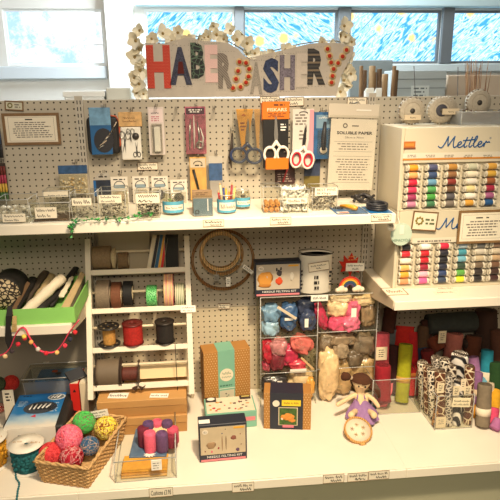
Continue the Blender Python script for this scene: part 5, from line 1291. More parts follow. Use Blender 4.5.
# pompom bunting
bt = [(-6, 357), (0, 355.5), (6, 352.5), (11, 346), (15, 336), (20, 328.5), (25, 328.5), (30, 338), (38, 349), (47, 352.5), (56, 351), (63, 343), (70, 331), (79, 320)]
Yb = -.4295
P = [hy(px, py, Yb) for px, py in bt]; base = P[6].copy()
bn = thing('pompom_trim', 'pink pompom trim draped in two swags along the half-height shelf', 'trim', base)
vs = []; full = []
for i in range(len(P)-1):
    for t in range(4):
        p0, p1, p2, p3 = [P[max(0, min(len(P)-1, i+k))] for k in (-1, 0, 1, 2)]; u = t/4
        full.append(.5*((2*p1)+(p2-p0)*u+(2*p0-5*p1+4*p2-p3)*u*u+(3*p1-p0-3*p2+p3)*u**3)-base)
full.append(P[-1]-base)
MB().tube(full, .0062, mat((226, 62, 96), .8, var=.15, scale=120), 8, flat=.35).build('braid', bn)
PC = [(226, 196, 150), (60, 50, 56), (200, 44, 58), (232, 210, 90), (206, 52, 66), (236, 170, 96), (210, 200, 190), (214, 44, 60), (224, 184, 110), (214, 60, 80), (44, 44, 62), (206, 44, 52)]
PP = [(5, 355), (12, 350), (18, 343), (24, 335.5), (24.5, 337), (31, 341), (38, 348), (46, 352), (57, 351.5), (65, 344.5), (70, 338), (75, 331)]
for (px, py), c in zip(PP, PC):
    q = hy(px, py+1.2, Yb-.008)-base; MB().blob(q, .0088, .0088, .0088, mat(c, .95), .12, px, 2, 4).build('pompom', bn)

# ------------------------------------------------------------------ left bay: base shelf
# clear box with a blue lid
X, y, w, h = stand(22, 88, 383, 412, ZB)
y = -.155; X0, X1 = hy(23, 385, y).x, hy(84, 380, y).x; X = (X0+X1)/2; w = X1-X0; H = hy(40, 382, y).z-ZB
o = thing('clear_box', 'clear plastic storage box behind the blue-sleeved tool case', 'storage box', (X, y, ZB+.0006))
q = open_box(MB(), w, .135, H, FROST, taper=.012); edges(q, w, .135, H, EDGE, taper=.012); q.build('body', o)
q = MB().box(-w/2-.004, w/2+.004, -.004, .139, H+.0005, H+.016, CLEAR, .003); q = q.tube([(-w/2-.004, -.004, H+.016), (w/2+.004, -.004, H+.016), (w/2+.004, .139, H+.016), (-w/2-.004, .139, H+.016)], .0024, EDGE, 5, True); q.build('lid', o)
q = MB().box(-w*.32, w*.47, .016, .12, H*.45, H-.002, mat((66, 112, 164), .45, var=.3, scale=12), .003); q.build('blue_contents', o)
for k, (u, v, c) in enumerate(((-.02, .06, (150, 70, 50)), (-.25, .15, (190, 190, 180)), (.05, .04, (60, 54, 52)))): MB().blob((w*u, v, H+.016), .014, .012, .0005, mat(c, .5), .1, k, 2).build('sticker', o)
# dark blue case leaning beyond the wide sleeve, black folder
o = thing('black_folder', 'black folder corner resting on the books beside the clear box', 'folder', (hy(84, 376, -.13).x, -.17, ZB+.0006), rz=.1)
# tool case
tl, tr = hz(2, 426, .372), hz(70, 418, .372); yf = -.43
TC = thing('tool_case', 'large black tool case with a blue and white sleeve lying on the base shelf', 'tool case', ((tl.x+tr.x)/2-.008, -.415, ZB+.0006), rz=.03)
w = tr.x-tl.x-.012; d = .25; h = .118
MB().box(-w/2, w/2, 0, d, 0, h, mat((40, 38, 36), .6, var=.1, scale=40), .014, 3).build('case', TC)
MB().box(-w/2-.002, w/2+.002, -.002, d+.002, h*.52, h*.58, mat((24, 24, 24), .5), .001).build('zip_seam', TC)
MB().tube([(w*.5, .05, h*.5), (w*.5+.016, .07, h*.5), (w*.5+.016, .18, h*.5), (w*.5, .2, h*.5)], .006, mat((30, 30, 30), .5), 8).build('handle', TC)
a = -w*.45; b_ = w*.36
def sleeve_mat():
    m = bpy.data.materials.new('printed_sleeve'); m.use_nodes = True; nt = m.node_tree; bs = nt.nodes['Principled BSDF']; bs.inputs['Roughness'].default_value = .35
    tc = nt.nodes.new('ShaderNodeTexCoord'); sx = nt.nodes.new('ShaderNodeSeparateXYZ'); nt.links.new(tc.outputs['Object'], sx.inputs[0])
    n = nt.nodes.new('ShaderNodeTexNoise'); n.inputs['Scale'].default_value = 28; n.inputs['Detail'].default_value = 5; nt.links.new(tc.outputs['Object'], n.inputs['Vector'])
    v = math_node(nt, 'ADD', sx.outputs['Y'], math_node(nt, 'MULTIPLY', math_node(nt, 'SUBTRACT', n.outputs['Fac'], .5), .05))
    r = nt.nodes.new('ShaderNodeValToRGB'); e = r.color_ramp.elements
    v = math_node(nt, 'MULTIPLY', v, 3.9)
    e[0].position = .03; e[0].color = (*lin((232, 226, 214)), 1); e[1].position = .22; e[1].color = (*lin((176, 204, 222)), 1)
    q = e.new(.42); q.color = (*lin((40, 124, 190)), 1); q = e.new(.8); q.color = (*lin((30, 106, 176)), 1)
    nt.links.new(v, r.inputs[0]); nt.links.new(r.outputs[0], bs.inputs['Base Color']); return m
q = MB().box(a, b_, -.003, d+.003, h+.0005, h+.0025, sleeve_mat()); sl_ = q.build('sleeve', TC)
MB().box(a, b_, -.004, -.002, .003, h+.002, mat((232, 226, 214), .4, var=.03, scale=20)).build('sleeve_front', TC)
q = MB(); q.M = Matrix.Translation((0, 0, h+.0028)) @ Matrix.Rotation(-PI/2, 4, 'X')
mx = (a+b_)/2+.012
q.prism([(mx+math.cos(t)*.066, d*.56+math.sin(t)*.046) for t in [k*PI/14 for k in range(28)]], -.0006, 0, mat((66, 72, 82), .4))
q.prism([(mx-.045, d*.50), (mx+.045, d*.48), (mx+.04, d*.60), (mx-.03, d*.70)], -.0012, -.0005, mat((40, 42, 48), .4))
for k in range(5): q.tube([(mx-.04+k*.016, -.002, d*.50+.002*k), (mx-.034+k*.018, -.002, d*.64+.004*(k % 2))], .0032, mat((226, 226, 222), .4), 5)
q.prism([(mx+.05+math.cos(t)*.036, d*.87+math.sin(t)*.024) for t in [k*PI/12 for k in range(24)]], -.0006, 0, mat((206, 214, 218), .4))
q.prism([(mx+.05+math.cos(t)*.03, d*.87+math.sin(t)*.018) for t in [k*PI/12 for k in range(24)]], -.001, -.0005, mat((110, 120, 128), .4))
for k in range(3): q.tube([(mx+.03+k*.012, -.0016, d*.83), (mx+.04+k*.014, -.0016, d*.92)], .0026, mat((236, 236, 232), .4), 5)
q.prism([(a+.085, d*.30), (a+.105, d*.27), (a+.10, d*.36)], -.0008, 0, mat((214, 60, 80), .4))
q.lines(a+.01, a+.05, d*.62, d*.80, -.0006, mat((180, 210, 230), .5), 5, 3, .4, .02); q.lines(b_-.05, b_-.012, d*.40, d*.70, -.0006, mat((200, 220, 232), .5), 7, 9, .4, .02)
q.lines(mx-.09, mx-.05, d*.93, d*.97, -.0006, INK, 1, 3, .5, .01); q.build('sleeve_picture', TC)
q = MB()
for k, (u, z) in enumerate(((-.055, h*.72), (-.04, h*.72), (-.055, h*.42), (-.04, h*.42))): q.box(u, u+.012, -.0048, -.004, z-.008, z+.006, mat((70, 76, 84) if k < 2 else (96, 120, 140), .5))
q.build('sleeve_print', TC)
# yarn balls
def yarn_ball(x, y, z, r, cols, label, seed, name='yarn_ball', group=None, n=46):
    rd = random.Random(seed); b = MB(); ms = [mat(c, .95, var=.12, scale=200) for c in cols]
    b.blob((0, 0, 0), r*.93, r*.93, r*.93, ms[0], .03, seed, 2)
    for k in range(n):
        ax = Vector((rd.gauss(0, 1), rd.gauss(0, 1), rd.gauss(0, 1))).normalized(); u = ax.orthogonal().normalized(); v = ax.cross(u)
        a0 = rd.uniform(0, 6.28); off = rd.uniform(-.35, .35)*r; R_ = math.sqrt(max(r*r-off*off, 0))*.985
        pts = [ax*off+(u*math.cos(a0+t*2*PI/18)+v*math.sin(a0+t*2*PI/18))*R_ for t in range(18)]
        b.tube(pts, r*.058, ms[k*len(ms)//n], 4, True)
    o = b.build(name, loc=(x, y, z)); tag(o, label, 'yarn ball', group); return o
def at_yarn(px, py, rp, Y, cols, label, seed, zmin=ZB, group=None):
    c = hy(px, py, Y); r = hy(px+rp, py, Y).x-c.x; return yarn_ball(c.x, Y, max(c.z, zmin+r*1.03), r, cols, label, seed, group=group)
at_yarn(-2, 384, 7.5, -.2, [(52, 62, 40), (70, 84, 52)], 'dark green yarn ball cut by the left edge of the view', 31)
at_yarn(11, 383, 8, -.17, [(176, 36, 28), (196, 52, 40)], 'red yarn ball at the left behind the blue-sleeved tool case', 32)
at_yarn(0, 408, 5, hz(0, 409, ZB+.02).y, [(186, 40, 36), (230, 190, 170)], 'small red and white yarn ball at the left edge in front of the tool case', 33)
X, zb, w, h = rect(3, 14, 391, 414, -.24)
o = thing('price_card', 'upright cream card standing below the red yarn ball at the left', 'price card', (X, -.235, ZB+.0006)); MB().box(-w/2, w/2, 0, .003, 0, zb+h-ZB, PAPER).build('card', o)
MB().lines(-w*.3, w*.3, (zb+h-ZB)*.72, (zb+h-ZB)*.95, -.0006, INK, 3, 3, .5, .02).build('print', o)
# books by the rack
def book(px0, px1, pyt, pyb, c, label, d=.10, pages=True, emblem=None, lean=0):
    p = hz((px0+px1)/2, pyb, ZB); a, b_ = hy(px0, pyb, p.y), hy(px1, pyb, p.y); w = b_.x-a.x; h = hy((px0+px1)/2, pyt, p.y).z-ZB
    o = thing('book', label, 'book', (p.x, p.y, ZB+.0006), ry=lean)
    MB().box(-w/2, w/2, 0, d, 0, h, mat(c, .5), .001).build('cover', o)
    MB().box(-w/2+.003, w/2-.003, .004, d-.001, h, h+.0008, mat((226, 214, 190), .8)).build('page_block', o)
    if emblem: emblem(o, w, h)
    return o
def em1(o, w, h): MB().prism([(-w*.2, h*.80), (w*.2, h*.80), (0, h*.87)], -.0006, 0, BLACK).build('emblem', o)
def em2(o, w, h):
    q = MB().box(-w*.2, w*.25, -.0006, 0, h*.12, h*.3, mat((190, 170, 140), .6)); q.box(-w*.1, w*.2, -.001, -.0005, h*.14, h*.22, INK); q.build('emblem', o)
book(73.5, 82, 384, 424, (210, 40, 32), 'red book standing left of the cream book by the ribbon rack', emblem=em1, d=.14)
book(83, 90.5, 383, 423, (222, 206, 176), 'cream book standing between the red book and the ribbon rack', emblem=em2, d=.14)
q = MB().box(-.002, .03, -.05, .05, .0, .012, mat((200, 44, 34), .5)); 
fo = [o for o in COL.objects if o.get('label', '').startswith('black folder')][0]
ct = hy(83, 377, -.20); fo.location = (ct.x, -.16, ZB+.0006)
pA = hz(80, 381, .40)
fo.location = (pA.x, pA.y, ZB)
bkz = max((ob.matrix_world.translation.z for ob in [fo]), default=ZB)
def _bh(lbl):
    for ob in COL.objects:
        if ob.get('label', '').startswith(lbl): return max(v.co.z for ch in ob.children for v in ch.data.vertices)+ob.location.z, ob.location
zt_, lc = _bh('red book standing')
fo.location = (lc.x-.004, lc.y+.012, zt_+.001); fo.rotation_euler = (.12, -.12, .5)
MB().box(-.012, .062, .0, .075, .001, .008, mat((30, 30, 32), .5), .002).build('cover', fo)
MB().box(-.010, .060, .003, .073, .0085, .010, mat((70, 72, 78), .5)).build('flap', fo)

# ribbon spools with white tops at the front
def trim_spool(pxc, pyt, pyb, rp, c, label, tail=False):
    p = hz(pxc, pyb, ZB); r = hz(pxc+rp, pyb, ZB).x-p.x; yc = p.y+r; cx = hy(pxc, pyb, yc).x
    h = .118
    # height from the pixel of the top centre
    tz = hy(pxc, pyt, yc).z; h = tz-ZB
    o = thing('trim_spool', label, 'trim spool', (cx, yc, ZB+.0006), group='white-topped trim spools')
    MB().lathe([(.008, 0), (r*.98, 0), (r*.98, .003), (.008, .003)], mat((232, 226, 212), .5), 36).build('base_disc', o)
    m = mat(c, .85, var=.35, scale=110, bump=.6, bscale=160)
    b = MB(); rd = random.Random(int(pxc)); b.lathe([(r*.5, .004), (r*.80, .004), (r*.82, h*.5), (r*.80, h-.005), (r*.5, h-.005)], m, 32)
    for k in range(110):
        a = rd.uniform(0, 6.28); z = .012+(h-.026)*rd.random(); b.blob((math.cos(a)*r*.81, math.sin(a)*r*.81, z), .008, .008, .008, m, .3, k, 1)
    b.build('trim', o)
    MB().lathe([(r*.12, h-.003), (r*.12, h), (r, h), (r, h-.003), (r*.12, h-.003)], mat((240, 234, 220), .5), 40).build('top_disc', o)
    q = MB(); q.M = Matrix.Translation((0, 0, h+.0003)) @ Matrix.Rotation(-PI/2, 4, 'X')
    q.text('pom trim', -r*.8, -r*.25, r*.1, r*.3, 0, mat((196, 150, 96), .6)); q.text('£1.80 m', r*.25, r*.8, -r*.1, r*.15, 0, mat((196, 150, 96), .6)); q.build('writing', o)
    MB().lathe([(0, .005), (r*.118, .005), (r*.118, h-.0035), (r*.10, h-.0035), (r*.10, .008), (0, .008)], BLACK, 16).build('core', o)
    return o, r, h
o, r, h = trim_spool(30.5, 443, 477.5, 17.5, (24, 100, 106), 'teal trim spool with a white top in front of the tool case')
tb = MB(); o2 = hz(17, 468, ZB+.02)
pts = [hz(15.5, 452, ZB+.06)]+[hz(px, py, ZB+.004) for px, py in ((15.5, 470), (16, 478), (19.5, 483), (18, 490))]+[hy(17, 497, -.6635), hy(16.5, 504, -.6635)]
pts[0] = Vector((o.location.x-r*.86, o.location.y-r*.25, ZB+.07)); base = pts[1].copy(); TEAL = mat((30, 108, 116), .85, var=.3, scale=150)
pts = [p for p in pts]; pts[4].y = max(pts[4].y, -.655)
tb.tube([p-base for p in pts], .0022, TEAL, 6)
for i in range(len(pts)-1):
    L = (pts[i+1]-pts[i]).length; n = max(1, int(L/.012))
    for k in range(n): q = pts[i].lerp(pts[i+1], (k+.5)/n)-base; tb.blob(q, .0046, .0042, .0046, TEAL, .2, k, 1)
tag(tb.build('trim_tail', loc=base), 'loose teal pompom trim trailing from the teal spool over the shelf front', 'trim')
trim_spool(-8, 437, 476, 20, (222, 160, 40), 'golden yellow trim spool with a white top cut by the left edge')

# wicker basket of yarn balls
A, B_, C_, D_ = [hz(px, py, .346) for px, py in ((34.5, 461), (88, 468), (122, 414), (73, 414))]
bf0, bf1 = hz(41, 485, ZB), hz(90, 491.5, ZB)
ex = (B_-A).normalized(); ang = math.atan2(ex.y, ex.x); wd = (B_-A).length; ey = Vector((-ex.y, ex.x, 0)); dp = ((C_-B_).dot(ey)+(D_-A).dot(ey))/2
mid = (A+B_)/2; HB = .346-ZB
bk = thing('wicker_basket', 'wicker basket of coloured yarn balls at the front left of the base shelf', 'basket', (mid.x, mid.y, ZB+.0006), rz=ang)
# keep the base corner behind the shelf front
WK = wave_mat('wicker', (150, 108, 60), (206, 164, 108), 70, 4, 'DIAGONAL'); WK2 = mat((206, 166, 112), .75, var=.3, scale=90)
tap = .014
def per(z, ins=0, n=10):
    k = tap*(1-z/HB)+ins; x0, x1, y0, y1 = -wd/2+k, wd/2-k, k*1.0+.0, dp-k; P = []
    c = [(x0, y0), (x1, y0), (x1, y1), (x0, y1)]
    for i in range(4):
        a, b = Vector(c[i]), Vector(c[(i+1) % 4]); m_ = max(4, int((b-a).length/.0125)//2*2)
        for t in range(m_): P.append(a.lerp(b, t/m_))
    return P
q = MB(); rows = 11
for i in range(rows):
    z = .005+(HB-.016)*i/(rows-1); P = per(z); pts = []
    for j, p in enumerate(P):
        nx = Vector((0, 0)); e = .0022*(1 if (i+j) % 2 else -1)
        cx, cy = 0, dp/2; d_ = Vector((p.x-cx, (p.y-cy)*.55)).normalized(); pts.append((p.x+d_.x*e, p.y+d_.y*e, z))
    q.tube(pts, .0037, [WK, WK2][i % 2], 6, True)
q.build('woven_sides', bk)
q = MB()
Pb, Pt = per(0), per(HB)
for j in range(0, len(Pb), 2): q.tube([(Pb[j].x, Pb[j].y, .004), (Pt[j].x, Pt[j].y, HB)], .0024, WK2, 5)
q.build('stakes', bk)
for dz in (0,):
    P = per(HB); q = MB()
    for ph in (0, PI):
        q.tube([(p.x+.003*math.cos(j*1.1+ph), p.y+.003*math.cos(j*1.1+ph), HB-.002+.0035*math.sin(j*1.1+ph)) for j, p in enumerate(P)], .0044, WK2, 6, True)
    q.build('rim', bk)
MB().box(-wd/2+tap, wd/2-tap, tap, dp-tap, .001, .006, WK2).build('basket_floor', bk)
YG = 'yarn balls in the wicker basket'
def basket_ball(px, py, rp, z, cols, label, seed):
    c = hz(px, py, z); r = (hz(px+rp, py, z).x-c.x); yarn_ball(c.x, c.y, z, r, cols, label, seed, group=YG, n=56); return r
basket_ball(50.5, 454, 11.5, .310, [(214, 58, 62), (226, 76, 80), (196, 44, 52)], 'coral red yarn ball in the front left corner of the basket', 41)
basket_ball(71.5, 457, 11.5, .308, [(166, 22, 42), (186, 34, 56), (206, 150, 150)], 'dark red yarn ball in the front right corner of the basket', 42)
basket_ball(69, 438, 13, .352, [(232, 108, 140), (240, 130, 150), (226, 90, 110)], 'bright pink yarn ball, largest in the middle of the basket', 43)
basket_ball(89.5, 446, 9.5, .318, [(54, 92, 130), (70, 108, 140), (190, 160, 140)], 'blue and beige yarn ball at the right side of the basket', 44)
basket_ball(84, 422.5, 11, .352, [(70, 190, 84), (90, 206, 100), (120, 120, 90)], 'green yarn ball at the back of the basket', 45)
basket_ball(106, 428, 11.5, .330, [(240, 226, 70), (150, 90, 40), (236, 214, 120)], 'yellow and brown striped yarn ball at the back right of the basket', 46)
p = hz(100, 415, .372)
o = thing('price_tag', 'white price tag standing at the back rim of the wicker basket', 'price tag', (hy(100, 413, -.338).x, -.338, hy(100, 417, -.338).z), ry=-.14)
MB().box(-.034, .034, 0, .002, 0, .030, TAGW).text('YARN BALLS', -.028, .026, .017, .025, -.0004, INK).text('85p ea', -.018, .020, .005, .012, -.0004, INK).build('card', o)
MB().tube([(0, .004, -.03), (0, .004, .02)], .002, WK2, 5).build('clip', o)
# ------------------------------------------------------------------ middle bay: hoops, craft boxes, wool cubby
def hoop(px, py, rp, Y, label, wd, c, clasp, rx_=1.0, parent=None):
    a = hy(px, py, Y); r = hy(px+rp, py, Y).x-a.x
    o = thing('embroidery_hoop', label, 'embroidery hoop', (a.x, Y, a.z-r), group='hoops on the lower pegboard')
    m = wave_mat('hoop_wood', tuple(int(v*.82) for v in c), c, 30, 2, 'X')
    for nm, R_ in (('outer_ring', r), ('inner_ring', r-.0065)):
        prof = [(R_-.0025, -wd/2), (R_+.0025, -wd/2), (R_+.0025, wd/2), (R_-.0025, wd/2), (R_-.0025, -wd/2)]
        if nm == 'inner_ring': prof = [(R_-.002, -wd/2), (R_+.002, -wd/2), (R_+.002, wd/2), (R_-.002, wd/2), (R_-.002, -wd/2)]
        MB().lathe(prof, m, 56, 'Y', (0, 0, r)).build(nm, o)
    ca = clasp; cp = Vector((math.cos(ca)*(r+.008), 0, r+math.sin(ca)*(r+.008)))
    q = MB(); q.M = Matrix.Translation(cp) @ Matrix.Rotation(-ca+PI/2, 4, 'Y')
    q.box(-.006, -.002, -wd/2, wd/2, -.008, .010, STEEL, .001); q.box(.002, .006, -wd/2, wd/2, -.008, .010, STEEL, .001); q.tube([(-.014, 0, .004), (.012, 0, .004)], .0024, STEEL, 8); q.blob((-.016, 0, .004), .004, .004, .004, STEEL, 0, 0, 1)
    q.build('screw_clasp', o)
    return o, r
hoop(223, 260, 31, -.022, 'largest wooden embroidery hoop hanging outermost on the lower pegboard', .012, (150, 106, 60), -.75*PI+.3)
hoop(221.5, 254, 21.5, -.046, 'middle-sized wooden embroidery hoop hanging inside the largest hoop', .014, (176, 134, 84), -.45*PI)
hoop(220.5, 251, 19.2, -.072, 'smallest wooden embroidery hoop hanging in front of the other hoops', .030, (222, 184, 128), -.2*PI)
for k, (px0, px1, py0, py1, r_, lb) in enumerate([(243, 253, 265, 274, .5, 'long white price tag tied to the hoops and pointing right'), (226, 230.5, 277, 286.5, 0, 'narrow white price tag hanging below the smallest hoop'), (214, 219, 274.5, 281, .1, 'grey metal-edged tag hanging at the left below the smallest hoop')]):
    X, zb, w, h = rect(px0, px1, py0, py1, -.084)
    if r_ == .5: L = math.hypot(w, h)*.9; o = thing('price_tag', lb, 'price tag', (X, -.084, zb+h/2), ry=.72); MB().box(-L/2, L/2, 0, .0015, -.008, .008, TAGW).lines(-L*.4, L*.4, -.005, .005, -.0005, INK, 2, 3, .4, .008).build('card', o)
    else: o = thing('price_tag', lb, 'price tag', (X, -.084, zb)); MB().box(-w/2, w/2, 0, .0015, 0, h, TAGW if k == 1 else mat((150, 146, 138), .5, .3)).lines(-w*.3, w*.3, h*.2, h*.8, -.0005, INK, 3, 3, .3, .006).build('card', o)
    MB().tube([(0 if r_ != .5 else -L/2, .0008, h if r_ != .5 else 0), (.002 if r_ != .5 else -L/2-.012, .01, (h+.012) if r_ != .5 else .004)], .0006, TAGW, 4).build('string', o)
hook(223, 231, 'wire peg hook holding the nest of embroidery hoops', L=.09); hook(207, 243, 'empty wire peg hook at the left inside the largest hoop', L=.04)

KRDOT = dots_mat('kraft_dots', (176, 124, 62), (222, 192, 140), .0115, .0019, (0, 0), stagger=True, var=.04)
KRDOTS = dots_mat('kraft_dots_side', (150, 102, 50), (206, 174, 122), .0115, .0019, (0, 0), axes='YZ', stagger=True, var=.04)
TEALB = mat((126, 182, 158), .55, var=.04, scale=20); NAVY = mat((38, 42, 56), .5, var=.06, scale=20); PINKB = mat((226, 132, 138), .5)
# kraft dotted box with teal band
p0, p1 = hz(203, 408, ZB), hz(252, 399, ZB)
X = (p0.x+p1.x)/2; y = p0.y-.0; yb = -.155
a, b_ = hy(203, 380, yb), hy(250, 378, yb); X = (a.x+b_.x)/2; w = b_.x-a.x; h = hy(228, 350.5, yb).z-ZB
o = thing('craft_box', 'tall brown polka-dot craft box with a teal paper band in front of the pegboard', 'craft box', (X+.004, yb, ZB+.0006), rz=.16)
d = .085
MB().box(-w/2, w/2, 0, d, 0, h, KRDOT, .001).build('box', o)
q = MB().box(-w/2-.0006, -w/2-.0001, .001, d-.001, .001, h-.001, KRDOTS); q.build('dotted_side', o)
bw0, bw1 = -w*.20, w*.16
q = MB().box(bw0, bw1, -.0018, d+.001, h*.0+.001, h+.0016, TEALB); q.build('band', o)
q = MB().prism([((bw0+bw1)/2+math.cos(t)*w*.145, h*.58+math.sin(t)*w*.145) for t in [k*PI/14 for k in range(28)]], -.003, -.0018, mat((236, 222, 196), .6))
q.text('Little', (bw0+bw1)/2-.020, (bw0+bw1)/2+.020, h*.585, h*.64, -.0032, mat((120, 150, 120), .6)); q.text('CRAFTS', (bw0+bw1)/2-.022, (bw0+bw1)/2+.022, h*.53, h*.565, -.0032, mat((120, 150, 120), .6))
q.build('round_label', o)
q = MB().box(bw0+.005, bw1-.004, -.0026, -.0018, h*.02, h*.31, mat((214, 202, 178), .6)); q.box(bw0+.003, bw1-.002, -.003, -.0018, h*.335, h*.35, mat((206, 220, 200), .6))
for k, (u, v) in enumerate(((.3, .12), (.5, .2), (.65, .13), (.45, .25), (.6, .22))): q.prism([(bw0+(bw1-bw0)*u+math.cos(t)*.004, h*v+math.sin(t)*.003) for t in [j*PI/4 for j in range(8)]], -.0034, -.0026, mat([(86, 84, 80), (140, 150, 130), (60, 56, 52)][k % 3], .6))
q.lines(bw0+.004, bw1-.004, h*.37, h*.42, -.0022, mat((70, 120, 104), .6), 1, 3, .5, .01); q.build('band_picture', o)
# teal open tray of buttons
yf = -.325; a, b_ = hy(206, 424, yf), hy(257, 420, yf); w = b_.x-a.x; X = (a.x+b_.x)/2; d = .125; hf = .075
o = thing('craft_box', 'low teal craft box showing a picture of beads on its lid, between the other boxes', 'craft box', (X, yf, ZB+.0006), rz=.04)
MB().box(-w/2, w/2, 0, d, 0, hf, TEALB, .001).build('box', o)
q = MB().box(-w*.47, w*.47, d*.04, d*.98, hf+.0002, hf+.0012, mat((230, 216, 190), .6, var=.05, scale=40)); q.build('lid_picture', o)
q = MB().box(-w*.4, w*.47, -.0012, -.0002, hf*.42, hf*.66, PINKB); q.lines(-w*.42, w*.2, hf*.70, hf*.92, -.0008, mat((230, 226, 206), .6), 1, 3, .5, .014); q.build('front_print', o)
q = MB(); rb = random.Random(5)
for k in range(22):
    c = [(86, 60, 62), (190, 40, 62), (196, 130, 60), (120, 90, 84), (214, 160, 90)][k % 5]; q.blob((rb.uniform(-.4, .4)*w, d*rb.uniform(.12, .7), hf+.002), rb.uniform(.004, .009), rb.uniform(.003, .006), .0012, mat(c, .5), .25, k, 2)
q.build('lid_beads', o)
q = MB().box(-w*.47, -w*.26, d*.72, d*.98, hf+.0012, hf+.006, mat((46, 36, 34), .6), .001); q.prism
q.build('corner_patch', o)
q = MB(); q.M = Matrix.Translation((-w*.365, d*.85, hf+.0064)) @ Matrix.Rotation(-PI/2, 4, 'X'); q.prism([(math.cos(t)*.017, math.sin(t)*.012) for t in [k*PI/10 for k in range(20)]], -.0006, 0, TAGW); q.build('round_label', o)
q = MB().box(w*.22, w*.44, d*.76, d*.98, hf+.0012, hf+.006, mat((60, 46, 40), .6), .001); q.box(w*.26, w*.42, d*.86, d*.92, hf+.006, hf+.0066, mat((222, 200, 110), .6)); q.build('corner_patch', o)
# needle felting kits
def kit(px0, px1, pyf, pyt, ptop, y, z0, d, label, seed, bg, rz=0, lean=0, h=None, pics=()):
    a, b_ = hy(px0, (pyf+pyt)/2, y), hy(px1, (pyf+pyt)/2, y); X = (a.x+b_.x)/2; w = b_.x-a.x
    if h is None: h = hy((px0+px1)/2, pyt, y).z-z0
    o = thing('craft_kit', label, 'craft kit', (X, y, z0+.0006), rz=rz, rx=lean)
    MB().box(-w/2, w/2, 0, d, 0, h, NAVY, .0015).build('box', o)
    q = MB().box(-w*.47, w*.47, -.0014, -.0002, h*.20, h*.93, mat(bg, .55, var=.08, scale=25)); q.build('front_picture', o)
    q = MB().text('NEEDLE FELTING KIT', -w*.34, w*.40, h*.105, h*.165, -.0004, mat((222, 220, 216), .5), .01); q.build('title', o)
    MB().box(-w*.47, w*.47, -.0014, -.0002, h*.02, h*.07, PINKB).build('pink_strip', o)
    q = MB().prism([(-w*.37+math.cos(t)*w*.06, h*.82+math.sin(t)*w*.052) for t in [k*PI/10 for k in range(20)]], -.0026, -.0014, mat((226, 216, 200), .6)); q.lines(-w*.405, -w*.335, h*.79, h*.85, -.003, GREYINK, 2, 3, .4, .008); q.build('round_label', o)
    q = MB().box(w*.22, w*.44, -.0022, -.0014, h*.86, h*.91, mat((226, 168, 54), .6)); q.build('corner_flash', o)
    q = MB()
    for (u, v, ru, rv, c) in pics: q.blob((w*u, -.0014, h*v), w*ru, .0012, h*rv, mat(c, .8), .25, int(u*90+v*50+seed), 2)
    q.build('picture_figures', o)
    return o, w, h, d
zc = hy(318, 295, -.165).z+.0005
o, w, h, d = kit(199, 247, 459, 424, 415, -.535, ZB, .065, 'dark navy felting kit box with a pale grey picture at the front of the shelf', 1, (196, 178, 148), rz=.04,
   pics=[(-.02, .5, .012, .20, (150, 120, 90)), (.06, .5, .012, .2, (128, 104, 78)), (.22, .62, .055, .07, (140, 84, 70)), (-.25, .45, .1, .09, (160, 130, 96)), (.3, .28, .04, .05, (98, 70, 96)), (-.1, .36, .02, .03, (150, 50, 60)), (-.24, .28, .018, .03, (214, 80, 120)), (.36, .7, .01, .02, (120, 70, 60)), (-.02, .75, .012, .02, (40, 60, 110)), (-.38, .3, .012, .025, (120, 70, 70)), (.05, .86, .01, .015, (60, 60, 70)), (.38, .42, .02, .02, (150, 130, 110))])
MB().box(-w*.49, -w*.26, .012, .036, h+.0003, h+.0012, TAGW).lines(0, 0, 0, 0, 0, INK, 1).build('price_label', o)
o, w, h, d = kit(255, 301, 296, 262, 257, -.158, zc, .055, 'dark navy felting kit box with a fox and mouse picture on the wool cubby', 2, (188, 176, 158),
   pics=[(-.28, .50, .17, .22, (206, 142, 60)), (-.26, .55, .05, .1, (190, 170, 150)), (.02, .44, .085, .12, (206, 74, 34)), (.02, .68, .06, .10, (66, 62, 64)), (-.03, .78, .02, .05, (60, 58, 60)), (.06, .8, .02, .05, (60, 58, 60)), (.3, .56, .05, .12, (206, 198, 184)), (-.28, .33, .15, .06, (182, 118, 46))])
# white tin
y = -.15; X, zb, w, h = rect(300.5, 334, 256, 295.5, -.155)
o = thing('white_tub', 'white round tub printed in black with price tags, on top of the wool cubby', 'tub', (X, -.155+w*.31, zc)); h = zb+h-zc; r = w/2
MB().lathe([(r*.96, 0), (r, .004), (r, h-.004), (r*1.02, h), (r*.97, h), (r*.96, h-.01), (r*.95, .004), (0, .004)], mat((228, 222, 208), .5, var=.03, scale=20), 40, sy=.62).build('body', o)
MB().lathe([(r*.94, h*.97), (0, h*.97)], mat((110, 84, 64), .7, var=.3, scale=40), 30, sy=.62).build('contents', o)
q = MB()
for (u, z0_, z1_, n, s_) in ((-.46, .12, .40, 3, 4), (-.46, .48, .66, 2, 5), (.40, .22, .36, 2, 6), (.40, .42, .62, 2, 7), (-.02, .1, .52, 3, 8)):
    yy = -math.sqrt(max(0, 1-(u*1.2)**2))*r*.62-.004; wv = .024 if u == -.02 else .014
    q.lines(u*w-wv/2, u*w+wv/2, h*z0_, h*z1_, yy, INK, n, s_, .6, .010)
q.build('black_print', o)
q = MB(); q.M = Matrix.Rotation(-.12, 4, 'Y'); q.box(-w*.16, w*.44, -r*.66, -r*.655, h*.62, h*.82, PAPER).box(-w*.17, w*.45, -r*.655, -r*.65, h*.605, h*.835, BROWNF).text('Wool filling', -w*.1, w*.36, h*.73, h*.78, -r*.661, INK).text('£3', w*.05, w*.2, h*.655, h*.70, -r*.661, INK); q.build('price_card', o)
MB().tube([(math.cos(t)*r*1.02, math.sin(t)*r*.62, h*.985+.012*max(0, math.sin(t*.5))) for t in [k*PI/12 for k in range(25)]], .002, mat((70, 66, 62), .5), 5).build('handle', o)
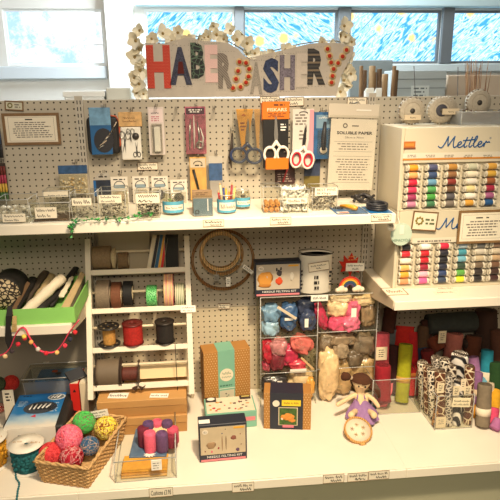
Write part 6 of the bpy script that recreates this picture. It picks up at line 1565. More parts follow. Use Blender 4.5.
# rainbow and leaves pack
X, zb, w, h = rect(335.5, 366.5, 271, 293, -.150)
o = thing('felt_rainbow', 'felt rainbow craft with white cloud ends on top of the wool cubby', 'craft toy', (X-.004, -.150, zc+.0005)); h = min(h, .085)
rc = [(188, 40, 36), (222, 110, 40), (230, 180, 60), (60, 90, 96), (50, 70, 110), (96, 70, 100)]
R0 = w*.34
for i, c in enumerate(rc):
    R_ = R0-i*.0062; q = MB().tube([(math.cos(PI*k/16)*R_, 0, .020+math.sin(PI*k/16)*R_*1.05) for k in range(17)], .0033, mat(c, .9), 8); q.build('arc', o)
for s_ in (-1, 1):
    q = MB(); cx = s_*w*.27
    for (dx, dz, rr) in ((0, .016, .016), (-.016, .012, .0115), (.016, .012, .0115)): q.blob((cx+dx, -.002, dz), rr, .011, rr, mat((226, 214, 190), .95), .1, int(dx*900)+s_, 2, 3)
    q.build('cloud', o)
X, zb, w, h = rect(340, 361, 252, 273, -.10)
o = thing('leaf_pack', 'red felt leaf cut-out behind the rainbow on the wool cubby', 'leaf', (X, -.10, zc+.0005)); H = zb+h-zc
lf = [(0, -.2), (.12, .1), (.5, .0), (.40, .22), (.62, .42), (.36, .44), (.40, .74), (.2, .6), (.06, .96), (-.14, .64), (-.36, .86), (-.36, .54), (-.62, .58), (-.42, .30), (-.5, .06), (-.12, .12)]
MB().prism([(x_*w*.9, H-h+(z_)*h) for x_, z_ in lf], 0, .004, mat((196, 46, 26), .9, var=.2, scale=60)).build('leaf', o)
MB().tube([(0, .002, H-h*1.1), (0, .002, 0)], .0022, mat((170, 60, 40), .8), 6).build('stalk', o)
MB().lines(-w*.2, w*.3, H-h*.45, H-h*.15, -.0008, mat((226, 140, 80), .8), 2, 5, .3, .01).build('stitching', o)
X, zb, w, h = rect(347, 365.5, 265, 273, -.160)
o = thing('price_card', 'white price card standing above the felt rainbow', 'price card', (X, -.135, zc+.0005), ry=.02); H = zb+h-zc
MB().box(-w/2, w/2, 0, .0015, H-h, H, TAGW).text('Felt Rainbow', -w*.42, w*.42, H-h*.42, H-h*.16, -.0004, INK).text('£2.70', -w*.16, w*.2, H-h*.86, H-h*.58, -.0004, INK).build('card', o)
MB().box(-.002, .002, .0015, .0035, 0, H-h*.5, CLEAR).build('stand', o)

# clear cubby with wool bags
yc = -.168; zt = zc-.0005
a, b_ = hy(260, 350, yc), hy(376.5, 345, yc); CX = (a.x+b_.x)/2; CW = b_.x-a.x; D = .145; mz = hy(317, 350, yc).x-CX
o = thing('clear_cubby', 'clear acrylic cubby unit of two columns holding bags of felting wool', 'shelf unit', (CX, yc, ZB+.0006)); H = zt-ZB-.0012
t = .003
def vwall(x): MB().box(x-t/2, x+t/2, 0, D, 0, H, CLEAR).build('divider', o)
q = MB()
for x in (-CW/2+t, mz, CW/2-t):
    MB().box(x-t/2, x+t/2, .0005, D, 0, H-.0001, CLEAR).build('side_wall', o)
    q.tube([(x, 0, 0), (x, 0, H)], .0022, EDGE, 4)
zl = [hy(290, 337, yc).z-ZB, hy(290, 372.5, yc).z-ZB]; zr = [hy(346, 331.5, yc).z-ZB, hy(346, 368, yc).z-ZB]
for z in zl:
    MB().box(-CW/2+t*1.6, mz-t*.6, .0006, D, z, z+t, CLEAR).build('shelf', o); q.tube([(-CW/2+t, 0, z), (mz, 0, z)], .0020, EDGE, 4)
for z in zr:
    MB().box(mz+t*.6, CW/2-t*1.6, .0006, D, z, z+t, CLEAR).build('shelf', o); q.tube([(mz, 0, z), (CW/2-t, 0, z)], .0020, EDGE, 4)
MB().box(-CW/2+t*1.6, CW/2-t*1.6, .0006, D, H-t, H, CLEAR).build('top', o); q.tube([(-CW/2+t, 0, H), (CW/2-t, 0, H)], .0022, EDGE, 4)
q.build('front_edges', o)
lev = {('l', 0): zl[0]+t, ('l', 1): zl[1]+t, ('l', 2): 0, ('r', 0): zr[0]+t, ('r', 1): zr[1]+t, ('r', 2): 0}
def bag(px0, px1, py0, py1, dy, c, label, seed, pw=.75, tilt=0, tagc=None, spec=0, name='wool_bag', depth=.5, cat='wool bag', yl=None):
    Y = yc+dy; X, zb, w, h = rect(px0, px1, py0, py1, Y); w *= .5; h *= .5
    c_ = Vector((X, Y, zb+h))
    m = mat(c, .65, var=.22, scale=40, coat=.8, bump=.7, bscale=45)
    o_ = thing(name, label, cat, (X, Y, zb), ry=tilt, group='bags of felting wool in the clear cubby')
    wo = MB().blob((0, 0, h), w, min(w, h)*depth+.012, h, m, .16, seed, 4, 2.2, pw).build('wool', o_)
    lo_ = min(v.co.z for v in wo.data.vertices); o_.location.z = max(zb, ZB+.003)-lo_+.001
    r = random.Random(seed); q = MB()
    for k in range(3):       # crinkled film standing off the wool
        u = r.uniform(-.6, .6)*w; v = h+r.uniform(-.6, .6)*h; yy = -(min(w, h)*depth+.012)*.98-.001
        q.add([(u-.012, yy+.004, v-.006), (u+.010, yy-.002, v-.010), (u+.014, yy+.003, v+.008), (u-.008, yy-.003, v+.010)], [[0, 1, 2, 3]], FILM, True)
    q.build('film_crease', o_)
    if tagc:
        (u0, u1, v0, v1) = tagc; yy = -(min(w, h)*depth+.012)-.004
        MB().box(w*u0, w*u1, yy-.001, yy, h*v0, h*v1, TAGW, .0003).build('label', o_)
    return o_
bag(261.5, 280, 304.5, 322, .05, (112, 150, 180), 'light blue wool bag at the upper left of the top left compartment', 1)
bag(261.5, 279, 321.5, 336, .045, (150, 184, 206), 'palest blue wool bag lying below the light blue one', 2)
bag(280, 297, 304, 331, .05, (56, 92, 136), 'mid blue wool bag with a slanted pale label in the top left compartment', 3, tagc=(-.6, .4, .9, 1.1))
bag(295, 316, 299, 320, .075, (36, 46, 74), 'dark navy wool bag at the back of the top left compartment', 4)
bag(299, 315.5, 312, 331, .04, (52, 64, 94), 'navy wool bag with a white label on the right of the top left compartment', 5, tagc=(-.5, -.05, .6, 1.5))
o_ = thing('label_strip', 'long slanted cream label strip across the blue wool bags', 'label strip', hy(287, 313, yc-.0), ry=.62); MB().box(-.05, .05, .0, .002, -.006, .006, mat((214, 196, 170), .6), .0005).build('card', o_)
bag(262, 275, 340, 363, .05, (196, 34, 56), 'bright red wool bag at the left of the middle left compartment', 6)
bag(270, 287, 338, 355, .035, (196, 130, 130), 'dusty pink wool bag with clear film in the middle left compartment', 7)
bag(281, 297, 344, 366, .05, (204, 48, 84), 'crimson pink wool bag in the centre of the middle left compartment', 8)
bag(286, 308, 335, 352, .030, (218, 110, 100), 'coral pink beaded wool bag at the top of the middle left compartment', 9, tilt=.5)
bag(270, 284, 352, 371.5, .035, (128, 40, 52), 'dark maroon wool bag at the bottom of the middle left compartment', 10)
bag(262, 271, 360, 371, .06, (190, 70, 90), 'rose wool bag in the bottom left corner of the middle left compartment', 11)
bag(289, 306, 360, 370.5, .035, (206, 60, 76), 'flat red bag above a white price card in the middle left compartment', 12, tagc=(-1, .9, .0, .75))
o_ = thing('wooden_stick', 'pale wooden stick leaning at the right of the middle left compartment', 'stick', hy(314, 370, yc+.02), ry=-.75); MB().box(-.005, .005, 0, .004, .0, .085, mat((214, 178, 128), .6), .001).build('stick', o_)
bag(261, 288, 374, 396, .05, (50, 44, 42), 'black wool bag with white trim behind the black craft box', 13, tagc=(.1, .45, 1.0, 1.7))
bag(288, 312, 372, 402, .055, (222, 194, 146), 'cream wool bag behind the black craft box', 14)
bag(305, 314.5, 379, 398, .02, (222, 162, 70), 'small orange teardrop wool bag right of the cream wool bag', 15)
bag(319, 330, 304, 330, .05, (190, 50, 82), 'deep pink wool bag at the left of the top right compartment', 16, tilt=-.3)
bag(328, 348, 317, 331, .03, (214, 76, 110), 'rose pink wool bag at the bottom of the top right compartment', 17)
bag(328, 349, 300, 318, .045, (226, 196, 150), 'cream wool bag in the middle of the top right compartment', 18)
bag(346, 359, 302, 320, .03, (214, 96, 126), 'pink wool bag with a white label in the top right compartment', 19, tagc=(-.5, .3, .5, 1.5))
bag(346, 363, 315, 330, .02, (226, 110, 140), 'brightest pink wool bag at the front of the top right compartment', 20, tilt=-.5)
bag(360, 375, 303, 328, .06, (140, 116, 84), 'grey-brown wool bag at the right of the top right compartment', 21)
bag(330, 352, 294.5, 303, .04, (226, 204, 164), 'cream wool bag lying along the top of the top right compartment', 22)
bag(352, 375, 294.5, 306, .05, (216, 190, 144), 'tan cream wool bag in the top corner of the top right compartment', 23)
bag(318.5, 333, 335, 353, .05, (130, 112, 88), 'grey wool bag at the left of the middle right compartment', 24)
bag(329, 355, 333, 346, .045, (146, 124, 96), 'taupe wool bag lying at the top of the middle right compartment', 25)
bag(352, 374, 334, 356, .05, (120, 104, 82), 'silver grey wool bag at the right of the middle right compartment', 26)
bag(333, 348, 343, 358, .03, (164, 144, 116), 'pale taupe wool bag in the centre of the middle right compartment', 27)
bag(346, 362, 350, 367, .045, (108, 92, 70), 'dark taupe wool bag low in the middle right compartment', 28)
bag(318.5, 333, 351, 367, .035, (150, 120, 78), 'golden brown wool bag low in the middle right compartment', 29)
bag(318, 338, 360, 408, .012, (234, 202, 150), 'tall cream wool bag bulging out of the bottom right compartment', 30, .8)
bag(334, 352, 366, 401, .06, (206, 172, 120), 'tan wool bag behind the doll in the bottom right compartment', 31)
bag(350, 374, 364, 398, .07, (214, 184, 134), 'beige wool bag at the back of the bottom right compartment', 32)
X, zb, w, h = rect(311, 328, 295, 301, yc-.003)
o_ = thing('price_label', 'white price label stuck at the top front edge of the clear cubby', 'price label', (X, yc-.0045, zb)); MB().box(-w/2, w/2, 0, .001, 0, h, TAGW).text('WOOL £1.95', -w*.4, w*.4, h*.3, h*.75, -.0004, INK).build('card', o_)

# black and kraft fox box
yf = -.355; a, b_ = hy(264, 412, yf), hy(310.5, 414, yf); w = b_.x-a.x; X = (a.x+b_.x)/2; h = hy(287, 393.5, yf).z-ZB
o = thing('craft_box', 'dotted craft box with a black sleeve and a felt animal picture beside the cubby', 'craft box', (X, yf, ZB+.0006), rz=-.16); d = .085
MB().box(-w/2, w/2, 0, d, 0, h, KRDOT, .001).build('box', o)
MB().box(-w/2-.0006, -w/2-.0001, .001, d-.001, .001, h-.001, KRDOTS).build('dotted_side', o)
sl0, sl1 = -w*.37, w*.33
MB().box(sl0, sl1, -.0016, d+.001, .0005, h+.0016, NAVY).build('sleeve', o)
q = MB().box(w*-.12, w*.28, -.0028, -.0016, h*.66, h*.82, mat((236, 206, 50), .55)); q.text('MAKE A FOX', -w*.08, w*.24, h*.71, h*.77, -.003, mat((150, 90, 40), .6)); q.build('yellow_label', o)
q = MB().prism([(-w*.24+math.cos(t)*w*.075, h*.72+math.sin(t)*w*.075) for t in [k*PI/10 for k in range(20)]], -.0028, -.0016, mat((232, 222, 204), .6)); q.build('round_label', o)
q = MB().box(-w*.19, w*.22, -.0028, -.0016, h*.12, h*.62, mat((206, 190, 160), .6)); q.box(-w*.17, w*.20, -.0036, -.0028, h*.14, h*.60, mat((66, 96, 40), .7, var=.5, scale=70)); q.build('picture', o)
q = MB(); FX = mat((214, 140, 60), .9, var=.2, scale=100)
q.blob((w*.03, -.0038, h*.36), w*.12, .0024, h*.10, FX, .15, 3, 3); q.blob((-w*.09, -.0038, h*.35), w*.055, .0026, h*.075, FX, .1, 4, 2); q.blob((-w*.11, -.0040, h*.31), w*.03, .0026, h*.04, mat((236, 220, 196), .9), .1, 5, 2); q.blob((w*.1, -.0038, h*.26), w*.08, .0022, h*.05, FX, .15, 6, 2)
q.build('picture_animal', o)
MB().box(-w*.10, w*.14, -.0046, -.0036, h*.065, h*.13, mat((226, 120, 140), .55)).build('pink_label', o)

# acrylic display box of felt sticks
fl_, fr_ = hz(115.5, 483, ZB), hz(176.5, 478, ZB); X = (fl_.x+fr_.x)/2; yf = min(fl_.y, fr_.y)+.003; w = fr_.x-fl_.x; H = hy(146, 460, yf).z-ZB
bk_ = hz(154, 412, ZB+H); d = bk_.y-yf
o = thing('acrylic_box', 'clear acrylic display box of purple and pink felt rolls at the shelf front', 'display box', (X, yf, ZB+.0006), rz=.03)
open_box(MB(), w, d, H, CLEAR).build('walls', o); q = rim(MB(), w, d, H, EDGE, .003); edges(q, w, d, H, EDGE, .0026); q.build('edges', o)
q = MB().box(w*.10, w*.27, -.006, -.002, H*.5, H*.98, TAGW); q.lines(w*.12, w*.25, H*.55, H*.9, -.0064, GREYINK, 3, 4, .3, .012); q.build('price_label', o)
def stick_roll(px, pyt, pyb, rp, c, label, Y, nm='felt_roll'):
    t_ = hy(px, pyt, Y); r = hy(px+rp, pyt, Y).x-t_.x; zb = ZB+.0048+.022
    zb = max(hy(px, pyb, Y).z, ZB+.012)
    o_ = thing(nm, label, 'felt roll', (t_.x, Y, zb), group='felt rolls standing in the acrylic box')
    m = mat(c, .95, var=.14, scale=150, bump=.3, bscale=400); L = t_.z-zb
    MB().lathe([(r*.96, 0), (r, .004), (r, L-.005), (r*.93, L)], m, 24).build('felt', o_)
    q = MB(); n = 36; q.tube([(math.cos(k*.55)*r*(.08+.8*k/n), math.sin(k*.55)*r*(.08+.8*k/n), L+.0006) for k in range(n)], .0011, mat(tuple(min(255, int(v*1.12)) for v in c), .95), 4); q.build('spiral_end', o_)
zr0 = ZB+.05
cc = hz(159, 442, ZB+.05); yc0 = yf+d*.60
SR = [(157, 421, 444, 5.6, (206, 90, 116), 'bright pink felt roll at the back of the ring', .048), (148, 422.5, 446, 5.6, (92, 66, 108), 'purple felt roll at the back left of the ring', .032), (167, 421.5, 445, 5.6, (96, 68, 104), 'purple felt roll at the back right of the ring', .038),
      (143, 427.5, 450, 6, (112, 36, 56), 'dark plum felt roll at the left of the ring', .010), (172.5, 428, 450, 6, (206, 84, 108), 'rose felt roll at the right of the ring', .018), (158, 430, 446, 9.5, (232, 206, 160), 'cream felt roll in the middle of the ring', .012),
      (149.5, 432.5, 453.5, 6.2, (226, 100, 128), 'bright pink felt roll at the front of the ring', -.028), (161.5, 433, 454.5, 6.2, (104, 72, 112), 'purple felt roll at the front of the ring', -.030), (171.5, 437, 452, 5.8, (128, 40, 60), 'plum felt roll at the front right of the ring', -.006)]
# a block of kraft cards carries the ring of rolls
base_z = ZB+.034; yc0 = hz(155, 455, base_z).y+.058
for (px, pt, pb, rp, c, lb, dy) in SR:
    Y = yc0+dy; t_ = hy(px, pt, Y); r = hy(px+rp, pt, Y).x-t_.x
    zb = base_z
    o_ = thing('felt_roll', lb+' in the acrylic box', 'felt roll', (t_.x, Y, zb), group='felt rolls standing in the acrylic box'); L = max(t_.z-zb, .05)
    m = mat(c, .95, var=.14, scale=150, bump=.3, bscale=400)
    MB().lathe([(r*.96, 0), (r, .004), (r, L-.005), (r*.93, L)], m, 24).build('felt', o_)
    q = MB(); n = 40; q.tube([(math.cos(k*.6)*r*(.06+.82*k/n), math.sin(k*.6)*r*(.06+.82*k/n), L+.0005) for k in range(n)], .0012, mat(tuple(min(255, int(v*1.15)) for v in c), .95), 4); q.build('spiral_end', o_)
o_ = thing('card_pack', 'flat blue pack with a white star label lying under the felt rolls', 'pack', (X-.0, yf+.085, ZB+.026), rz=-.05)
MB().box(-.070, .070, .01, d-.12, 0, .0075, mat((86, 112, 140), .5, var=.25, scale=30, coat=.3), .001).build('sleeve', o_)
q = MB(); q.M = Matrix.Translation((.006, .018, .008)) @ Matrix.Rotation(-PI/2, 4, 'X')
q.prism([(math.cos(k*PI/10)*(.024 if k % 2 else .014), math.sin(k*PI/10)*(.018 if k % 2 else .010)) for k in range(20)], -.0008, 0, TAGW); q.build('star_label', o_)
for k, (z, c, y0, rz_) in enumerate(((0, (214, 168, 92), .012, .0), (.0085, (206, 148, 62), .016, .03), (.017, (222, 160, 52), .02, -.02))):
    o_ = thing('felt_sheet', ['pale tan folded felt sheet lowest in the acrylic box', 'ochre folded felt sheet in the middle of the acrylic box stack', 'orange folded felt sheet on top of the acrylic box stack'][k], 'felt sheet', (X-.012, yf+y0, ZB+.0024+z), rz=rz_, group='folded felt sheets in the acrylic box')
    MB().box(-w*.36, w*.40, 0, d*.30, 0, .0075, mat(c, .9, var=.12, scale=60), .002).build('felt', o_)

# rag doll
yd = -.325; s_ = hy(362, 415, yd); DS = (hy(378, 400, yd).x-hy(346, 400, yd).x)/.105
dp_ = Vector((hy(362, 412, yd).x, -.285, ZB+.001))
doll = thing('rag_doll', 'rag doll in a purple dress sitting on the base shelf before the cubby', 'doll', tuple(dp_))
def dl(px, py, Y): p = hy(px, py, Y); return p-dp_
SKIN = mat((232, 204, 160), .9, var=.04, scale=60); HAIR = mat((78, 44, 24), .95, var=.2, scale=120); DRESS = mat((152, 116, 166), .9, var=.12, scale=90, bump=.4, bscale=120)
me = bpy.data.meshes.new('body'); 
J = {'pel': dl(362, 410, -.285), 'chest': dl(361, 398, -.275), 'neck': dl(359.5, 391.5, -.275), 'head': dl(360.5, 383, -.272), 'htop': dl(362, 376, -.270),
     'lsh': dl(354, 395, -.278), 'lel': dl(345, 400.5, -.30), 'lha': dl(336, 405.5, -.32), 'rsh': dl(367, 395, -.276), 'rel': dl(374, 400, -.295), 'rha': dl(379.5, 408, -.315),
     'lhip': dl(357, 411, -.30), 'lkn': dl(353, 413, -.36), 'lft': dl(350.5, 416, -.395), 'rhip': dl(367, 411, -.30), 'rkn': dl(372, 413, -.36), 'rft': dl(375, 416.5, -.392)}
for k in ('lkn', 'rkn', 'lft', 'rft'): J[k].z = max(J[k].z, .016)
rads = {'pel': .030, 'chest': .024, 'neck': .012, 'head': .049, 'htop': .041, 'lsh': .011, 'lel': .0105, 'lha': .0095, 'rsh': .011, 'rel': .0105, 'rha': .0095, 'lhip': .014, 'lkn': .0125, 'lft': .0165, 'rhip': .014, 'rkn': .0125, 'rft': .0165}
ks = list(J); ed = [('pel', 'chest'), ('chest', 'neck'), ('neck', 'head'), ('head', 'htop'), ('chest', 'lsh'), ('lsh', 'lel'), ('lel', 'lha'), ('chest', 'rsh'), ('rsh', 'rel'), ('rel', 'rha'), ('pel', 'lhip'), ('lhip', 'lkn'), ('lkn', 'lft'), ('pel', 'rhip'), ('rhip', 'rkn'), ('rkn', 'rft')]
me.from_pydata([tuple(J[k]) for k in ks], [(ks.index(a), ks.index(b)) for a, b in ed], []); me.update()
bo = bpy.data.objects.new('body', me); COL.objects.link(bo); bo.parent = doll
sk = bo.modifiers.new('skin', 'SKIN'); sk.use_smooth_shade = True
for i, k in enumerate(ks):
    v = me.skin_vertices[0].data[i]; v.radius = (rads[k], rads[k]); v.use_root = (k == 'pel')
bo.modifiers.new('sub', 'SUBSURF').levels = 2; bo.modifiers['sub'].render_levels = 2
bpy.context.view_layer.update(); dg = bpy.context.evaluated_depsgraph_get()
m2 = bpy.data.meshes.new_from_object(bo.evaluated_get(dg)); bo.modifiers.clear(); bo.data = m2
m2.materials.clear(); m2.materials.append(SKIN)
for p in m2.polygons: p.use_smooth = True
hv = [v.co for v in m2.vertices if v.co.z > J['neck'].z+.018]
hc = sum(hv, Vector())/len(hv)
hx, hyy, hzz = [max(abs(v[i]-hc[i]) for v in hv) for i in range(3)]
# hair: cap over the head with a low fringe sweeping to one side
q = MB(); b = bmesh.new(); bmesh.ops.create_uvsphere(b, u_segments=32, v_segments=24, radius=1)
for p in b.verts: p.co = Vector((p.co.x*(hx+.0045), p.co.y*(hyy+.0045), p.co.z*(hzz+.0045)))
bmesh.ops.delete(b, geom=[f for f in b.faces if f.calc_center_median().z < (.006-.10*f.calc_center_median().x if f.calc_center_median().y < -.012 else -.022)], context='FACES')
q.M = Matrix.Translation(hc); q.bm(b, HAIR, True); hr = q.build('hair', doll)
MB().blob(dl(345.8, 376.5, -.278), .022, .018, .019, HAIR, .12, 3, 3).build('hair_bun', doll)
MB().tube([dl(349, 377, -.278), dl(352, 378, -.277)], .008, mat((214, 190, 160), .8), 8).build('hair_tie', doll)
MB().tube([dl(366, 381, -.265), dl(372, 385, -.27), dl(377, 391, -.28), dl(379, 397, -.285)], [.020, .020, .016, .008], HAIR, 12).build('hair_tail', doll)
def face(u, v): # point on the front of the head at fractions of its half width / half height
    k = math.sqrt(max(0, 1-u*u-v*v)); return hc+Vector((u*hx, -k*hyy-.001, v*hzz))
q = MB()
for u in (-.48, .20): q.blob(face(u, -.20-.12*u), .0040, .0022, .0040, BLACK, 0, 0, 2)
q.build('eyes', doll)
MB().blob(face(-.12, -.36), .0030, .0026, .0022, SKIN, 0, 0, 2).build('nose', doll)
MB().tube([face(-.26, -.52), face(-.13, -.57), face(.0, -.54)], .0008, mat((170, 80, 70), .8), 4).build('mouth', doll)
# dress: bodice flaring to a gathered skirt over the legs
q = MB(); rings = []; n = 36
prof = [(dl(359.8, 392.5, -.275), .0135, .0125, 0), (dl(360, 394.5, -.277), .017, .014, 0), (dl(360.5, 398, -.278), .026, .022, .0), (dl(361, 403, -.285), .034, .032, .002), (dl(361.5, 408, -.30), .050, .050, .004), (dl(362, 413, -.318), .064, .060, .006), (dl(362.5, 417, -.325), .068, .064, .008)]
vs = []
for c, rx_, ry_, wv in prof:
    for k in range(n):
        t = 2*PI*k/n; g = 1+wv*10*math.sin(t*9); vs.append(Vector((c.x+math.cos(t)*rx_*g, c.y+math.sin(t)*ry_*g, max(c.z, .012) + (wv*.5*math.sin(t*9+1)))))
fs = [[i*n+k, i*n+(k+1) % n, (i+1)*n+(k+1) % n, (i+1)*n+k] for i in range(len(prof)-1) for k in range(n)]
q.add(vs, fs, DRESS, True); q.build('dress', doll)
for px0, px1 in ((356, 357.5), (364, 363)): MB().tube([dl(px0, 397, -.283)+Vector((0, -.018, 0)), dl(px1, 393.5, -.277)+Vector((0, -.006, .002))], .003, DRESS, 6).build('strap', doll)
MB().tube([dl(369, 401, -.27), dl(373, 404, -.28), dl(376, 409, -.30)], [.006, .008, .004], mat((56, 66, 74), .8), 8).build('sash', doll)

# small hoop leaning on the doll's feet
cb = hz(361, 444, ZB); r = (hz(374, 432, ZB).x-hz(346, 432, ZB).x)/2*.96
o = thing('embroidery_hoop', 'small wooden hoop with stitched cream cloth leaning at the feet of the doll', 'embroidery hoop', (hz(360.5, 444, ZB).x+.006, cb.y-.002, ZB+.006), rx=-1.05, rz=.10)
m = wave_mat('hoop_wood_pale', (180, 128, 66), (212, 164, 100), 40, 2, 'X')
MB().lathe([(r-.004, -.006), (r+.003, -.006), (r+.003, .005), (r-.004, .005), (r-.004, -.006)], m, 48, 'Y', (0, 0, r)).build('ring', o)
MB().lathe([(0, -.002), (r-.004, -.002), (r-.004, .0), (0, .0)], mat((230, 216, 190), .95, var=.04, scale=100), 40, 'Y', (0, 0, r)).build('cloth', o)
rb = random.Random(9); q = MB()
for k in range(5):
    a = k*2*PI/5+.3; cx, cz = math.cos(a)*r*.45, r+math.sin(a)*r*.42
    for j in range(6):
        t = j*PI/3; q.tube([(cx, -.0028, cz), (cx+math.cos(t)*r*.16, -.0028, cz+math.sin(t)*r*.16)], .0011, mat([(176, 140, 90), (190, 160, 120), (150, 120, 90)][k % 3], .9), 4)
q.build('embroidery', o)
q = MB().box(-.010, .010, -.006, .006, -.010, -.002, mat((206, 160, 90), .6), .001); q.tube([(-.016, 0, -.006), (.016, 0, -.006)], .002, STEEL, 6); q.build('screw_clasp', o)
# ------------------------------------------------------------------ right bay: felt rolls under the thread shelf
def felt(px0, pyb, px1, pyt, Y0, Y1, r, c, label, grp='felt rolls in the right bay', flat=1, end=True, name='felt_roll', m=None, up=True, band=None, lab=None):
    a, b_ = hy(px0, pyb, Y0), hy(px1, pyt, Y1); a.z = max(a.z, ZB+.004)
    d = b_-a; a.z = max(a.z, ZB+.0025+r*math.sqrt(max(0, 1-(d.z/d.length)**2))); d = b_-a; L = d.length
    o = thing(name, label, 'felt roll', tuple(a), group=grp)
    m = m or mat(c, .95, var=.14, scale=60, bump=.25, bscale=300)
    q = d.to_track_quat('Z', 'Y').to_matrix().to_4x4()
    b = MB(); b.M = q; n = 8
    b.lathe([(r*.97, 0), (r, .004)]+[(r*(1-.03*math.sin(i*1.7+px0)), L*i/n) for i in range(1, n)]+[(r, L-.004), (r*.94, L)], m, 22, sy=flat); b.build('felt', o)
    if end:
        b = MB(); b.M = q; k = 44; b.tube([(math.cos(i*.5)*r*(.10+.82*i/k), math.sin(i*.5)*r*flat*(.10+.82*i/k), L+.0004) for i in range(k)], r*.05+.0004, mat(tuple(int(v*.7) for v in c), .95), 4); b.build('spiral_end', o)
    if band:
        t0, t1, bc = band; b = MB(); b.M = q; b.lathe([(r*1.03, L*t0), (r*1.05, L*(t0+t1)/2), (r*1.03, L*t1)], mat(bc, .8), 22, sy=flat); b.build('band', o)
    if lab:
        X, zb, w, h = rect(*lab, min(Y0, Y1)-r-.003); b = MB().box(X-w/2-a.x, X+w/2-a.x, min(Y0, Y1)-r-.004-a.y, min(Y0, Y1)-r-.003-a.y, zb-a.z, zb+h-a.z, mat((230, 214, 180), .7))
        b.lines(X-w*.3-a.x, X+w*.3-a.x, zb+h*.2-a.z, zb+h*.85-a.z, min(Y0, Y1)-r-.0044-a.y, INK, 4, 3, .35, .01); b.build('label', o)
    return o
felt(381, 400, 382.5, 333, -.185, -.12, .031, (220, 92, 104), 'pink felt roll with a white label standing left of the lime roll', lab=(376, 387, 347, 360))
felt(383, 399, 383, 365, -.26, -.235, .033, (150, 24, 38), 'short dark red felt roll in front of the pink roll')
felt(392, 385, 393.5, 329, -.10, -.05, .028, (92, 96, 98), 'grey felt roll behind the pink roll', end=False, flat=.6)
felt(404, 350, 405, 326, -.10, -.06, .042, (190, 34, 26), 'red felt folded over at the back, upper one behind the lime roll', end=False, flat=.6)
felt(412, 402, 411, 332, -.165, -.08, .029, (184, 30, 34), 'tall red felt roll standing right of the lime roll', end=False, flat=.8, band=(.30, .36, (190, 110, 50)))
felt(401.5, 402, 406, 344, -.215, -.15, .030, (160, 160, 22), 'lime green felt roll standing in the clear tray', flat=.8, band=(.34, .44, (196, 150, 66)))
felt(394, 398, 395, 345, -.13, -.09, .03, (60, 26, 24), 'dark maroon felt roll between the pink and lime rolls', end=False)
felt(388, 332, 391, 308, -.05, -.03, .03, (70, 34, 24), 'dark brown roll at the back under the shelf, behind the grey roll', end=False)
felt(421, 352, 425, 326, -.08, -.05, .03, (86, 62, 42), 'brown felt roll end at the back right of the red rolls')
felt(428, 380, 421, 347, -.13, -.08, .028, (40, 62, 88), 'dark blue felt roll at the back right of the red rolls', end=False)
felt(434, 395, 427, 350, -.17, -.14, .028, (110, 26, 26), 'wine red felt roll leaning behind the animal print rolls')
felt(436, 372, 424.5, 320, -.10, -.05, .018, (66, 34, 24), 'thin dark brown roll standing by the big grey roll', end=False)
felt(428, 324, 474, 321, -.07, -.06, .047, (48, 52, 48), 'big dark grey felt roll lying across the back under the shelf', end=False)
felt(446, 392, 455, 333, -.13, -.10, .038, (176, 104, 92), 'dusty rose felt roll with a label leaning in the shadow', lab=(438.5, 446, 331, 343))
felt(466, 388, 474, 336, -.13, -.09, .036, (92, 48, 28), 'brown felt roll leaning right of the dusty rose roll', end=False)
felt(440, 350, 432, 338, -.12, -.08, .034, (110, 52, 30), 'rust brown felt roll behind the dusty rose roll', end=False)
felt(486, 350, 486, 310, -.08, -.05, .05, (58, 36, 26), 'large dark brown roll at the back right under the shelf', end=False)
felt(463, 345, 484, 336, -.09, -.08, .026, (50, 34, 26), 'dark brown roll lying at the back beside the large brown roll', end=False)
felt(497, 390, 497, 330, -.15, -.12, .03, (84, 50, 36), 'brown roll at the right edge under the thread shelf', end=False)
felt(477, 410, 473, 357, -.20, -.16, .024, (176, 124, 172), 'lilac felt roll leaning right of the zebra print')
felt(484, 405, 487.5, 350, -.22, -.17, .026, (36, 140, 164), 'teal felt roll with a white band at the right', band=(.28, .55, (226, 214, 190)))
felt(494, 415, 495, 362, -.25, -.2, .030, (34, 72, 34), 'dark green felt roll at the right edge')
felt(472, 424, 478, 372, -.27, -.22, .022, (140, 96, 140), 'mauve felt roll with a cream band behind the grey roll', band=(.25, .45, (222, 200, 170)))
felt(480, 398, 476, 382, -.24, -.21, .026, (206, 36, 44), 'short red felt roll in front of the lilac roll')
felt(481, 402, 486, 372, -.235, -.195, .020, (110, 172, 196), 'light blue felt roll beside the teal roll', end=False)
felt(470, 430, 480, 408, -.36, -.34, .022, (226, 154, 36), 'orange felt roll lying low behind the grey roll')
felt(491, 428, 496, 392, -.34, -.26, .024, (232, 172, 40), 'yellow orange felt roll right of the grey roll')
felt(490, 441, 494, 408, -.43, -.40, .022, (214, 74, 112), 'bright pink felt roll low at the right edge')
felt(493, 437, 499, 420, -.47, -.45, .020, (180, 110, 160), 'orchid purple felt roll in the bottom right corner')
felt(481.5, 433, 485, 384, -.43, -.395, .029, (130, 116, 96), 'grey felt roll with a cream band at the front right', band=(.26, .44, (232, 218, 194)))
felt(489, 412, 490, 383, -.27, -.25, .018, (222, 206, 176), 'short cream felt roll behind the grey roll', end=False)
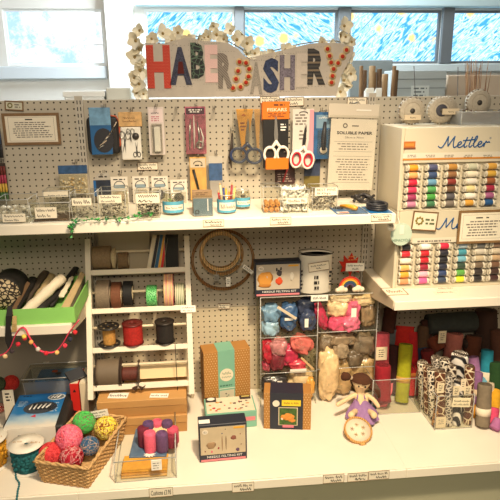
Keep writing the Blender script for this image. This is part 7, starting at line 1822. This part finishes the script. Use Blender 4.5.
# clear tray
fl_, fr_ = hz(371, 406, ZB), hz(419, 403, ZB); y0 = -.292; a, b_ = hy(372, 405, y0), hy(421, 402, y0); w = b_.x-a.x; H = hy(396, 379.5, y0).z-ZB
o = thing('clear_tray', 'low clear acrylic tray in front of the pink and lime felt rolls', 'tray', ((a.x+b_.x)/2, y0, ZB+.0006))
open_box(MB(), w, .20, H, CLEAR).build('walls', o); q = rim(MB(), w, .20, H, EDGE, .002); edges(q, w, .2, H, EDGE, .002); q.build('edges', o)
c = hy(385, 386, y0+.03); o = thing('felt_scrap', 'folded pink felt piece drooping in the clear tray', 'felt piece', (c.x, y0+.03, ZB+.006)); h = c.z-ZB
MB().add([(-.04, 0, h*.4), (.03, -.01, h*.75), (.035, .0, h*1.05), (-.03, .012, h*.9), (-.05, .02, .0), (.02, .02, .0)], [[0, 1, 2, 3], [4, 5, 1, 0]], mat((222, 110, 120), .95, var=.1, scale=60), True).build('felt', o)
felt(378, 402, 390, 398, -.245, -.245, .018, (150, 60, 70), 'dusty red felt roll lying on the floor of the clear tray', end=False)
# acrylic box of animal prints
p0, p1 = hz(434.5, 430.5, ZB), hz(471.5, 428, ZB); bl = hz(418.5, 404, ZB); ang = math.atan2(p1.y-p0.y, p1.x-p0.x)
w = (p1-p0).length; d = .22; cx = (p0+p1)/2; H = hy(453, 398, cx.y).z-ZB
o = thing('acrylic_box', 'clear acrylic box packed with rolled animal print fabrics', 'display box', (cx.x, cx.y+.002, ZB+.0006), rz=ang*.5)
open_box(MB(), w, d, H*1.06, CLEAR).build('walls', o); q = rim(MB(), w, d, H*1.06, EDGE, .002); edges(q, w, d, H*1.06, EDGE, .002); q.build('edges', o)
q = MB(); q.M = Matrix.Rotation(.08, 4, 'Y'); q.box(-w*.16, w*.32, -.006, -.003, H*.72, H*1.0, mat((236, 224, 190), .7)); q.text('Animal prints', -w*.13, w*.28, H*.88, H*.95, -.0064, INK).text('fat rolls £1.45', -w*.13, w*.28, H*.77, H*.84, -.0064, INK); q.build('price_label', o)
ZEB = wave_mat('zebra_print', (28, 26, 30), (240, 234, 226), 15, 5, 'DIAGONAL', .8, 1)
GIR = cell_mat('giraffe_print', (96, 52, 30), (226, 208, 176), 34, .07, .8); COW = cell_mat('cow_print', (56, 38, 32), (226, 214, 194), 40, .14, .8); SNK = cell_mat('snake_print', (90, 82, 76), (222, 212, 196), 70, .10, .8); DAL = cell_mat('spotted_print', (40, 33, 30), (230, 220, 200), 60, .13, .8); LEO2 = cell_mat('leopard_print', (178, 130, 76), (60, 36, 24), 70, .10, .8)
BW = 'rolled animal prints in the acrylic box'
def pr(px0, pyb, px1, pyt, Y0, Y1, r, m, label, lab=None, c=(120, 100, 80)): felt(px0, pyb, px1, pyt, Y0, Y1, r, c, label, BW, m=m, name='fabric_roll', lab=lab, flat=.9)
yb_ = cx.y
pr(424, 406, 422.5, 362, yb_+.17, yb_+.16, .023, DAL, 'black and cream spotted roll at the back left corner of the acrylic box')
pr(429, 412, 428, 366, yb_+.12, yb_+.11, .022, GIR, 'brown giraffe print roll at the left side of the acrylic box')
pr(434, 418, 431.5, 369, yb_+.075, yb_+.07, .021, DAL, 'cream spotted roll in the middle of the left side of the box')
pr(440, 424, 440, 371, yb_+.035, yb_+.03, .023, GIR, 'brown giraffe print roll with a white label at the front of the box', lab=(437, 444, 383, 393))
pr(448, 425, 448, 374, yb_+.03, yb_+.026, .019, SNK, 'grey snakeskin roll at the front of the box', lab=None)
pr(456, 425, 459, 380, yb_+.032, yb_+.03, .020, ZEB, 'zebra roll with a white label at the front of the box', lab=(453, 459.5, 386, 396))
pr(467, 424, 470, 366, yb_+.035, yb_+.03, .021, GIR, 'brown giraffe print roll at the front right corner of the box', lab=(464, 471, 386, 396))
pr(457, 408, 460, 354, yb_+.13, yb_+.09, .034, ZEB, 'largest zebra print roll standing up at the back of the acrylic box')
pr(437, 405, 436, 357, yb_+.17, yb_+.165, .022, SNK, 'pale snakeskin roll at the back of the acrylic box')
pr(445, 408, 445, 359, yb_+.125, yb_+.12, .024, DAL, 'cream dalmatian roll behind the front giraffe print roll')
pr(451, 412, 452, 365, yb_+.085, yb_+.08, .020, COW, 'cream roll with brown blotches beside the largest zebra roll')
pr(468, 408, 465, 371, yb_+.14, yb_+.13, .020, ZEB, 'narrow zebra roll behind the right-hand giraffe print roll')
pr(434, 425, 437, 408, yb_+.012+.014, yb_+.03, .012, LEO2, 'short leopard roll lying low at the front left of the box')
for (px0, px1, py0, py1, lb) in ((436, 446, 417, 428, 'cream label card low at the front left inside the acrylic box'), (461, 466, 379, 391, 'white label card tucked among the zebra rolls in the acrylic box')):
    X, zb, w_, h_ = rect(px0, px1, py0, py1, yb_+.008)
    o_ = thing('label_card', lb, 'label card', (X, yb_+.0085, max(zb, ZB+.004))); MB().box(-w_/2, w_/2, 0, .0012, 0, h_, mat((234, 218, 188), .7)).lines(-w_*.3, w_*.3, h_*.3, h_*.8, -.0004, GREYINK, 3, 3, .35, .01).build('card', o_)
# ------------------------------------------------------------------ light
wd = bpy.data.worlds.new('room_light'); SC.world = wd; wd.use_nodes = True
wd.node_tree.nodes['Background'].inputs[0].default_value = (1, .93, .84, 1); wd.node_tree.nodes['Background'].inputs[1].default_value = .09
def lamp(kind, name, loc, target, energy, color, size=.3, **kw):
    l = bpy.data.lights.new(name, kind); l.energy = energy; l.color = color
    if kind == 'AREA': l.shape = 'DISK'; l.size = size
    else: l.shadow_soft_size = size
    for k, v in kw.items(): setattr(l, k, v)
    o = bpy.data.objects.new(name, l); COL.objects.link(o); o.location = loc
    o.rotation_euler = (Vector(target)-Vector(loc)).to_track_quat('-Z', 'Y').to_euler(); return o
lamp('SPOT', 'ceiling_spot', (.40, -1.75, 2.75), (.34, -.36, .40), 330, (1, .79, .52), .10, spot_size=1.1, spot_blend=.9)
lamp('AREA', 'ceiling_lamp', (.1, -1.7, 2.7), (.1, -.3, .8), 18, (1, .86, .68), .6)
lamp('AREA', 'front_fill', (.0, -3.7, 2.7), (.1, 0, .7), 40, (1, .84, .62), .8)  # unseen fill light added behind the camera to brighten upright surfaces
lamp('AREA', 'rear_wall_fill', (.3, .55, 2.7), (.3, 1.2, 1.85), 52, (.86, .95, 1), .8)  # added cool fill that whitens the window wall, no real fitting
SC.view_settings.view_transform = 'Standard'; SC.view_settings.look = 'None'; SC.view_settings.gamma = 1
SC.view_settings.use_curve_mapping = False; SC.view_settings.exposure = .15
